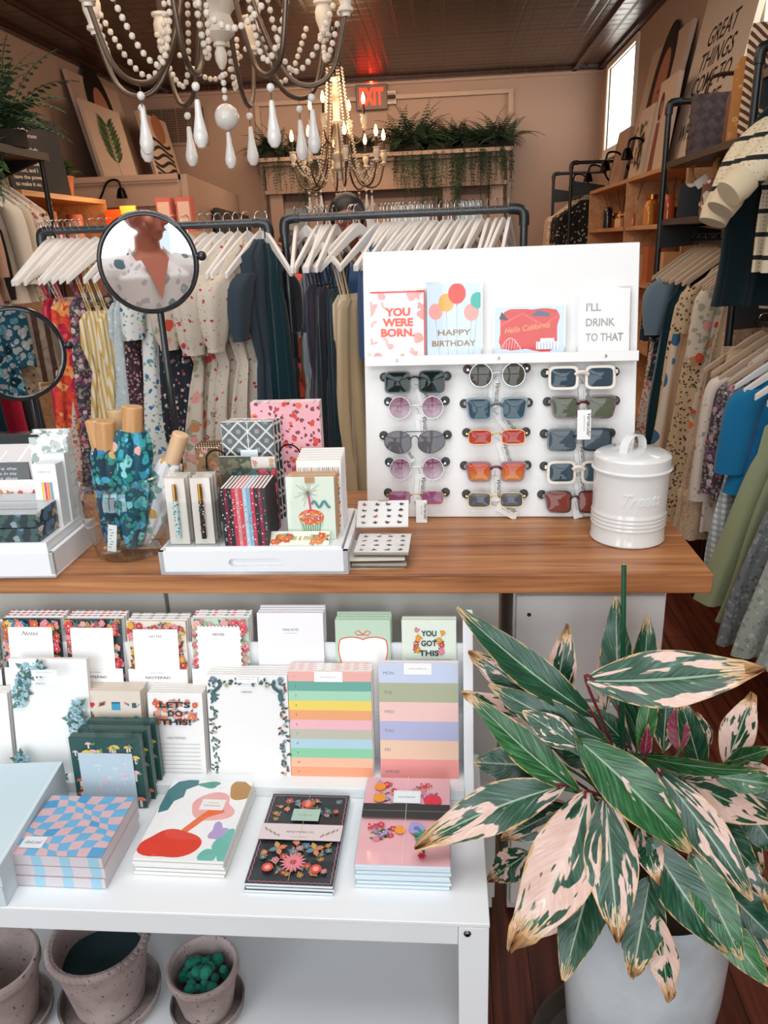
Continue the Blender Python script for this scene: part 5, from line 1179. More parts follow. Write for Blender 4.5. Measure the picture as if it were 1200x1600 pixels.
def leafmat(name, thr, edge=.0, seed=0, g1='0c3824', g2='175436', under=None, tipt=.92):
    m = NT(name); uv = m.N('TexCoord').outputs['UV']; sp = m.N('SeparateXYZ', {0: uv}); u, v = sp.outputs[0], sp.outputs[1]
    oi = m.N('ObjectInfo'); av = m.math('ABSOLUTE', m.math('SUBTRACT', v, .5))
    w = m.math('SUBTRACT', u, m.math('MULTIPLY', av, .55))
    cb = m.N('CombineXYZ', {0: m.math('MULTIPLY', w, 22.), 1: m.math('MULTIPLY', v, 2.5), 2: m.math('MULTIPLY', oi.outputs['Random'], 40.)})
    n1 = m.N('TexNoise', {'Vector': cb.outputs[0], 'Scale': 1.3, 'Detail': 3.})
    cb2 = m.N('CombineXYZ', {0: m.math('MULTIPLY', w, 4.2), 1: m.math('MULTIPLY', v, 5.), 2: m.math('ADD', m.math('MULTIPLY', oi.outputs['Random'], 60.), float(seed))})
    n2 = m.N('TexNoise', {'Vector': cb2.outputs[0], 'Scale': 1., 'Detail': 2., 'Distortion': .4})
    col = m.ramp(n1.outputs[0], [(.38, g1), (.60, g2), (.78, '6a9078')])
    mid = m.math('LESS_THAN', av, .022); col = m.mix(m.math('MULTIPLY', mid, .75), col, 'a9bda0')
    va = m.ramp(m.math('ADD', n2.outputs[0], m.math('MULTIPLY', av, edge)), [(thr, '000000'), (thr + .025, 'ffffff')])
    pk = m.ramp(n1.outputs[0], [(.3, 'e9cfc0'), (.6, 'ddb5a6'), (.75, 'f0e2d2')]); col = m.mix(va, col, pk)
    n3 = m.N('TexNoise', {'Vector': cb2.outputs[0], 'Scale': 3., 'Detail': 3.})
    tip = m.math('ADD', u, m.math('MULTIPLY', m.math('SUBTRACT', n3.outputs[0], .5), .55))
    ed = m.math('ADD', m.math('MULTIPLY', av, 1.0), m.math('MULTIPLY', m.math('SUBTRACT', n3.outputs[0], .5), .22))
    tn = m.ramp(n3.outputs[0], [(.3, '8a5f44'), (.5, 'c79c6c'), (.7, 'e0c49a')])
    col = m.mix(m.ramp(tip, [(tipt, '000000'), (tipt + .03, 'ffffff')]), col, tn); col = m.mix(m.ramp(ed, [(.475, '000000'), (.50, 'ffffff')]), col, 'c9a469')
    if under: geo = m.N('NewGeometry'); col = m.mix(geo.outputs['Backfacing'], col, under)
    m.base(col); m.b.inputs['Roughness'].default_value = .26; m.b.inputs['Specular IOR Level'].default_value = .55
    m.bump(m.math('ADD', n1.outputs[0], m.math('MULTIPLY', mid, -1.)), .3, .002); MATS[name] = m.m
leafmat('leaf_dark', .80, under='7a2c44'); leafmat('leaf_mixed', .63, .28, 3, under='9a4a5a'); leafmat('leaf_pink', .54, .34, 7, under='b06a74'); leafmat('leaf_mixed_b', .61, .28, 3, under='9a4a5a', tipt=.80); leafmat('leaf_pink_b', .52, .34, 7, under='b06a74', tipt=.80); leafmat('leaf_dark_b', .78, .1, 9, under='7a2c44', tipt=.82)
leafmat('leaf_yellow', .72, .1, 5, '184a2a', '33703c', under='8a3048'); leafmat('leaf_crimson', 2, 0, 0, '6a1634', '96244a'); leafmat('leaf_green', 2, 0, 0, '22582e', '3f843c')
crown = V((PC.x - .01, PC.y + .01, .50))
def LP(cx, cy): return 640 + cx / 2.143, 870 + cy / 2.143
def leaf(bx, by, tx, ty, wpx, mat, Yb, Yt, roll=0, curl=.18, bend=0, brown=0, under=False):
    q = LP(bx, by); B_ = PY(q[0], q[1], Yb); q = LP(tx, ty); T_ = PY(q[0], q[1], Yt); D = T_ - B_; L = D.length; mid = (B_ + T_) / 2
    view = (CAMP - mid).normalized(); side = D.cross(view).normalized(); side = (Matrix.Rotation(R(roll), 3, D.normalized()) @ side); nrm = side.cross(D).normalized()
    if nrm.dot(view) < 0: nrm = -nrm; side = -side
    w = wpx / 2.143 / FPX * (mid - CAMP).length * .98
    rn = random.Random(int(bx * 7 + ty)); ph = rn.uniform(0, 6); tw = rn.uniform(-.12, .12)
    C0 = B_ + D * .5 + side * (bend * L) + nrm * (L * .07)
    def fn(u, v):
        p = B_ * (1 - u) ** 2 + C0 * (2 * u * (1 - u)) + T_ * u * u
        s = v * 2 - 1; W_ = (sin(pi * min(1, u ** .88 * .975 + .012)) ** .72) * (1 - .10 * u)
        hw = w / 2 * W_ * (1.05 - .1 * cos(u * 7)); a = tw * (u - .5) * 2
        lift = -curl * hw * (1 - abs(s)) * 1.0 + .05 * hw * sin(u * 15 + ph) * abs(s)
        if brown and u > .86: lift += (u - .86) * w * 1.6 * sin(s * 5 + ph) ; hw *= 1 + .25 * sin(s * 9 + ph)
        x = side * (hw * s * cos(a)) + nrm * (lift + hw * s * sin(a) - (w * .28 * max(0, u - .72)))
        return p + x - PC
    mb = MB().use(mat=mat); mb.grid(lambda u, v: fn(u, 1 - v), 18, 8); 
    o = mb.build('leaf', t)
    st = cat_rom([crown + V((rn.uniform(-.03, .03), rn.uniform(-.02, .03), 0)) - PC, (crown * .5 + B_ * .5) - PC + V((0, .01, .03)), B_ - PC, B_ + D * .05 - PC], 5)
    MB().use('7a2f3c' if rn.random() < .6 else '4f6a3a', 'gloss').tube(st, [.0024] * (len(st) - 1) + [.0012], 7).build('stem', o)
    return o
LV = [
 # back and upright first
 (480, 520, 530, 225, 95, 'leaf_mixed', 1.14, 1.19, 10, 1), (700, 520, 690, 133, 95, 'leaf_dark', 1.12, 1.20, -10, 0), (760, 640, 800, 196, 110, 'leaf_dark', 1.15, 1.22, 15, 0),
 (655, 520, 640, 300, 50, 'leaf_pink', 1.14, 1.19, 20, 0), (850, 650, 862, 450, 80, 'leaf_mixed', 1.14, 1.20, 15, 0), (985, 745, 900, 455, 78, 'leaf_dark', 1.12, 1.18, 20, 1),
 (905, 650, 893, 500, 62, 'leaf_crimson', 1.13, 1.18, 0, 0), (1060, 700, 1150, 455, 95, 'leaf_pink', 1.08, 1.14, -15, 1), (740, 640, 605, 500, 70, 'leaf_dark', 1.10, 1.13, 10, 0),
 (560, 600, 425, 420, 70, 'leaf_dark', 1.14, 1.17, 0, 0), (1060, 690, 1215, 640, 60, 'leaf_yellow', 1.06, 1.06, 30, 0), (1120, 830, 1240, 1000, 95, 'leaf_dark', 1.04, 1.0, 10, 0),
 (1090, 900, 1185, 1090, 80, 'leaf_mixed', 1.06, 1.02, -30, 1), (1010, 830, 1090, 960, 70, 'leaf_pink', 1.06, 1.03, 30, 1), (1100, 780, 1230, 830, 70, 'leaf_dark', 1.08, 1.06, 0, 0),
 (1090, 1230, 1215, 1345, 75, 'leaf_mixed', 1.02, .98, 20, 1), (560, 560, 440, 640, 80, 'leaf_dark', 1.12, 1.10, 0, 0), (1000, 640, 960, 520, 50, 'leaf_mixed', 1.15, 1.19, 0, 1),
 # left fan
 (440, 480, 196, 318, 92, 'leaf_mixed', 1.10, 1.13, -10, 1), (618, 535, 160, 168, 112, 'leaf_dark', 1.06, 1.12, 8, 0), (390, 545, 172, 455, 78, 'leaf_pink', 1.06, 1.09, -15, 1),
 (665, 620, 265, 428, 105, 'leaf_dark', 1.03, 1.08, 0, 0), (570, 640, 378, 515, 88, 'leaf_mixed', 1.01, 1.05, 5, 0), (455, 700, 214, 688, 112, 'leaf_dark', 1.04, 1.06, 0, 0), (640, 700, 460, 610, 80, 'leaf_dark', 1.04, 1.07, 0, 0),
 (572, 790, 205, 462, 104, 'leaf_yellow', .99, 1.06, 12, 0), (400, 990, 262, 1085, 92, 'leaf_mixed', 1.06, 1.02, 0, 1),
 (560, 1080, 385, 1282, 120, 'leaf_pink', 1.03, .97, 0, 1), (535, 830, 308, 945, 108, 'leaf_mixed', 1.0, .96, 5, 1), (520, 765, 15, 978, 135, 'leaf_mixed', .99, .93, 0, 1),
 # downward
 (640, 950, 515, 1420, 135, 'leaf_dark', .96, .83, 0, 0), (770, 900, 835, 1090, 82, 'leaf_mixed', .93, .85, 0, 1), (805, 1070, 745, 1415, 120, 'leaf_dark', .90, .82, 0, 1), (830, 1200, 870, 1490, 90, 'leaf_pink', .86, .81, 25, 1),
 (655, 800, 700, 1300, 145, 'leaf_mixed', .94, .82, 0, 1), (600, 785, 335, 1320, 190, 'leaf_pink', .95, .82, -6, 1),
 # right fan
 (1030, 1090, 1230, 1290, 105, 'leaf_dark', .94, .88, 10, 0), (1000, 1170, 1210, 1445, 85, 'leaf_green', .90, .83, 10, 0), (800, 940, 1070, 1330, 125, 'leaf_dark', .90, .82, 0, 0),
 (940, 990, 1115, 1355, 105, 'leaf_yellow', .89, .81, 0, 0), (905, 745, 1230, 890, 112, 'leaf_pink', .99, .97, 0, 0), (830, 715, 1150, 1155, 112, 'leaf_mixed', .95, .85, 4, 0),
 (750, 675, 960, 735, 72, 'leaf_dark', 1.02, .99, 10, 0), (735, 660, 1195, 715, 62, 'leaf_yellow', 1.0, .97, 45, 0), (1020, 735, 1240, 765, 70, 'leaf_yellow', .99, .97, 10, 0),
 (590, 415, 1195, 372, 165, 'leaf_mixed', 1.03, .97, -8, 1), (775, 665, 818, 405, 55, 'leaf_green', 1.0, 1.03, 0, 0), (785, 680, 800, 560, 30, 'leaf_crimson', .995, 1.0, 0, 0),
 (960, 830, 1170, 1060, 100, 'leaf_dark', 1.0, .95, 10, 0), (1010, 960, 1200, 1180, 110, 'leaf_mixed', .98, .92, -10, 1), (880, 1000, 1000, 1300, 90, 'leaf_dark', .93, .86, 15, 0), (720, 880, 640, 1180, 80, 'leaf_dark', .99, .9, 0, 0), (590, 900, 450, 1130, 90, 'leaf_dark', 1.02, .96, 10, 0),
 (1060, 1040, 1240, 1200, 90, 'leaf_dark', 1.02, .98, 0, 0), (1120, 690, 1240, 780, 60, 'leaf_pink', 1.02, 1.0, 0, 0), (960, 1120, 1130, 1400, 80, 'leaf_dark', .92, .85, 20, 0), (520, 700, 330, 760, 80, 'leaf_dark', 1.03, 1.04, 0, 0), (1080, 1150, 1225, 1390, 90, 'leaf_mixed', .95, .89, 10, 1),
 (560, 610, 945, 995, 152, 'leaf_yellow', .93, .87, 0, 0),
]
BD = {(618, 535): -.06, (590, 415): .05, (600, 785): -.10, (572, 790): -.07, (520, 765): .07, (560, 610): -.05, (735, 660): .05, (665, 620): -.05, (830, 715): -.05, (800, 940): .05}
for l in LV: leaf(*l[:5], l[5] + ('_b' if l[9] and l[5] in ('leaf_mixed', 'leaf_pink', 'leaf_dark') else ''), *l[6:9], bend=BD.get((l[0], l[1]), 0), brown=l[9])
k0 = PY(975, 882, 1.17); k1 = PY(972, 1150, 1.10)
MB().use('0f4f33', 'gloss').tube([k0 - PC, k1 - PC, V((k1.x - .002, k1.y - .03, .47)) - PC], .0042, 8).build('support_stake', t)
# ================================================================== hangers, garments, pipe racks
def mk_hanger(name, col='efeae4', wood='paint', clip=False, w=.20):
    mb = MB().use(col, wood); top = -.058; P = []
    for i in range(9):
        s = i / 8; P.append((s * w, top - .13 * (s ** 1.25) - .006 * sin(s * pi)))
    up = [(x, z + .008 + .010 * (1 - x / w)) for x, z in P]; dn = [(x, z - .012 - .010 * (1 - x / w)) for x, z in P]
    poly = up + dn[::-1]; n = len(up)
    for s in (1, -1):
        vs = [(s * x, y, z) for y in (-.0065, .0065) for x, z in poly]; m = len(poly); fs = [(i, (i + 1) % m, m + (i + 1) % m, m + i) for i in range(m)]
        fs += [(i, i + 1, m - 2 - i, m - 1 - i) for i in range(n - 1)] + [(m + i, m + i + 1, 2 * m - 2 - i, 2 * m - 1 - i) for i in range(n - 1)]
        mb.add(vs, fs, smooth=False)
    t = T('hanger', None, None); mb.build('hanger_body', t, bevel=.002)
    h = MB().use('c9cbcd', 'metal'); h.tube([(0, 0, top + .012), (0, 0, -.030), (.012, 0, -.016)] + [(.004 + .0205 * cos(a), 0, .0005 + .0205 * sin(a)) for a in [R(-35) + R(215) * i / 10 for i in range(11)]], .0016, 6); h.build('hook', t)
    return t
def children(o): return list(o.children)
def copy_tree(o, parent=None):
    c = o.copy(); COL.objects.link(c)
    if parent is not None: c.parent = parent
    for ch in children(o): copy_tree(ch, c)
    return c
HW = mk_hanger('hanger'); HT = mk_hanger('hanger', 'c9b096', 'paint'); _used = set()
def hanger(loc, yaw, label, group, kind='w'):
    p = HW if kind == 'w' else HT
    o = p if p.name not in _used else copy_tree(p)
    _used.add(p.name); o.location = loc; o.rotation_euler = (0, 0, yaw); tag(o, label, 'hanger', group); return o
def garment(name, label, loc, yaw, mat, L=1.0, kind='strap', ws=.17, wh=.26, col='ffffff', folds=6, group=None, waist=None, top=None, sl=.3, sr=.055, tiers=0, th=.022, cat='dress', puff=0, seed=None, slc=None, belt=None, strapcol=None, hemth=.05):
    rn = random.Random(seed if seed is not None else hash(label) % 999); ph = [rn.uniform(0, 6) for _ in range(4)]
    t = T(name, label, cat, loc, (0, 0, yaw), group); mb = MB().use(col, mat)
    if kind in ('strap', 'halter'): z0 = top or -.25; prof = [(z0, ws * .62, .014), (z0 - .03, ws * .80, .018), (z0 - .12, ws * .86, th)]
    elif kind == 'tank': prof = [(-.085, .055, .012), (-.115, .085, .014), (-.15, .105, .016), (-.24, ws * .72, .018), (-.30, ws * .92, th)]
    elif kind == 'skirt': prof = [(-.10, ws * .8, .012), (-.14, ws * .82, .014), (-.2, ws * .86, .018)]
    else: prof = [(-.070, .050, .012), (-.095, .075, .020), (-.125, .125, .026), (-.175, ws * .98, .028), (-.205, ws * 1.08, .026), (-.26, ws * 1.02, .022), (-.34, ws * .95, th)]
    zl = prof[-1][0]; zh = -L
    zw = waist if waist else None
    if zw: prof += [(zw + .04, ws * .74, th * .9), (zw, ws * .66, th * .8), (zw - .03, ws * .72, th)]; zl = zw - .03
    n = 14; w0 = prof[-1][1]
    for i in range(1, n + 1):
        s = i / n; z = zl + (zh - zl) * s; w = w0 + (wh - w0) * s ** .8; tt = th + (hemth - th) * s
        if tiers and i in (round(n * .45), round(n * .75)): prof.append((z + .012, w * .97, tt * .85)); w *= 1.04
        prof.append((z, w, tt))
    K_ = 56; vs = []; fs = []
    for j, (z, w, tt) in enumerate(prof):
        s = min(1, max(0, (prof[2][0] - z) / (prof[2][0] + L))) if L > .1 else 0
        amp = .004 + .016 * s
        for k in range(K_):
            a = 2 * pi * k / K_; ca, sa = cos(a), sin(a); x = w * (abs(ca) ** .85) * (1 if ca > 0 else -1); y = tt * sa
            f = sin(folds * x / w * 2.2 + ph[0] + .7 * sin(z * 5 + ph[1])) + .5 * sin(folds * 1.9 * x / w * 2.2 + ph[2] + z * 2)
            y += amp * f * (.6 + .4 * abs(sa)) ; x += amp * .6 * sin(z * 9 + ph[3]) * s
            vs.append((x, y, z))
    for j in range(len(prof) - 1):
        for k in range(K_): fs.append((j * K_ + k, j * K_ + (k + 1) % K_, (j + 1) * K_ + (k + 1) % K_, (j + 1) * K_ + k))
    fs.append(tuple(range(K_)))
    mb.add(vs, fs); bo = mb.build('garment_body', t, sharp=80)
    if kind in ('strap', 'halter'):
        for s in (-1, 1):
            m = MB().use(strapcol or col, 'cloth' if strapcol or mat not in MATS else mat); x1 = s * ws * (.45 if kind == 'strap' else .12); x0 = s * (.11 if kind == 'strap' else .03)
            m.tube([(x0, 0, -.115), (x0 * .9 + x1 * .1, -.008, -.16), (x1, -.008, prof[0][0] - .01)], .0042 if kind == 'strap' else .006, 6, flat=.5); m.tube([(x0, 0, -.115), (x0 * .9 + x1 * .1, .008, -.16), (x1, .008, prof[0][0] - .01)], .0042, 6, flat=.5); m.build('strap', t)
    if kind == 'sleeve' or kind == 'puff':
        for s in (-1, 1):
            m = MB().use(slc or col, mat); a0 = V((s * ws * .95, 0, -.195)); m2 = a0 + V((s * .035, 0, -sl * .5)); a1 = a0 + V((s * .045, 0, -sl)); P = cat_rom([a0 + V((-s * .03, 0, .012)), a0 + V((s * .015, 0, -.03)), m2, a1], 5)
            rr = []
            for i in range(len(P)):
                q = i / (len(P) - 1); r = sr * (1 - .25 * q) + (puff * sin(pi * q) ** 1.2 if puff else 0)
                if puff and q > .88: r = sr * .75
                rr.append(r)
            N_ = 22; vv = []; ff = []
            for i, p in enumerate(P):
                for k in range(N_):
                    a = 2 * pi * k / N_; r = rr[i] * (1 + (.09 if puff else .04) * sin(5 * a + ph[0]) + .03 * sin(9 * a + i)); vv.append((p.x + r * cos(a), p.y + r * .62 * sin(a), p.z))
            for i in range(len(P) - 1):
                for k in range(N_): ff.append((i * N_ + k, i * N_ + (k + 1) % N_, (i + 1) * N_ + (k + 1) % N_, (i + 1) * N_ + k))
            ff.append(tuple(range(N_))); m.add(vv, ff); m.build('sleeve', t, sharp=80)
    if belt and zw:
        m = MB().use(belt, 'cloth'); m.M = Matrix.Diagonal((1, .16, 1, 1)); m.tube([(ws * .70 * cos(a), ws * .70 * sin(a) , zw) for a in [2 * pi * i / 32 for i in range(32)]], .012, 8, closed=True); m.M = I4; m.build('belt', t)
    return t
# fabrics
F = fabric
F('f_red_floral', 'd9323f', ['f0703a', 'f29a4a', 'e8452f', 'c01f4a', 'f5b36a'], 26, 'e8603a', .85, .55)
F('f_yellow_floral', 'e8dcc4', ['d9a24a'], 20, None)
stripes('f_yellow_stripe', 'd9b468', 'efe3c8', 62, 'X', .5); F('f_grey_blue', 'c3cdcf', ['aebcc0', 'dfe6e6'], 60, None, .9, .3)
F('f_mauve_speck', '3a2a30', ['a8787c', 'c9a09a', '6a4048'], 90, None, .9, .42); F('f_white_blue', 'e6e6e2', ['3f86c0', '2f6fa8', '6fa08a'], 30, '8fb09a', .85, .26)
F('f_navy_floral', '232a33', ['b85a6a', '5f8a7a', 'd9c4b8'], 50, None, .9, .3); F('f_cream_floral', 'd8ccbb', ['c23a48', 'd98a8a', 'b8404a'], 34, 'b5b09a', .9, .20)
F('f_cream_floral_big', 'd9cbb9', ['d9543f', 'e8a09a', 'c98a5a', 'e9853f'], 17, 'a8a58c', .9, .36); F('f_cream_grey', 'd3c7b6', ['a89f90', 'c23a48', '8a8a7a'], 30, 'b9b3a0', .9, .28)
F('f_rose_cream', 'e2c9bd', ['c97a6a', 'b06a5a', 'e6a89a'], 40, '9a8a70', .9, .35); stripes('f_tweed', '8f989c', 'd5dadb', 170, 'X', .5, '4f5a60', 150)
F('f_leopard', 'cdb592', ['4a3526', '5a4030', '3f2d22'], 62, None, .9, .36); F('f_tan_speck', 'c4a98c', ['a88a6c', 'd6c0a4'], 70, None, .9, .3)
F('f_cream_bluemotif', 'e0d4c2', ['3f6f96', '5a86a4'], 9, None, .9, .40); F('f_cream_sprig', 'e2d6c8', ['b49a8c', 'a88a86'], 26, 'b9a890', .9, .2)
F('f_purple_floral', '4a3a4a', ['c99aa8', 'd9c3c0', '7a5a78', 'a84a68'], 44, '8a8a78', .9, .42); stripes('f_gingham', 'b8c2c6', 'eef0ee', 46, 'X', .5, '8fa0a8', 46)
F('f_grey_ditsy', '77797a', ['5c5e62', '9a9a98', '8c8f8c'], 60, None, .9, .4); F('f_grey_green', 'a9afa4', ['8a9088', 'c6cac0', '9aa096'], 55, None, .9, .4)
F('f_black_floral', '1f2022', ['b9a590', 'a8927c', 'c4b4a0'], 30, None, .9, .30); F('f_brown_knit', '6b4432', ['8a5a42', '4f3226'], 60, None)
F('f_tan_spots', 'd9c3a6', ['5a3a2a', '6b4632'], 26, None, .9, .24); stripes('f_brown_stripe', '6a5044', 'cdb8a4', 16, 'X', .5)
F('f_teal_floral', '1f6f8a', ['e6e9e6', '7fc0d0', '123a4a'], 16, 'd9dedb', .9, .42)
m = NT('f_crochet'); c = m.coord(); sx = m.N('SeparateXYZ', {0: c}); fr = m.math('FRACT', m.math('MULTIPLY', sx.outputs[2], 15.)); st = m.math('LESS_THAN', fr, .2)
vo = m.N('TexVoronoi', {'Vector': c, 'Scale': 90., 'Randomness': 0.}); dk = m.math('LESS_THAN', vo.outputs[0], .28)
cc = m.mix(m.math('MULTIPLY', dk, .55), 'ddcdae', '6a5442'); cc = m.mix(st, cc, '1d2022'); m.base(cc); m.b.inputs['Roughness'].default_value = .95; m.bump(vo.outputs[0], .6, .003); MATS['f_crochet'] = m.m
def pipe_rack(name, label, x0, x1, Y, z, feet=True):
    t = T(name, label, 'clothes rack', ((x0 + x1) / 2, Y, 0)); w = (x1 - x0) / 2; r = .0135
    mb = MB().use('55585b', 'pipe'); mb.tube([(-w + .02, 0, z), (w - .02, 0, z)], r, 16); mb.build('rail', t)
    for s in (-1, 1):
        p = MB().use('55585b', 'pipe'); p.tube([(s * w, 0, .02), (s * w, 0, z - .03)], r, 16)
        for zz_ in (.75, 1.05): p.lathe([(r, zz_ - .02), (r * 1.35, zz_ - .018), (r * 1.35, zz_ + .018), (r, zz_ + .02)], 16, (s * w, 0, 0))
        p.build('post', t)
        e = MB().use('4c4f52', 'pipe'); e.tube(cat_rom([(s * w, 0, z - .055), (s * w, 0, z - .03), (s * (w - .006), 0, z - .008), (s * (w - .03), 0, z), (s * (w - .055), 0, z)], 4), r * 1.35, 16); e.build('elbow', t)
        MB().use('4c4f52', 'pipe').lathe([(0, 0), (.045, 0), (.045, .008), (.02, .012), (.02, .03), (0, .03)], 20).build('foot_flange', t, loc=(s * w, 0, .0))
    return t
RKY = 2.9; RZL = 1.588
pipe_rack('clothes_rack', 'left black pipe clothes rack with floral dresses', PY(62, 360, RKY).x, PY(419, 350, RKY).x, RKY, RZL)
pipe_rack('clothes_rack', 'middle black pipe clothes rack behind the white display board', PY(443, 340, RKY).x, PY(819, 335, RKY).x, RKY, RZL + .01)
xa, xb = PY(421, 540, RKY).x, PY(443, 540, RKY).x; zc = PY(435, 540, RKY).z
mb = MB().use('3c3f42', 'pipe')
for xx in (PY(419, 350, RKY).x, PY(443, 340, RKY).x): mb.lathe([(.0135, -.045), (.021, -.043), (.021, .043), (.0135, .045)], 16, (xx, RKY, zc))
mb.tube([(PY(419, 350, RKY).x, RKY - .02, zc + .02), (PY(443, 340, RKY).x, RKY - .02, zc + .02)], .007, 8); mb.ball(((PY(419, 350, RKY).x + PY(443, 340, RKY).x) / 2, RKY - .03, zc + .03), .011, 10); mb.ball(((PY(419, 350, RKY).x + PY(443, 340, RKY).x) / 2, RKY - .03, zc - .02), .011, 10)
mb.build('pipe_clamp', label='black clamp joining the two pipe racks at mid height', cat='clamp')
def yaw_of(a): return atan2(-cos(R(a)), -sin(R(a)))
def hang(px, a, rack, k=[0, 0]):
    z = (RZL if rack == 0 else RZL + .01) + .0135; x = PY(px, 345 if rack else 353, RKY).x
    n = k[rack]; k[rack] += 1
    lab = '%s white wooden hanger from the left on the %s pipe rack' % (NUM[n], ('left', 'middle')[rack])
    a += ((n * 37) % 11 - 5) * 1.3; a = a if rack or n > 8 else a * .68
    hanger((x, RKY, z - .0 + .002), yaw_of(a), lab, ('hangers on the left pipe rack', 'hangers on the middle pipe rack')[rack]); return V((x, RKY, z)), yaw_of(a)
LR = 'dresses on the left pipe rack'
G0 = [  # pixel x of the hook, swing angle, garment
 (72, 34, None), (80, 34, ('dress', 'crimson satin slip dress, first on the left pipe rack', 'satin', dict(kind='strap', col='c2163a', L=1.15, ws=.13, wh=.17))),
 (86, 34, None), (93, 36, ('dress', 'grey-brown patterned dress between crimson and red ones', 'f_rose_cream', dict(kind='strap', L=1.1, ws=.13, wh=.18))),
 (99, 38, None), (108, 44, ('dress', 'red and orange floral dress with pink straps', 'f_red_floral', dict(kind='strap', L=1.2, ws=.16, wh=.24, top=-.26, strapcol='e8808a'))),
 (118, 40, None), (130, 42, ('dress', 'dark pink floral dress behind the red-orange one', 'f_purple_floral', dict(kind='strap', L=1.0, ws=.14, wh=.18))),
 (146, 42, ('dress', 'cream and yellow striped dress, leftmost of three', 'f_yellow_stripe', dict(kind='strap', L=1.15, ws=.15, wh=.2, top=-.30, waist=-.52, tiers=1))),
 (160, 38, ('dress', 'cream and yellow striped dress, middle of three', 'f_yellow_stripe', dict(kind='strap', L=1.15, ws=.15, wh=.2, top=-.30, waist=-.52, tiers=1))),
 (173, 36, ('dress', 'cream and yellow striped dress, rightmost of three', 'f_yellow_stripe', dict(kind='strap', L=1.15, ws=.14, wh=.19, top=-.31, waist=-.52, tiers=1))),
 (190, 34, ('dress', 'pale grey-blue printed sundress beside the striped dresses', 'f_grey_blue', dict(kind='strap', L=1.2, ws=.15, wh=.24, top=-.27, waist=-.46))),
 (208, 32, ('dress', 'second pale grey-blue sundress under the round mirror', 'f_grey_blue', dict(kind='tank', L=1.15, ws=.15, wh=.22))),
 (226, 30, ('dress', 'dark mauve speckled dress below the round mirror', 'f_mauve_speck', dict(kind='tank', L=1.2, ws=.15, wh=.22))),
 (242, 30, ('dress', 'mauve speckled dress, right of its twin', 'f_mauve_speck', dict(kind='tank', L=1.15, ws=.14, wh=.20))),
 (258, 32, ('dress', 'white dress with scattered blue flowers', 'f_white_blue', dict(kind='sleeve', L=1.2, ws=.16, wh=.24, sl=.2, sr=.06))),
 (274, 28, ('dress', 'dark navy floral dress behind the mirror pole', 'f_navy_floral', dict(kind='tank', L=1.15, ws=.14, wh=.19))),
 (292, 28, ('dress', 'black and red ditsy dress squeezed beside the cream ones', 'f_navy_floral', dict(kind='strap', L=1.1, ws=.13, wh=.18))),
 (318, 34, ('dress', 'cream dress with large red blooms and ruffled sleeves', 'f_cream_floral_big', dict(kind='puff', L=1.25, ws=.17, wh=.27, sl=.24, sr=.05, puff=.035, waist=-.50, tiers=1))),
 (331, 32, None), (343, 34, ('dress', 'cream floral dress with gathered waist, second of the puff-sleeved ones', 'f_cream_grey', dict(kind='puff', L=1.25, ws=.16, wh=.25, sl=.26, sr=.05, puff=.03, waist=-.48))),
 (358, 32, ('dress', 'white dress with tiny red flowers and puffed sleeves', 'f_cream_floral', dict(kind='puff', L=1.25, ws=.17, wh=.27, sl=.26, sr=.05, puff=.04, waist=-.50, tiers=1))),
 (371, 30, None), (386, 32, ('dress', 'white ditsy dress with puffed sleeves next to the navy one', 'f_cream_floral', dict(kind='puff', L=1.2, ws=.17, wh=.26, sl=.25, sr=.05, puff=.03, waist=-.50))),
 (406, 24, ('dress', 'plain dark slate dress with short gathered sleeves', 'cloth', dict(kind='puff', col='3a4650', L=1.2, ws=.12, wh=.13, sl=.22, sr=.045, puff=.015, waist=-.5))),
 (414, -30, ('dress', 'dark teal dress at the right end of the left rack', 'cloth', dict(kind='tank', col='12323a', L=1.2, ws=.12, wh=.14)))]
for px, a, g in G0:
    p, yw = hang(px, a, 0)
    if g: garment(g[0], g[1], p, yw, g[2], group=LR, seed=px, **g[3])
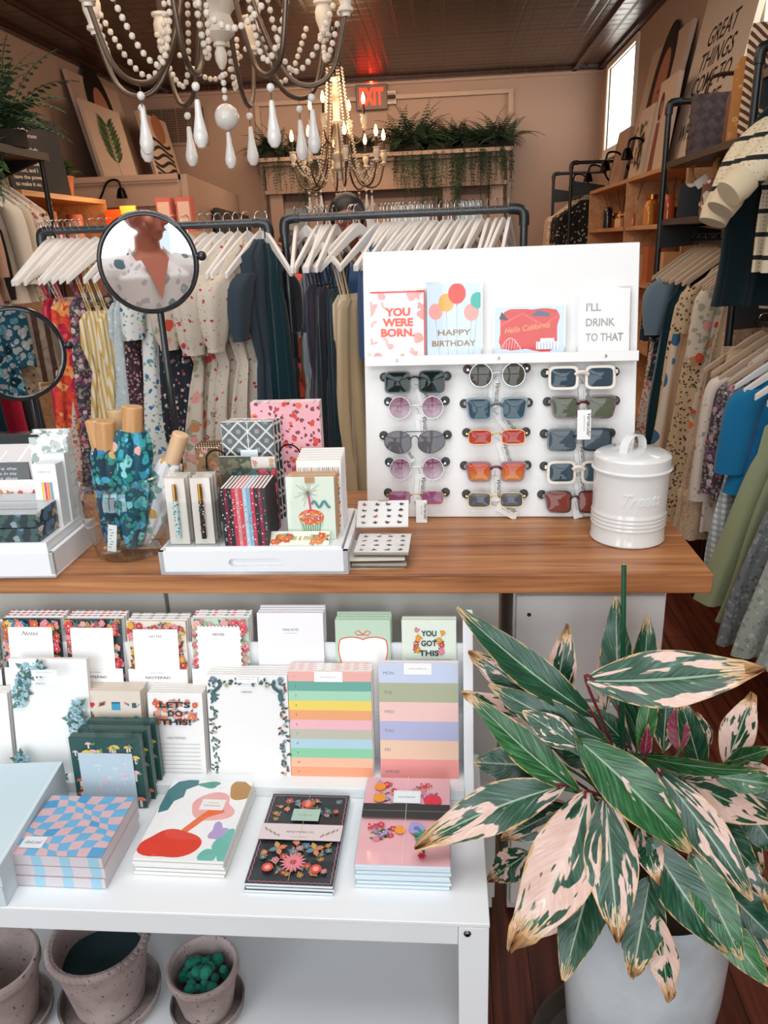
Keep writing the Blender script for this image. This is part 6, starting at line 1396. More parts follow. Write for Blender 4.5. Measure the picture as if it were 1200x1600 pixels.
G1 = [(462, 3, None), (478, -42, ('top', 'grey tweed halter jumpsuit with a tied waist, on the middle rack', 'f_tweed', dict(kind='halter', col='ffffff', L=1.1, ws=.10, wh=.12, top=-.42, waist=-.62, strapcol='9aa0a4'))),
 (496, 14, ('dress', 'dark plum satin dress, leftmost on the middle rack', 'satin', dict(kind='strap', col='3c3644', L=1.2, ws=.15, wh=.20, top=-.24, waist=-.55))),
 (503, 14, ('dress', 'black-green satin slip dress', 'satin', dict(kind='strap', col='12262a', L=1.2, ws=.14, wh=.17, top=-.25))),
 (509, 16, None), (515, 16, ('dress', 'dark grey ruched satin dress', 'satin', dict(kind='strap', col='35323e', L=1.2, ws=.15, wh=.18, top=-.25, waist=-.55))), (524, 18, ('dress', 'deep teal satin slip dress', 'satin', dict(kind='strap', col='11313a', L=1.2, ws=.13, wh=.16, top=-.26))),
 (552, 40, ('dress', 'champagne satin slip dress, front one of two', 'satin', dict(kind='strap', col='e6d3b2', L=1.2, ws=.15, wh=.19, top=-.28))), (556, 42, None), (561, 42, ('dress', 'champagne satin wrap dress behind its twin', 'satin', dict(kind='strap', col='cfb48c', L=1.2, ws=.16, wh=.18, top=-.30))),
 (600, 32, ('top', 'slate-blue denim shirt on the middle rack', 'cloth', dict(kind='sleeve', col='41597e', L=.40, ws=.11, wh=.12, sl=.3))), (590, 36, None), (612, 32, ('top', 'bright blue blouse half behind the display board', 'cloth', dict(kind='sleeve', col='2d5f98', L=.42, ws=.10, wh=.12, sl=.25))),
 (606, 34, None), (618, 36, ('dress', 'near-black teal dress beside the display board', 'cloth', dict(kind='strap', col='0f2830', L=1.2, ws=.14, wh=.18, top=-.27))),
 (624, 40, None), (629, 40, None)] + [(634 + i * 7.9 + (3 if i % 3 else 0), 38 - i, None) for i in range(17)] + [(776, 20, None), (786, 18, None), (796, 18, None)]
for px, a, g in sorted(G1, key=lambda q: q[0]):
    p, yw = hang(px, a, 1)
    if g: garment(g[0], g[1], p, yw, g[2], group='clothes on the middle pipe rack', seed=int(px), **g[3])
# ---- right wall: pipe bays with shelves
mb = None
BX = 1.10
def bay(name, label, y0, y1, zt, xw=XR, one=False):
    t = T(name, label, 'wall rack', (BX, y0, 0)); r = .0145
    for i, y in enumerate((y0, y1)):
        if one and not i: continue
        p = MB().use('3c3e40', 'pipe'); p.tube([(0, y - y0, .02), (0, y - y0, zt - .03)], r, 14); p.build('post', t)
        q = MB().use('3c3e40', 'pipe'); q.tube([(0.0, y - y0, zt - .03), (.006, y - y0, zt - .008), (.03, y - y0, zt), (xw - BX, y - y0, zt)], r, 14); q.tube(cat_rom([(0, y - y0, zt - .055), (0, y - y0, zt - .03), (.006, y - y0, zt - .008), (.03, y - y0, zt), (.055, y - y0, zt)], 3), r * 1.35, 14); q.build('wall_arm', t)
        MB().use('3c3e40', 'pipe').lathe([(0, 0), (.045, 0), (.045, .008), (.02, .012), (.02, .03), (0, .03)], 18).build('foot_flange', t, loc=(0, y - y0, 0))
    return t
bA = bay('wall_rack', 'black pipe wall rack with bags, second along the right wall', 3.14, 4.28, 2.10, one=True)
bN = bay('wall_rack', 'nearest black pipe wall rack at the right edge, knitwear on top', 1.95, 3.13, 2.10)
bC = bay('wall_rack', 'far black pipe wall rack near the back corner', 7.35, 8.5, 2.10)
def shelf(t, y0, y1, z, x0=.0, x1=XR - BX - .01, col='3a2c24', th=.03, name='shelf'): return MB().use(col, 'paint').box(x0, x1, y0, y1, z - th, z).build(name, t, bevel=.002)
shelf(bA, .02, 1.11, 1.83); shelf(bA, .02, 1.11, 1.565); shelf(bN, .02, 1.14, 2.02); shelf(bN, .02, 1.14, 1.62, x0=.25)
for tt_, z, a, b in ((bA, 1.455, .03, 1.12), (bN, 1.93, .02, 1.14), (bN, 1.17, -.1, 1.14), (bC, 1.86, .02, 1.14)):
    xr_ = .08 if z in (1.17, 1.93) else .16; MB().use('3c3e40', 'pipe').tube([(xr_, a, z), (xr_, b, z)], .013, 12).build('hanging_rail', tt_)
    for y in (a, b): MB().use('222526', 'paint').prism([(.0, z - .03), (.30, z - .01), (.30, z + .05), (0, z + .10)], y - .006, y + .006, 'y').build('bracket', tt_)
RX = BX + .16
def hr(Y, z, kind='t', yaw=0, dx=0, grp='hangers on the right wall racks', lab=None):
    return hanger((RX + dx, Y, z + .015), yaw, ('tan' if kind == 't' else 'white') + ' wooden hanger ' + (lab if lab.startswith('bare') else 'holding the ' + ' '.join(lab.split(',')[0].split()[:11])), grp, kind)
GR = [ # far bay rail, Y from near to far
 (3.30, 'f_tan_speck', 'tan speckled maxi dress, nearest on the second right wall rack', dict(kind='strap', L=1.2, ws=.17, wh=.24, top=-.22)),
 (3.38, 'f_cream_floral_big', 'cream floral top with short sleeves on the right wall rack', dict(kind='sleeve', L=.9, ws=.16, wh=.2)),
 (3.47, 'f_leopard', 'brown spotted dress on the right wall', dict(kind='strap', L=1.25, ws=.19, wh=.28, top=-.24)),
 (3.56, 'f_leopard', 'second brown spotted dress, behind its twin', dict(kind='sleeve', L=1.25, ws=.17, wh=.27, sl=.2)),
 (3.66, 'cloth', 'plain tan gathered dress beside the spotted ones', dict(kind='tank', col='b99a7c', L=1.25, ws=.17, wh=.27)),
 (3.76, 'f_cream_bluemotif', 'cream maxi dress with large blue shell motifs', dict(kind='tank', L=1.28, ws=.19, wh=.27)),
 (3.86, 'f_tan_spots', 'tan dress with small dots next to the blue-motif dress', dict(kind='tank', L=1.25, ws=.18, wh=.24)),
 (3.95, 'cloth', 'deep teal long dress at the far end', dict(kind='tank', col='0f2f36', L=1.25, ws=.19, wh=.25)),
 (4.03, 'cloth', 'dusty blue ruffled blouse dress', dict(kind='puff', col='6e8594', L=1.1, ws=.18, wh=.22, sl=.26, puff=.03)),
 (4.12, 'f_navy_floral', 'dark dotted top at the far end of the bay', dict(kind='sleeve', L=.7, ws=.18, wh=.2)),
 (4.2, 'f_rose_cream', 'rose patterned dress last in the bay', dict(kind='tank', L=1.1, ws=.18, wh=.22))]
for Y, mt, lb, kw in GR: hr(Y, 1.455, lab=lb); garment('dress', lb, (RX, Y, 1.47), R(-4), mt, group='dresses on the second right wall rack', seed=int(Y * 100), **kw)
for i in range(8): hr(3.34 + i * .11, 1.455, lab='bare of clothes, %s of eight from the near end' % NUM[i])
GN = [
 (3.02, 'f_tan_speck', 'tan lace skirt clipped at the far end of the nearest rack', dict(kind='skirt', L=.86, ws=.17, wh=.27, tiers=1)),
 (2.93, 'f_tan_speck', 'tiered beige skirt, second from the far end', dict(kind='skirt', L=.84, ws=.18, wh=.27, tiers=1)),
 (2.84, 'f_cream_sprig', 'cream sprigged blouse with long sleeves', dict(kind='sleeve', L=.78, ws=.18, wh=.22, sl=.46)),
 (2.75, 'f_purple_floral', 'purple and pink floral blouse', dict(kind='sleeve', L=.62, ws=.17, wh=.21, sl=.4)),
 (2.68, 'f_gingham', 'grey and white gingham dress below the blue top', dict(kind='tank', L=.86, ws=.18, wh=.23)),
 (2.60, 'cloth', 'bright blue gathered top on a white hanger', dict(kind='sleeve', col='1f78a8', L=.55, ws=.17, wh=.21, sl=.28, sr=.07)),
 (2.50, 'cloth', 'sage green slip dress', dict(kind='strap', col='9aa07c', L=.92, ws=.19, wh=.30, top=-.26)),
 (2.40, 'cloth', 'second sage green slip dress, nearer the edge', dict(kind='strap', col='8e9473', L=.94, ws=.17, wh=.27, top=-.26)),
 (2.31, 'f_grey_ditsy', 'grey ditsy-print long dress', dict(kind='strap', L=.98, ws=.18, wh=.30, top=-.28)),
 (2.22, 'f_grey_green', 'grey-green printed long dress nearest the right edge', dict(kind='strap', L=.97, ws=.17, wh=.27, top=-.30)),
 (2.13, 'f_grey_green', 'pale grey-green long dress cut by the right edge', dict(kind='strap', L=.97, ws=.15, wh=.24, top=-.30))]
for i, (Y, mt, lb, kw) in enumerate(GN):
    hr(Y, 1.17, 'w' if Y < 2.7 else 't', dx=-.08, lab=lb); garment('dress' if i not in (0, 1, 2, 3, 5) else ('skirt' if i < 2 else 'top'), lb, (RX - .08, Y, 1.185), R(-6), mt, group='clothes on the nearest right wall rack', seed=int(Y * 100), cat='dress' if i not in (0, 1, 2, 3, 5) else ('skirt' if i < 2 else 'top'), **kw)
# crochet cardigans on the upper rail
for i, Y in enumerate((2.42, 2.50, 2.58)):
    hr(Y, 1.93, 't', dx=-.08, lab=('nearest', 'middle', 'farthest')[i] + ' striped crochet cardigan'); p = V((RX - .10 - .012 * i, Y, 1.945))
    t = garment('cardigan', 'cream crochet cardigan with black stripes, %s of three on the upper rail' % ('nearest', 'middle', 'farthest')[i], p, 0, 'f_crochet', L=.57, kind='none', ws=.19, wh=.20, group='striped crochet cardigans', cat='cardigan', seed=i)
    a0 = V((-.19, 0, -.19)); a1 = V((-.265, -.03, -.255)); a2 = V((-.335 + .01 * i, -.05, -.315 - .028 * i)); P = cat_rom([a0 + V((.05, 0, .01)), a0, a1, a2], 6)
    m = MB().use('ffffff', 'f_crochet'); m.tube(P, [.058 - .001 * j for j in range(len(P))], 20, flat=1); m.build('sleeve', t)
    d = (P[-1] - P[-2]).normalized(); m = MB().use('d9c8a6', 'cloth'); m.tube([a2 - d * .01, a2 + d * .02, a2 + d * .055], [.042, .045, .040], 20); m.build('cuff', t)
    m = MB().use('ffffff', 'f_crochet'); m.tube([(.19, 0, -.19), (.25, 0, -.32), (.28, 0, -.5)], [.06, .055, .05], 16); m.build('sleeve', t)
hr(2.70, 1.93, 't', dx=-.08, lab='black-navy knit'); garment('trousers', 'black-navy knit hanging behind the striped cardigans', (RX - .21, 2.70, 1.945), 0, 'cloth', L=.68, kind='tank', ws=.17, wh=.17, col='0f2026', group='knitwear on the upper rail', cat='jumper', seed=5)
hr(2.80, 1.93, 't', dx=-.08, lab='patterned cardigan behind the black knit'); garment('cardigan', 'cream patterned cardigan behind the black knit', (RX - .02, 2.80, 1.945), 0, 'f_crochet', L=.7, kind='sleeve', ws=.17, wh=.18, cat='cardigan', seed=6, sl=.4)
hr(2.32, 1.93, 't', dx=-.08, lab='tan openwork cardigan'); garment('cardigan', 'tan openwork cardigan at the far right edge', (RX + .0, 2.32, 1.945), 0, 'f_tan_speck', L=.72, kind='sleeve', ws=.18, wh=.18, cat='cardigan', seed=8, sl=.4)
for i, Y in enumerate((7.5, 7.7, 7.95, 8.2)):
    garment('blouse', ('black and cream floral blouse, nearest in the back corner', 'black and cream floral blouse, second in the back corner', 'tan printed blouse in the back corner', 'brown printed blouse last in the back corner')[i], (RX, Y, 1.875), 0, ('f_black_floral', 'f_black_floral', 'f_rose_cream', 'f_tan_speck')[i], L=.95, kind='sleeve', ws=.2, wh=.24, sl=.42, sr=.07, cat='blouse', seed=i, group='blouses in the back corner')
    hr(Y, 1.86, lab=('nearest', 'second', 'third', 'last')[i] + ' blouse in the back corner')
# ================================================================== right wall: bags, wooden shelves, canvases, lamps
def bag(name, label, loc, yaw, w, h, d, mat, col='ffffff', handle=None, extra=None, taper=.8, grp=None, tagc=False):
    t = T(name, label, 'bag', loc, (0, 0, yaw), grp); mb = MB().use(col, mat)
    vs = []; fs = []; N_ = 32; rows = [(0, 1), (.1, 1.03), (.5, 1.0), (.85, .9 + .1 * taper), (1, taper)]
    for z, k in rows:
        for i in range(N_):
            a = 2 * pi * i / N_; ca, sa = cos(a), sin(a); vs.append((w / 2 * k * abs(ca) ** .5 * (1 if ca > 0 else -1), d / 2 * (1 - .75 * z) * abs(sa) ** .6 * (1 if sa > 0 else -1), h * z))
    for j in range(len(rows) - 1):
        for i in range(N_): fs.append((j * N_ + i, j * N_ + (i + 1) % N_, (j + 1) * N_ + (i + 1) % N_, (j + 1) * N_ + i))
    fs += [tuple(range(N_))[::-1], tuple((len(rows) - 1) * N_ + i for i in range(N_))]; mb.add(vs, fs); b = mb.build('bag_body', t)
    if handle == 'ring':
        for s in (-1, 1): MB().use('a8764a', 'gloss').tube([(w * .28 * cos(a), s * .018, h + w * .24 + w * .28 * sin(a)) for a in [2 * pi * i / 28 for i in range(28)]], .008, 10, closed=True).build('ring_handle', t)
    if handle == 'loop':
        for s in (-1, 1): MB().use('3c2a20', 'gloss').tube(cat_rom([(-w * .3, s * d * .12, h * .98), (-w * .2, s * d * .15, h * 1.25), (w * .2, s * d * .15, h * 1.25), (w * .3, s * d * .12, h * .98)], 6), .006, 8).build('handle', t)
    if tagc: MB().use('e9e4dc', 'paper').box(-.03, .03, -.001, .001, -.02, .02).build('price_tag', t, loc=(-w * .1, -d * .4 - .03, h * 1.02), rot=(0, R(-35), 0))
    return t
def weave(name, a, b, s):
    m = NT(name); c = m.coord(rot=(0, R(45), 0)); ch = m.N('TexChecker', {'Vector': c, 'Scale': s}); ch.inputs[1].default_value = C(a); ch.inputs[2].default_value = C(b)
    w = m.N('TexVoronoi', {'Vector': c, 'Scale': s, 'Randomness': 0.}); m.base(ch.outputs[0]); m.bump(w.outputs[0], .8, .01); m.b.inputs['Roughness'].default_value = .6; MATS[name] = m.m
weave('weave_dark', '3a2a2c', '4d3a3a', 26.); fabric('bag_daisy', '23262a', ['d9cdb8'], 13, None, .8, .34); fabric('bag_floral', '7a5240', ['d9c4ae', 'e6d8c6', 'b98a6a'], 24, None, .8, .38)
fabric('bag_ochre', 'b57a3c', ['d6a468', 'c98f52'], 22, None, .8, .22); m = NT('zigzag'); c = m.coord(); w_ = m.N('TexWave', {'Vector': m.coord(rot=(0, R(50), 0)), 'Scale': 14., 'Distortion': 2.5}, bands_direction='X')
m.base(m.ramp(w_.outputs[1], [(.3, '5a3422'), (.5, '8a5636'), (.55, 'd6c2a6')], 'CONSTANT')); m.b.inputs['Roughness'].default_value = .9; MATS['zigzag'] = m.m
SA = 1.832
bag('basket_bag', 'dark woven leather basket on the upper shelf of the second wall rack', (1.30, 4.08, SA), R(-8), .30, .27, .15, 'weave_dark', taper=.95, handle='loop')
bag('clutch_bag', 'brown suede bag leaning beside the dark basket', (1.34, 3.83, SA), R(-10), .22, .24, .08, 'paint', '6f4228', taper=.9)
bag('tote_bag', 'ochre embroidered bag between the basket and the zigzag bag', (1.30, 3.62, SA), R(-12), .24, .33, .10, 'bag_ochre', taper=.8)
bag('tote_bag', 'brown and cream zigzag knitted bag standing highest on the rack', (1.28, 3.40, SA), R(-12), .26, .40, .08, 'zigzag', taper=.9)
bag('tote_bag', 'grey and cream striped bag behind the nearest pipe post', (1.38, 2.95, 2.022), R(-12), .26, .34, .08, 'zigzag', taper=.85)
SB = 1.567
bag('handbag', 'black bag with daisies and round wooden handles on the lower shelf', (1.23, 4.05, SB), R(-6), .22, .15, .08, 'bag_daisy', handle='ring', taper=.92, tagc=True)
bag('handbag', 'brown floral bag with round wooden handles, right of the daisy bag', (1.24, 3.75, SB), R(-6), .21, .15, .08, 'bag_floral', handle='ring', taper=.9)
bag('handbag', 'beige flap bag behind the brown floral bag', (1.36, 3.52, SB), R(-6), .2, .19, .06, 'paint', 'a87a58', taper=.9)
# light wooden shelf unit
t = T('wooden_shelf_unit', 'light wooden shelf unit along the right wall with candles and diffusers', 'shelf', (1.25, 4.40, 0)); Wd = XR - 1.25 - .01
for z in (1.86, 1.55, 1.20, .80, .35): MB().use(mat='shelf_wood').box(0, Wd, 0, 2.85, z - .025, z).build('shelf', t)
for y in (0, 1.40, 2.83): MB().use(mat='shelf_wood').box(0, Wd, y, y + .025, 0, 1.834).build('upright', t)
rn = random.Random(11)
def jar(name, label, x, y, z, r, h, col, mat='gloss', reeds=0, lid=None, grp='candles and jars on the wooden shelf', cat='candle'):
    t = T(name, label, cat, (x, y, z), (0, 0, 0), grp); MB().use(col, mat).lathe([(0, 0), (r, 0), (r * 1.02, h * .2), (r, h * .85), (r * .7, h), (0, h)], 18).build('jar_body', t)
    if lid: MB().use(lid, 'metal').lathe([(0, h), (r * .9, h), (r * .9, h * 1.18), (0, h * 1.18)], 16).build('lid', t)
    for i in range(reeds): a = rn.uniform(-.5, .5); b = rn.uniform(-.35, .35); MB().use('2a211c', 'matte').tube([(0, 0, h * .8), (a * .18, b * .2, h + .17)], .0022, 5).build('reed', t)
cs = [('e0a054', 'amber'), ('e8c08a', 'cream'), ('d98a3a', 'orange'), ('c96a34', 'copper'), ('e6b27a', 'honey'), ('26282a', 'black'), ('2c3036', 'charcoal'), ('d9a05a', 'gold'), ('b5562c', 'rust'), ('20242a', 'dark')]
for i in range(18):
    y = 4.50 + i * .148; c_, n_ = cs[(i * 7) % 10] if i > 8 else cs[(5, 6, 3, 8, 9, 5, 2, 3, 6)[i]]
    jar('candle_jar', '%s jar, %s from the near end of the middle shelf' % (n_, NUM[i]), 1.31 + .05 * (i % 3), y, 1.5505, .034 + .008 * (i % 3), .07 + .03 * ((i * 5) % 4), c_, reeds=3 if i % 4 == 1 else 0, lid='b9802f' if i % 5 == 2 else None)
for i in range(7):
    c_ = ['c9854a', 'd9a878', 'b8683c', 'e0b486'][i % 4]
    MB().use(c_, 'paper').box(-.06, .06, -.07, .07, 0, .16 + .03 * (i % 3)).build('gift_box', loc=(1.36, 4.62 + i * .37, 1.2005), label='%s orange-brown box from the near end of the third wooden shelf' % NUM[i], cat='box', group='boxes on the third wooden shelf')
# canvases leaning on the right wall (standing on the shelf tops)
def canvas(name, label, y0, y1, z0, z1, x_bot, x_top, bg, art=None, side='R', th=.03, cat='canvas'):
    """thin panel in the Y-Z plane leaning against a side wall"""
    w = abs(y1 - y0); h = z1 - z0; ax = x_top - x_bot; L = sqrt(h * h + ax * ax); t = T(name, label, cat, (x_bot, (y0 + y1) / 2, z0), (0, 0, 0))
    # local x runs along the wall so that the picture reads correctly from inside the room
    rz = R(-90) if side == 'R' else R(90); t.rotation_euler = (Matrix.Rotation(rz, 3, 'Z') @ Matrix.Rotation(-atan2(abs(ax), h), 3, 'X')).to_euler()
    mb = MB().use(bg, 'paper').box(-w / 2, w / 2, 0, th, 0, L); a = Art(mb, -.0005, .0002)
    if art: art(a, w, L)
    mb.build('canvas_panel', t); return t
def a_portrait(a, w, h):
    a.poly([(-w * .30, 0), (w * .34, 0), (w * .30, h * .30), (w * .12, h * .52), (-w * .16, h * .50), (-w * .30, h * .22)], '2c2624')
    a.disc(0, h * .70, w * .26, '241c1a', 22, 1.5); a.rect(-w * .26, h * .36, -w * .06, h * .70, '241c1a'); a.rect(w * .08, h * .40, w * .25, h * .70, '241c1a')
    a.disc(.02 * w, h * .70, w * .15, 'b87862', 20, 1.45); a.rect(-w * .04, h * .46, w * .08, h * .6, 'a86c58'); a.poly([(-w * .05, h * .54), (w * .09, h * .54), (w * .02, h * .38)], 'b87862'); a.disc(.02 * w, h * .635, w * .04, '8a3a38', 10, .4)
canvas('portrait_canvas', 'tall canvas portrait of a dark-haired woman, leaning on the right wall', 5.75, 6.75, 1.862, 2.78, 1.40, 1.585, 'cbb09c', a_portrait)
def a_great(a, w, h):
    for i, s in enumerate(('GREAT', 'THINGS', 'COME TO', 'THOSE', 'WHO WAIT')): a.text(s, 0, h * (.66 - i * .125), h * .095, '2a2420', shear=.25, bold=.01, width=w * (.5, .58, .66, .52, .7)[i])
canvas('text_canvas', 'large canvas reading GREAT THINGS COME TO THOSE, leaning on the right wall', 4.45, 5.45, 1.862, 2.83, 1.40, 1.585, 'd9c6b4', a_great)
canvas('small_canvas', 'small canvas with a red-haired figure, below the lettered canvas', 5.22, 5.62, 1.862, 2.40, 1.315, 1.385, 'd3b9a4', lambda a, w, h: (a.disc(-w * .2, h * .72, w * .13, '5a2e1e', 14, 1.6), a.disc(-w * .17, h * .7, w * .08, 'b07a60', 12, 1.4), a.poly([(-w * .35, 0), (-w * .05, 0), (-w * .1, h * .55), (-w * .3, h * .55)], '8a4a3a')))
canvas('small_canvas', 'narrow canvas with dark sprigs in front of the portrait', 5.66, 6.05, 1.862, 2.30, 1.30, 1.37, 'd6bda8', lambda a, w, h: a.scatter([(-w * .3, h * .1, w * .3, h * .8)], 22, ['4a3a2a', '6a5238'], ['5a4630', '3a3020'], .03, 4))
canvas('small_canvas', 'plain tan canvas at the far end of the wooden shelf', 6.35, 6.75, 1.862, 2.25, 1.30, 1.37, 'b8927a', lambda a, w, h: a.rect(-w * .5, 0, -w * .44, h, '2a2220'))
def gooseneck(px, py, X, label, mirrored=False):
    c = PX(px, py, X); t = T('gooseneck_lamp', label, 'lamp', c, (0, 0, 0), 'black gooseneck picture lamps')
    s = -1 if mirrored else 1
    MB().use('1f1e1e', 'metal').tube(cat_rom([(s * .34, .0, -.10), (s * .26, 0, -.11), (s * .17, 0, -.02), (s * .10, 0, .085), (s * .02, 0, .095), (0, 0, .04)], 6), .008, 8).build('arm', t)
    MB().use('1f1e1e', 'metal').lathe([(0, .045), (.018, .042), (.030, .02), (.042, -.03), (.036, -.03), (.022, .015), (0, .02)], 20).build('shade', t)
    MB().use('1f1e1e', 'metal').lathe([(0, 0), (.03, 0), (.03, .02), (0, .02)], 14).build('wall_mount', t, loc=(s * .35, 0, -.10), rot=(0, R(90), 0))
    return t
for i, (px, py, X) in enumerate(((980, 242, 1.23), (946, 260, 1.23), (919, 278, 1.23), (895, 290, 1.23))): gooseneck(px, py, X, '%s black gooseneck lamp along the right wall' % ('nearest', 'second', 'third', 'farthest')[i])
# ================================================================== left wall
t = T('wall_shelf', 'black-edged wall rack high on the left, a fern on top and tops hanging below', 'wall rack', (-2.05, 3.2, 0))
MB().use('1f1c1b', 'paint').box(-.95, .12, -.35, .78, 1.94, 1.975).build('shelf', t)
MB().use('2a2725', 'pipe').tube([(.10, .74, 1.4), (.10, .74, 1.95)], .013, 12).build('post', t)
MB().use('2a2725', 'pipe').tube([(.10, .74, 0), (.10, .74, 1.4)], .013, 12).build('post', t)
MB().use('2a2725', 'pipe').tube([(-.12, -.35, 1.90), (-.12, .76, 1.90)], .012, 12).build('hanging_rail', t)
for y in (-.3, .74): MB().use('1f1c1b', 'paint').prism([(-.9, 1.94), (.1, 1.94), (-.9, 1.6)], y - .01, y + .01, 'y').build('bracket', t)
LX = -2.17
GL = [(3.02, 'cloth', 'white sleeveless linen top, nearest on the left wall rack', dict(kind='tank', col='e9e2d8', L=.62, ws=.18, wh=.19)), (3.12, 'cloth', 'tan ribbed tank top behind the white one', dict(kind='tank', col='b98f74', L=.62, ws=.19, wh=.19)),
 (3.21, 'f_red_floral', 'red floral cami on the left wall rack', dict(kind='strap', L=.66, ws=.18, wh=.2, top=-.24, strapcol='d94a5a')), (3.30, 'cloth', 'taupe button-through blouse behind the red cami', dict(kind='sleeve', col='a8846c', L=.62, ws=.18, wh=.19, sl=.3)),
 (3.39, 'cloth', 'second taupe blouse, right behind the button-through one', dict(kind='sleeve', col='b08a72', L=.62, ws=.18, wh=.19, sl=.3)), (3.47, 'cloth', 'grey-brown blouse in the middle of the left wall rack', dict(kind='tank', col='8f7462', L=.6, ws=.19, wh=.19)),
 (3.54, 'cloth', 'black top between pale blouses', dict(kind='tank', col='1f1c1c', L=.6, ws=.19, wh=.19)), (3.62, 'cloth', 'cream draped blouse behind the black top', dict(kind='sleeve', col='d9cbb8', L=.62, ws=.19, wh=.2, sl=.34)),
 (3.70, 'cloth', 'second cream draped blouse, behind the first', dict(kind='sleeve', col='cdbda8', L=.62, ws=.19, wh=.2, sl=.34)), (3.78, 'f_rose_cream', 'pink patterned blouse, second from the far end', dict(kind='sleeve', L=.62, ws=.19, wh=.2, sl=.3)), (3.86, 'f_tan_spots', 'brown and cream blouse at the far end', dict(kind='sleeve', L=.62, ws=.19, wh=.2, sl=.3))]
for i, (Y, mt, lb, kw) in enumerate(GL):
    hanger((LX, Y, 1.915), 0, '%s hanger from the near end of the left wall rack' % NUM[i], 'hangers on the left wall rack', 'w'); garment('top', lb, (LX, Y, 1.915), 0, mt, group='tops on the left wall rack', seed=i + 40, cat='top', **kw)
# lower row on the left wall: dark teal / red trousers seen under the small mirror
for i, (Y, c_, lb) in enumerate(((2.95, '0f2f3c', 'dark teal trousers in the lower row at the left edge'), (3.1, '10303a', 'second dark teal garment in the lower row'), (3.25, 'b8203a', 'red garment in the lower row'), (3.4, '3a3f44', 'charcoal garment in the lower row'))):
    hanger((LX + .1, Y, 1.215), 0, '%s hanger from the near end of the lower left row' % NUM[i], 'hangers in the lower left row', 'w'); garment('trousers', lb, (LX + .1, Y, 1.215), 0, 'cloth', L=1.0, kind='skirt', ws=.2, wh=.22, col=c_, cat='trousers', group='lower row on the left wall', seed=i + 60)
MB().use('2a2725', 'pipe').tube([(0, 0, 0), (0, .9, 0)], .012, 12).build('hanging_rail', t, loc=(LX + .1 + 2.05, -.35, 1.2))
# wooden cube shelf with pink candles, quote sign and small plant on top
t = T('cube_shelf', 'open wooden wall shelf on the left with pink boxes inside', 'shelf', (-3.24, 4.55, 0)); dw = .84
for z in (1.865, 1.50): MB().use(mat='shelf_wood').box(0, dw, 0, 1.15, z - .03, z).build('shelf', t)
for y in (0, 1.125): MB().use(mat='shelf_wood').box(0, dw, y, y + .025, 1.5, 1.835).build('side_board', t)
MB().use(mat='shelf_wood').box(0, dw, 0, 1.15, 0, .03).build('shelf', t)
for y in (0, 1.125): MB().use(mat='shelf_wood').box(0, dw, y, y + .025, .03, 1.47).build('side_board', t)
for i in range(6):
    c_ = ['d98a6a', 'e09a86', 'c9785c', 'e2a890', 'dba088', 'e08a6c'][i]; h = .16 + .05 * (i % 3)
    MB().use(c_, 'paper').lathe([(0, 0), (.055, 0), (.055, h), (.05, h + .006), (0, h + .006)], 20).build('gift_tube', loc=(-2.50 - .06 * (i % 2), 4.68 + i * .165, 1.5005), label='pink-orange gift tube, %s from the near end inside the wall shelf' % NUM[i], cat='gift tube', group='gift tubes in the wall shelf')
t = T('quote_sign', 'black sign with white lettering standing on the left wooden shelf', 'sign', (-2.56, 5.13, 1.8665), (R(-7), 0, R(66)))
mb = MB().use('1d1b1b', 'paint').box(-.22, .22, 0, .02, 0, .46); a = Art(mb, -.0005, .0002)
for i, s in enumerate(('Almost every', 'successful person', 'begins', 'with two beliefs:', 'the future can be', 'better than the', 'present, and I', 'have the power', 'to make it so.')): a.text(s, -.19, .385 - i * .041, .024, 'e6ddd2', align='L', bold=.01)
mb.build('panel', t)
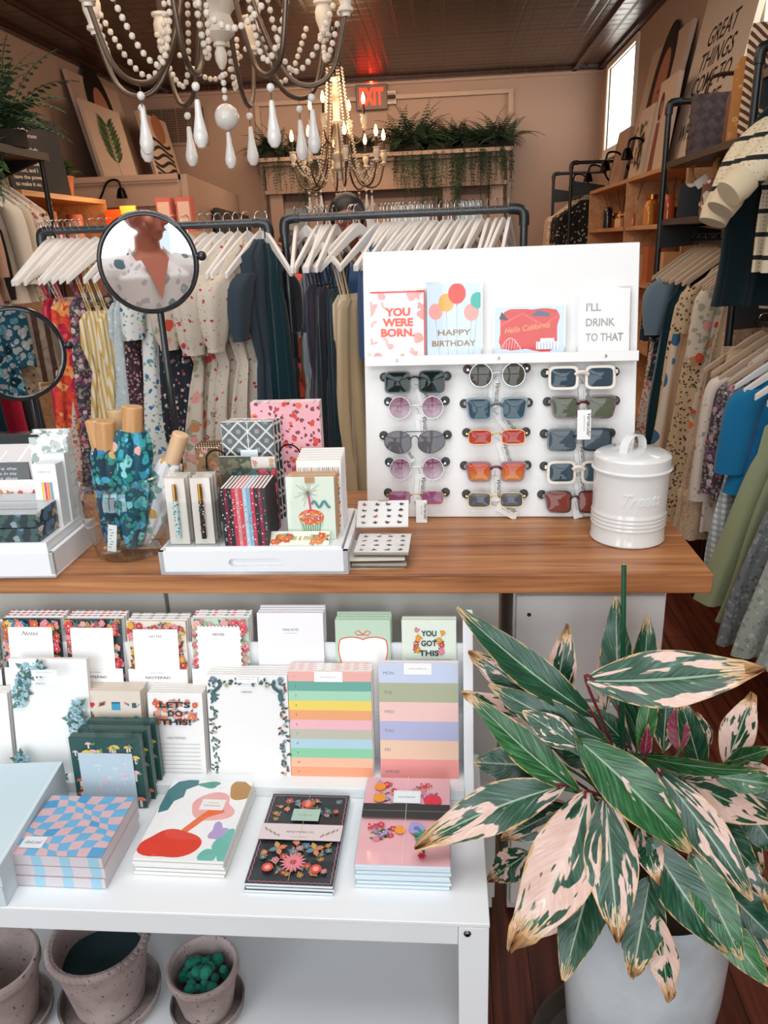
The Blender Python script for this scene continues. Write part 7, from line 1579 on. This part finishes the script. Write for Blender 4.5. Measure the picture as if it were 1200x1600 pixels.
# ================================================================== ferns and trailing plants
def fern(name, label, loc, n=22, L=.32, trail=0, tl=.4, spread=1.0, pot=None, seed=0, grp=None, wide=.0, dark=1, lim=(9, 9)):
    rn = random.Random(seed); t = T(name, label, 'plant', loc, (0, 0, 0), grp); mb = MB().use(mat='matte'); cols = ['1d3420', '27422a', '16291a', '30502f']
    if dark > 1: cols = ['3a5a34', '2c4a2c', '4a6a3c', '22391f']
    def frond(P, w, c_, step=1):
        m = len(P)
        for i in range(1, m):
            q = i / (m - 1); ww = w * (sin(pi * min(1, q * .9 + .12)) ** .7); d = (P[i] - P[i - 1]).normalized(); s = d.cross(V((0, 0, 1)))
            s = s.normalized() if s.length > .1 else V((1, 0, 0)); u = s.cross(d)
            for sg in (-1, 1):
                a = P[i]; b = a + s * sg * ww + d * ww * .35 - V((0, 0, ww * .25)); c2 = a + d * ww * .55
                mb.add([a, (a + b) / 2 + d * ww * -.18, b, (a + b) / 2 + d * ww * .22], [(0, 1, 2, 3)], c_, smooth=False)
        mb.tube(P, .0018, 4, c_)
    for i in range(n):
        a = rn.uniform(0, 2 * pi); l = L * rn.uniform(.6, 1.15); el = rn.uniform(.5, 1.35); x0 = V((rn.uniform(-wide, wide), rn.uniform(-.04, .04), .04)); P = [x0]; v = V((cos(a) * cos(el) * spread, sin(a) * cos(el) * spread * .6 - .1, sin(el))); p = x0.copy()
        for k in range(14): p = p + v * (l / 14); v = (v + V((0, 0, -.11))).normalized(); P.append(p.copy())
        frond(P, .03 + .07 * L * rn.uniform(.5, 1), rn.choice(cols))
    for i in range(trail):
        x0 = V((rn.uniform(-wide - .04, wide + .04), -.10 - rn.uniform(0, .03), .02)); p = x0.copy(); P = [V((x0.x, 0, .05)), p.copy()]; l = tl * rn.uniform(.5, 1.1); k = 14
        for j in range(k): p = p + V((rn.uniform(-.008, .008), rn.uniform(-.004, .003), -l / k)); P.append(p.copy())
        frond(P, .034, rn.choice(cols))
    mb.v = [V((min(v.x, lim[0]), min(v.y, lim[1]), v.z)) for v in mb.v]
    mb.build('foliage', t)
    if pot: MB().use(pot, 'matte').lathe([(0, 0), (.055, 0), (.07, .12), (.075, .12), (.075, .135), (.06, .135), (0, .12)], 28).build('pot', t, loc=(0, 0, -.10))
    else: MB().use('2a221c', 'matte').box(-.06 - wide, .06 + wide, -.06, .06, 0, .07).build('planter', t)
    return t
MZ = 2.391; MYY = YB - .22
for i, (px, n, L, tr, tl, wd) in enumerate(((424, 60, .34, 8, .42, .10), (478, 55, .26, 18, .55, .12), (560, 50, .24, 8, .3, .12), (640, 80, .46, 22, .55, .14), (690, 75, .32, 30, .75, .16), (735, 70, .30, 22, .42, .12), (775, 75, .38, 26, .5, .12))):
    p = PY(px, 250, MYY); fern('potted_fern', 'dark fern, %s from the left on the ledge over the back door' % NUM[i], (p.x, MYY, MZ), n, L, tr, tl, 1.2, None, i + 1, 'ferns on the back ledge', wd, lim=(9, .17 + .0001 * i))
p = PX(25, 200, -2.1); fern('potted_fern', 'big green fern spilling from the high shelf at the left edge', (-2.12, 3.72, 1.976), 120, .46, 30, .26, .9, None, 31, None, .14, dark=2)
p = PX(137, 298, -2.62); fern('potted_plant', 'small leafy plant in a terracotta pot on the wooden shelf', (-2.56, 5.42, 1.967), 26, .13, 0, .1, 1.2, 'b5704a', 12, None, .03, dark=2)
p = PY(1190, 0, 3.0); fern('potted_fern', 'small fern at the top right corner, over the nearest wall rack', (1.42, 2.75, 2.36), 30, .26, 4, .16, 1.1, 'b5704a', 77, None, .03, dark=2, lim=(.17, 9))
MB().use('3a2c24', 'paint').box(-.12, .16, -.15, .15, 0, .012).build('small_shelf', loc=(1.44, 2.75, 2.246), label='small dark wall shelf under the corner fern', cat='shelf')
# canvases on top of the fitting-room partition
MB().use('cbb19d', 'paint').prism([(XL, 6.2), (c1.x, 6.2), (c2.x, 8.98), (XL, 8.98)], 2.0, 2.058, 'z').build('partition_roof', kind='structure')
def a_mon(a, w, h):
    a.line([(0, h * .08), (w * .02, h * .45), (w * .0, h * .8)], .008, '2f4a2c')
    for i in range(9):
        z = h * (.30 + .055 * i); l = w * (.34 - .02 * abs(i - 3)); 
        for s in (-1, 1): a.leaf(0, z, l, .045, (pi / 2 - s * 1.05), ['35532c', '48682f', '2c4426'][i % 3])
canvas('leaf_canvas', 'canvas print of a green monstera leaf on the left partition', 6.85, 7.65, 2.0595, 2.72, -2.85, -2.98, 'd3b9a4', a_mon, 'L')
canvas('portrait_canvas', 'tall canvas portrait behind the monstera print on the left', 7.15, 8.25, 2.0595, 3.0, -3.0, -3.2, 'c9ac98', a_portrait, 'L')
def a_zeb(a, w, h):
    for i in range(7): a.line([(-w * .42 + j * w * .1, h * (.12 + i * .09) + .03 * sin(j * .8 + i)) for j in range(9)], .032, '2c2a28')
    a.disc(w * .1, h * .85, w * .22, 'a86a4c', 16, .8)
canvas('stripe_canvas', 'canvas with black stripes beside the portrait on the left partition', 8.05, 8.85, 2.0595, 2.80, -2.80, -2.95, 'cdb29c', a_zeb, 'L')
# lamp, lit prints and boxes near the partition front
gooseneck(190, 303, -2.45, 'black gooseneck lamp over the lit orange prints on the left', True)
for i, (x0, x1, y0, y1, c_, lb) in enumerate(((166, 188, 327, 348, 'ff5a1c', 'glowing orange print under the left gooseneck lamp'), (190, 211, 321, 346, 'ffb04a', 'glowing yellow-orange print beside the orange one'))):
    a = PY(x0, y1, 5.6); b = PY(x1, y0, 5.6); mb = MB().use(c_, 'paper').box(0, b.x - a.x, 0, .02, 0, .42); A_ = Art(mb, -.0004, .0002); w_ = b.x - a.x
    rr = random.Random(i)
    for q in range(7): A_.disc(rr.uniform(.02, w_ - .02), rr.uniform(.04, .36), .012, ['c8281a', 'ffe08a', 'e86a2a'][q % 3], 8)
    mb.build('framed_print', loc=(a.x, 5.6, b.z - .42), label=lb, cat='picture')
point('picture_light', PY(190, 316, 5.45), 3.0, (1, .55, .25), .03)
MB().use('caa88e', 'paint').box(-.5, .5, -.12, .18, 0, .05).build('display_plinth', loc=(-2.36, 5.62, 1.40), label='pale ledge carrying the two lit prints', cat='ledge')
MB().use('caa88e', 'paint').box(-.48, .48, -.02, .16, 0, 1.3995).build('display_cabinet', loc=(-2.36, 5.62, 0), label='pale cabinet carrying the print ledge on the left', cat='cabinet')
a = PY(254, 350, 5.9)
for i in range(2):
    mb = MB().use('d9786a', 'paper').box(0, .11, 0, .1, 0, .24); A_ = Art(mb, -.0004, .0002); A_.rect(.012, .03, .098, .21, 'ecd2c6'); A_.text('relax', .055, .1, .02, 'c0503f', width=.06)
    mb.build('gift_box', loc=(a.x - .02 + i * .14, 5.86 + .03 * i, PY(254, 346, 5.9).z - .08), label=('pink and white box left of the wall hook', 'pink and white box nearest the dark doorway')[i], cat='box', group='pink boxes by the doorway')
MB().use('caa88e', 'paint').box(-.06, .32, -.1, .2, 0, PY(254, 346, 5.9).z - .0805).build('display_cabinet', loc=(a.x, 5.9, 0), label='narrow pale stand under the pink boxes', cat='cabinet')
# ================================================================== chandeliers
def chandelier(cx, cy, label, rot=0, lit=True, dz=0):
    t = T('chandelier', label, 'chandelier', (cx, cy, 0), (0, 0, rot)); WW = 'e6dccb'; IR = '6e5f52'
    mb = MB().use(WW, 'white_wood'); Z = lambda *a: [(r, z + dz) for r, z in a]
    mb.lathe(Z((0, 2.005), (.008, 2.01), (.017, 2.03), (.018, 2.05), (.012, 2.065), (.020, 2.068), (.020, 2.074), (.016, 2.078), (.030, 2.085), (.046, 2.10), (.048, 2.12), (.038, 2.145), (.042, 2.155), (.060, 2.175), (.078, 2.20), (.080, 2.21), (.05, 2.215), (.026, 2.23), (.022, 2.30), (.034, 2.40), (.045, 2.44), (.048, 2.455), (.030, 2.465), (.024, 2.50), (.036, 2.62), (.026, 2.72), (.022, 2.74), (.040, 2.755), (.042, 2.77), (.02, 2.78), (0, 2.78)), 40)
    mb.build('column', t)
    MB().use(IR, 'metal').tube([(0, 0, 2.78 + dz), (0, 0, 3.11)], .006, 8).build('hanging_rod', t); MB().use(IR, 'metal').lathe([(0, 3.085), (.05, 3.09), (.055, 3.115), (0, 3.118)], 24).build('ceiling_rose', t)
    MB().use(IR, 'metal').tube([(.062 * cos(a), .062 * sin(a), 2.86 + dz) for a in [2 * pi * i / 24 for i in range(24)]], .004, 6, closed=True).build('top_ring', t)
    cupp = [(0, 0), (.012, 0), (.013, .008), (.022, .013), (.022, .022), (.015, .026), (.018, .040), (.026, .062), (.027, .082), (.022, .10), (.030, .106), (.030, .114), (.010, .116), (0, .116)]
    drop = [(0, 0), (.010, .003), (.019, .018), (.0205, .032), (.016, .055), (.010, .085), (.0075, .118), (.005, .122), (0, .123)]
    def arm(a, pts, cr, cz, lower):
        ca, sa = cos(a), sin(a); W_ = lambda r, z: (r * ca, r * sa, z + dz)
        o = MB().use(IR, 'pipe').tube(cat_rom([W_(*p) for p in pts], 6), .0075, 10).build('arm', t)
        c_ = MB().use(WW, 'white_wood').lathe(cupp, 24).build('candle_cup', t, loc=W_(cr, cz))
        MB().use('4a3a30', 'matte').lathe([(0, .116), (.010, .116), (.010, .19), (0, .19)], 14).build('candle_sleeve', c_)
        if lit: MB().use('ffc070', 'bulb').lathe([(0, .19), (.009, .192), (.0165, .215), (.0150, .235), (.006, .268), (0, .276)], 14).build('bulb', c_)
        if lower:
            lz = min(p[1] for p in pts); lr = [p[0] for p in pts if p[1] == lz][0]; m = MB().use('ece9e4', 'gloss')
            m.ball((0, 0, -.032), .0115, 12); m.lathe([(r, z - .185) for r, z in drop], 18); m.use('8a8a88', 'metal').tube([(0, 0, -.005), (0, 0, -.06)], .001, 5); m.tube([(.004 * cos(q), 0, -.052 + .007 * sin(q)) for q in [2 * pi * i / 10 for i in range(10)]], .0009, 5, closed=True)
            m.build('pendant_drop', t, loc=W_(lr, lz))
    for i in range(8):
        a = 2 * pi * i / 8; arm(a, [(.03, 2.46), (.075, 2.33), (.12, 2.14), (.19, 1.99), (.265, 1.95), (.335, 1.99), (.378, 2.125)], .38, 2.12, True)
    for i in range(4): arm(2 * pi * (i + .5) / 4 + .2, [(.03, 2.44), (.07, 2.36), (.14, 2.28), (.21, 2.30), (.238, 2.37)], .24, 2.37, False)
    for i in range(8):                                  # one strand from the ring to each cup
        a = 2 * pi * i / 8; m = MB().use('e4d9ca', 'white_wood'); P = cat_rom([(.062, 2.86), (.095, 2.55), (.14, 2.25), (.175, 2.06), (.215, 1.995), (.275, 2.04), (.345, 2.17)], 40); acc = 0; b0 = a + .12
        for j in range(1, len(P)):
            acc += (P[j] - P[j - 1]).length
            if acc > .0215: acc = 0; q = P[j]; bb = b0 * 1 + (.0 if True else 0); m.ball((q[0] * cos(bb), q[0] * sin(bb), q[1] + dz), .0088, 8)
        m.tube([(q[0] * cos(b0), q[0] * sin(b0), q[1] + dz) for q in P[::8]], .0008, 4, '8a7a6a'); m.build('bead_strand', t)
    for i in range(8):                                  # swag between neighbouring cups
        a, b = 2 * pi * i / 8, 2 * pi * (i + 1) / 8; m = MB().use('e4d9ca', 'white_wood'); n = 15
        if i % 2: continue
        for j in range(n + 1):
            s = j / n; w = a * (1 - s) + b * s; r = .37 - .05 * sin(pi * s); m.ball((r * cos(w), r * sin(w), 2.16 - .12 * sin(pi * s) + dz), .0088, 8)
        m.build('bead_swag', t)
    m = MB().use('ece7df', 'gloss')
    for k in range(4): m.ball((0, 0, 1.992 - k * .020 + dz), .0088, 10)
    m.ball((0, 0, 1.880 + dz), .037, 24); m.lathe([(r * .85, z * .85 + 1.735 + dz) for r, z in drop], 18); m.build('centre_pendant', t)
    return t
q = PY(343, 62, 2.55); chandelier(q.x, 2.55, 'large beaded chandelier with white drops hanging in the foreground', R(-100 + 8))
q = PY(530, 255, 6.9); chandelier(q.x, 6.9, 'smaller-looking lit beaded chandelier hanging farther back', R(15))
point('chandelier_glow', (q.x, 6.9, 2.62), 26, (1, .66, .36), .2)
q = PY(343, 62, 2.55); point('chandelier_glow', (q.x, 2.55, 2.62), 14, (1, .72, .46), .2)
# ================================================================== people
def remesh(mb, name, parent, mat, col, vox=.008, smooth=3, **kw):
    o = mb.build(name, parent); md = o.modifiers.new('r', 'REMESH'); md.mode = 'VOXEL'; md.voxel_size = vox; md.use_smooth_shade = True
    if smooth: s = o.modifiers.new('s', 'SMOOTH'); s.iterations = smooth; s.factor = .5
    bpy.context.view_layer.update(); dg = bpy.context.evaluated_depsgraph_get(); me = bpy.data.meshes.new_from_object(o.evaluated_get(dg))
    o.modifiers.clear(); o.data = me; me.materials.clear(); me.materials.append(MATS[mat]); 
    for a in list(me.color_attributes): me.color_attributes.remove(a)
    at = me.color_attributes.new('Col', 'FLOAT_COLOR', 'CORNER'); at.data.foreach_set('color', list(C(col)) * len(me.loops)); return o
def capsule(mb, pts, rr, flat=1, n=14):
    P = [V(p) for p in pts]; mb.tube(P, rr, n, flat=flat)
    for p, r in ((P[0], rr[0]), (P[-1], rr[-1])): mb.ball(p, r * .98, 12)
def hand(mb, w, d, side, s=1):
    """palm + five separate fingers hanging from wrist w along direction d"""
    d = d.normalized(); a = V((0, 1, 0)); a = (a - d * a.dot(d)).normalized(); b = d.cross(a)
    mb.tube([w, w + d * .03 * s, w + d * .085 * s], [.026 * s, .036 * s, .038 * s], 12, flat=.5)
    for i in range(4):
        o = w + d * .08 * s + a * (.027 - .018 * i) * s; L = (.062, .074, .070, .055)[i] * s
        mb.tube([o - d * .02, o, o + d * L * .5 + b * side * .006, o + d * L * .85 + b * side * .018, o + d * L + b * side * .026], [.0088 * s, .0088 * s, .0082 * s, .0075 * s, .005 * s], 8)
    o = w + d * .028 * s + a * .026 * s; mb.tube([o - a * .01, o + a * .02 + d * .02, o + a * .028 + d * .05, o + a * .022 + d * .068], [.012 * s, .0105 * s, .0095 * s, .006 * s], 8)
def person(loc, yaw, H, label, skin='b5795c', hair='2a1d18', top='ffffff', topmat='cloth', bottom='2b3340', head_yaw=0, hairlong=True, male=False, vox=.009, arms=((.02, .0), (.02, .0)), collar=False, glasses=False, sleeve=.5):
    k = H / 1.75; t = T('person', label, 'person', loc, (0, 0, yaw)); S_ = lambda *p: V(p) * k
    b = MB(); sw = .185 if male else .165
    b.tube([S_(0, .0, .90), S_(0, 0, 1.0), S_(0, 0, 1.12), S_(0, -.005, 1.28), S_(0, 0, 1.38), S_(0, .005, 1.45), S_(0, .01, 1.50)], [.155 * k, .150 * k, .130 * k, .155 * k, .165 * k, .11 * k, .062 * k], 24, flat=1)
    for i, v in enumerate(b.v): b.v[i] = V((v.x, v.y * .68, v.z))
    b.tube([S_(0, .012, 1.44), S_(0, .005, 1.50), S_(0, -.004, 1.56)], [.062 * k, .056 * k, .055 * k], 16)
    hc = S_(0, -.012, 1.645); hm = Matrix.Translation(hc) @ Matrix.Rotation(head_yaw, 4, 'Z')
    b.M = hm; f = k
    b.ball((0, .012 * f, .02 * f), .082 * f, 24, sz=(.93, 1.12, 1.13)); b.ball((0, -.022 * f, -.045 * f), .060 * f, 20, sz=(.95, 1.1, 1.05)); b.ball((0, -.052 * f, -.088 * f), .027 * f, 14, sz=(1.15, .9, .8))
    b.tube([(0, -.083 * f, .012 * f), (0, -.102 * f, -.022 * f), (0, -.108 * f, -.034 * f), (0, -.088 * f, -.040 * f)], [.009 * f, .0125 * f, .014 * f, .010 * f], 10)
    b.ball((0, -.079 * f, -.066 * f), .018 * f, 12, sz=(1.5, .8, .42)); b.ball((0, -.078 * f, .034 * f), .022 * f, 12, sz=(2.4, .6, .5))
    for s in (-1, 1): b.ball((s * .082 * f, .010 * f, -.012 * f), .030 * f, 12, sz=(.38, .7, 1.05)); b.ball((s * .044 * f, -.052 * f, -.03 * f), .030 * f, 12, sz=(1, .8, 1))
    b.M = I4
    wr = []
    for i, s in enumerate((-1, 1)):
        sh = S_(s * sw, .0, 1.41); el = S_(s * (sw + .05 + arms[i][0]), .02, 1.13); w = S_(s * (sw + .055 + arms[i][0]), -.04 - arms[i][1], .88 + arms[i][1] * .6)
        capsule(b, [S_(s * .10, .01, 1.425), sh], [.052 * k, .056 * k]); capsule(b, [sh, (sh + el) / 2, el], [.055 * k, .046 * k, .037 * k]); capsule(b, [el, (el + w) / 2, w], [.038 * k, .034 * k, .024 * k]); hand(b, w, w - el, -s, k); wr.append((sh, el, w))
        hp = S_(s * .085, 0, .90); kn = S_(s * .095, -.01, .50); an = S_(s * .10, .02, .085); capsule(b, [hp, (hp + kn) / 2, kn], [.088 * k, .072 * k, .054 * k]); capsule(b, [kn, kn * .6 + an * .4 + S_(0, .02, 0), an], [.052 * k, .052 * k, .034 * k])
        b.tube([S_(s * .10, .06, .045), S_(s * .10, -.02, .045), S_(s * .105, -.11, .030), S_(s * .107, -.16, .024)], [.036 * k, .038 * k, .036 * k, .022 * k], 12)
    remesh(b, 'body', t, 'skin', skin, vox * k)
    c = MB(); c.tube([S_(0, 0, .84 if male else .60), S_(0, 0, .95), S_(0, 0, 1.12), S_(0, -.005, 1.28), S_(0, 0, 1.38), S_(0, .008, 1.435), S_(0, .012, 1.47)], [.185 * k if male else .2 * k, .175 * k, .160 * k, .175 * k, .180 * k, .125 * k, .078 * k], 28)
    for i, v in enumerate(c.v): c.v[i] = V((v.x, v.y * .72, v.z))
    for sh, el, w in wr:
        capsule(c, [V((sh.x * .5, sh.y, sh.z + .01)), sh], [.066 * k, .068 * k]); e2 = el if sleeve >= .5 else sh.lerp(el, sleeve * 2); c.tube([sh, (sh + e2) / 2, e2], [.068 * k, .064 * k, .060 * k], 16)
        if sleeve > .6: c.tube([el, w.lerp(el, .1)], [.058 * k, .048 * k], 16)
    # trim so the neck opening stays clear
    remesh(c, 'shirt', t, topmat, top, vox * k, 4)
    p = MB(); p.tube([S_(0, 0, .80), S_(0, 0, .92), S_(0, 0, 1.0)], [.155 * k, .165 * k, .15 * k], 24)
    for i, v in enumerate(p.v): p.v[i] = V((v.x, v.y * .74, v.z))
    for s in (-1, 1): p.tube([S_(s * .085, 0, .9), S_(s * .095, -.01, .5), S_(s * .10, .015, .10)], [.098 * k, .078 * k, .066 * k], 18)
    remesh(p, 'trousers', t, 'cloth', bottom, vox * 1.2 * k, 3)
    for s in (-1, 1): 
        q = MB().use('2a2522', 'paint'); q.tube([S_(s * .10, .085, .05), S_(s * .10, .0, .055), S_(s * .105, -.11, .040), S_(s * .107, -.185, .028)], [.036 * k, .046 * k, .044 * k, .026 * k], 14); q.tube([S_(s * .10, .01, .07), S_(s * .10, .01, .12)], [.046 * k, .046 * k], 14); q.build('shoe', t)
    h = MB(); h.M = hm
    if not male or hairlong:
        h.ball((0, .022 * f, .036 * f), .090 * f, 24, sz=(1.0, 1.10, 1.10)); 
        if hairlong: 
            for s in (-1, 1): h.tube([(s * .07 * f, .03 * f, .03 * f), (s * .088 * f, .03 * f, -.06 * f), (s * .085 * f, .045 * f, -.16 * f)], [.04 * f, .036 * f, .024 * f], 12)
            h.tube([(0, .06 * f, .02 * f), (0, .085 * f, -.08 * f), (0, .08 * f, -.19 * f)], [.07 * f, .06 * f, .04 * f], 14)
    else: h.ball((0, .030 * f, .040 * f), .088 * f, 24, sz=(.98, 1.06, 1.02))
    ho = remesh(h, 'hair', t, 'hair', hair, .007 * k, 2)
    for s in (-1, 1):
        e = MB(); e.M = hm; e.ball((s * .032 * f, -.083 * f, .004 * f), .0115 * f, 12, 'f2eeea', 'gloss'); e.ball((s * .032 * f, -.0925 * f, .004 * f), .0045 * f, 8, '3a2a20', 'gloss'); e.build('eye', t)
        e = MB().use(hair, 'hair'); e.M = hm; e.tube([(s * .016 * f, -.098 * f, .030 * f), (s * .034 * f, -.098 * f, .036 * f), (s * .052 * f, -.084 * f, .030 * f)], .0035 * f, 6); e.build('eyebrow', t)
    e = MB().use('a8564c', 'skin'); e.M = hm; e.tube([(-.022 * f, -.088 * f, -.066 * f), (0, -.0965 * f, -.064 * f), (.022 * f, -.088 * f, -.066 * f)], [.002 * f, .0045 * f, .002 * f], 8); e.build('mouth', t)
    if collar:
        e = MB().use(top, topmat)
        for s in (-1, 1): e.add([S_(s * .072, .03, 1.515), S_(s * .085, -.035, 1.485), S_(s * .045, -.105, 1.40), S_(s * .125, -.075, 1.405), S_(s * .115, .0, 1.455)], [(0, 1, 2), (0, 3, 1), (1, 3, 2), (0, 4, 3)])
        e.tube([S_(.075 * cos(a), .012 + .062 * sin(a), 1.487) for a in [R(-35) + R(250) * i / 14 for i in range(15)]], .015 * k, 8); e.build('collar', t)
        e = MB().use(skin, 'skin'); e.add([S_(-.062, -.105, 1.47), S_(.062, -.105, 1.47), S_(.03, -.135, 1.39), S_(0, -.150, 1.30), S_(-.03, -.135, 1.39)], [(0, 1, 2, 3, 4)]); e.build('open_neck', t)
    if glasses:
        e = MB().use('1d1a1a', 'gloss'); e.M = hm
        for s in (-1, 1): e.tube([(s * .034 * f + .024 * f * cos(a), -.100 * f, .004 * f + .019 * f * sin(a)) for a in [2 * pi * i / 20 for i in range(20)]], .0022, 6, closed=True); e.tube([(s * .058 * f, -.098 * f, .01 * f), (s * .084 * f, .0, .008 * f)], .002, 6)
        e.tube([(-.010 * f, -.102 * f, .008 * f), (.010 * f, -.102 * f, .008 * f)], .002, 6); e.build('glasses', t)
    return t
fabric('palm_shirt', 'e9e5e4', ['55707a', '6a7f86', '8a9aa0', 'a8b0b4'], 13, 'c6bfc0', .85, .27)
q = PY(543, 345, 3.75); person((q.x, 3.75, 0), R(8), 1.70, 'person with black hair and glasses standing behind the middle clothes rack', '9a5a40', '15110f', '3a5a86', 'cloth', '20262c', 0, False, False, .011, glasses=True)
q = PY(455, 400, 5.2); person((q.x, 5.2, 0), R(-60), 1.58, 'person in a coral top seen between the two clothes racks, farther back', 'b5705a', '2a1814', 'd9584a', 'cloth', '2a2f3a', 0, True, False, .012)
person((-.44, -.24, 0), R(172), 1.70, 'man in a white palm-print shirt behind the camera, visible in the round mirror', 'b8705a', '6a5548', 'ffffff', 'palm_shirt', '3a4454', R(-42), False, True, .007, collar=True)
# rack behind the photographer, seen only in the left mirror
t = pipe_rack('clothes_rack', 'pipe rack of striped and spotted clothes, seen reflected in the left mirror', .55, 1.50, -.55, 1.62)
for i, (x, mt, lb, kw) in enumerate(((.70, 'f_teal_floral', 'teal and white printed blouse reflected in the left mirror', dict(kind='sleeve', L=.75, ws=.19, wh=.22, sl=.35, sr=.08)), (.82, 'f_tan_spots', 'cream dress with dark spots reflected in the left mirror', dict(kind='tank', L=1.1, ws=.19, wh=.24)),
    (.97, 'f_brown_stripe', 'brown and cream striped dress reflected in the left mirror', dict(kind='tank', L=1.15, ws=.2, wh=.26)), (1.14, 'f_brown_stripe', 'second brown striped dress reflected in the left mirror', dict(kind='sleeve', L=1.1, ws=.2, wh=.25)), (1.3, 'f_tan_spots', 'second spotted dress reflected in the left mirror', dict(kind='tank', L=1.1, ws=.19, wh=.24)))):
    garment('dress', lb, (x, -.55, 1.635), R(32), mt, seed=i + 90, group='clothes on the rack behind the camera', **kw); hanger((x, -.55, 1.637), R(32), '%s hanger from the left on the rack behind the camera' % NUM[i], 'hangers on the rack behind the camera')
bpy.context.view_layer.update()
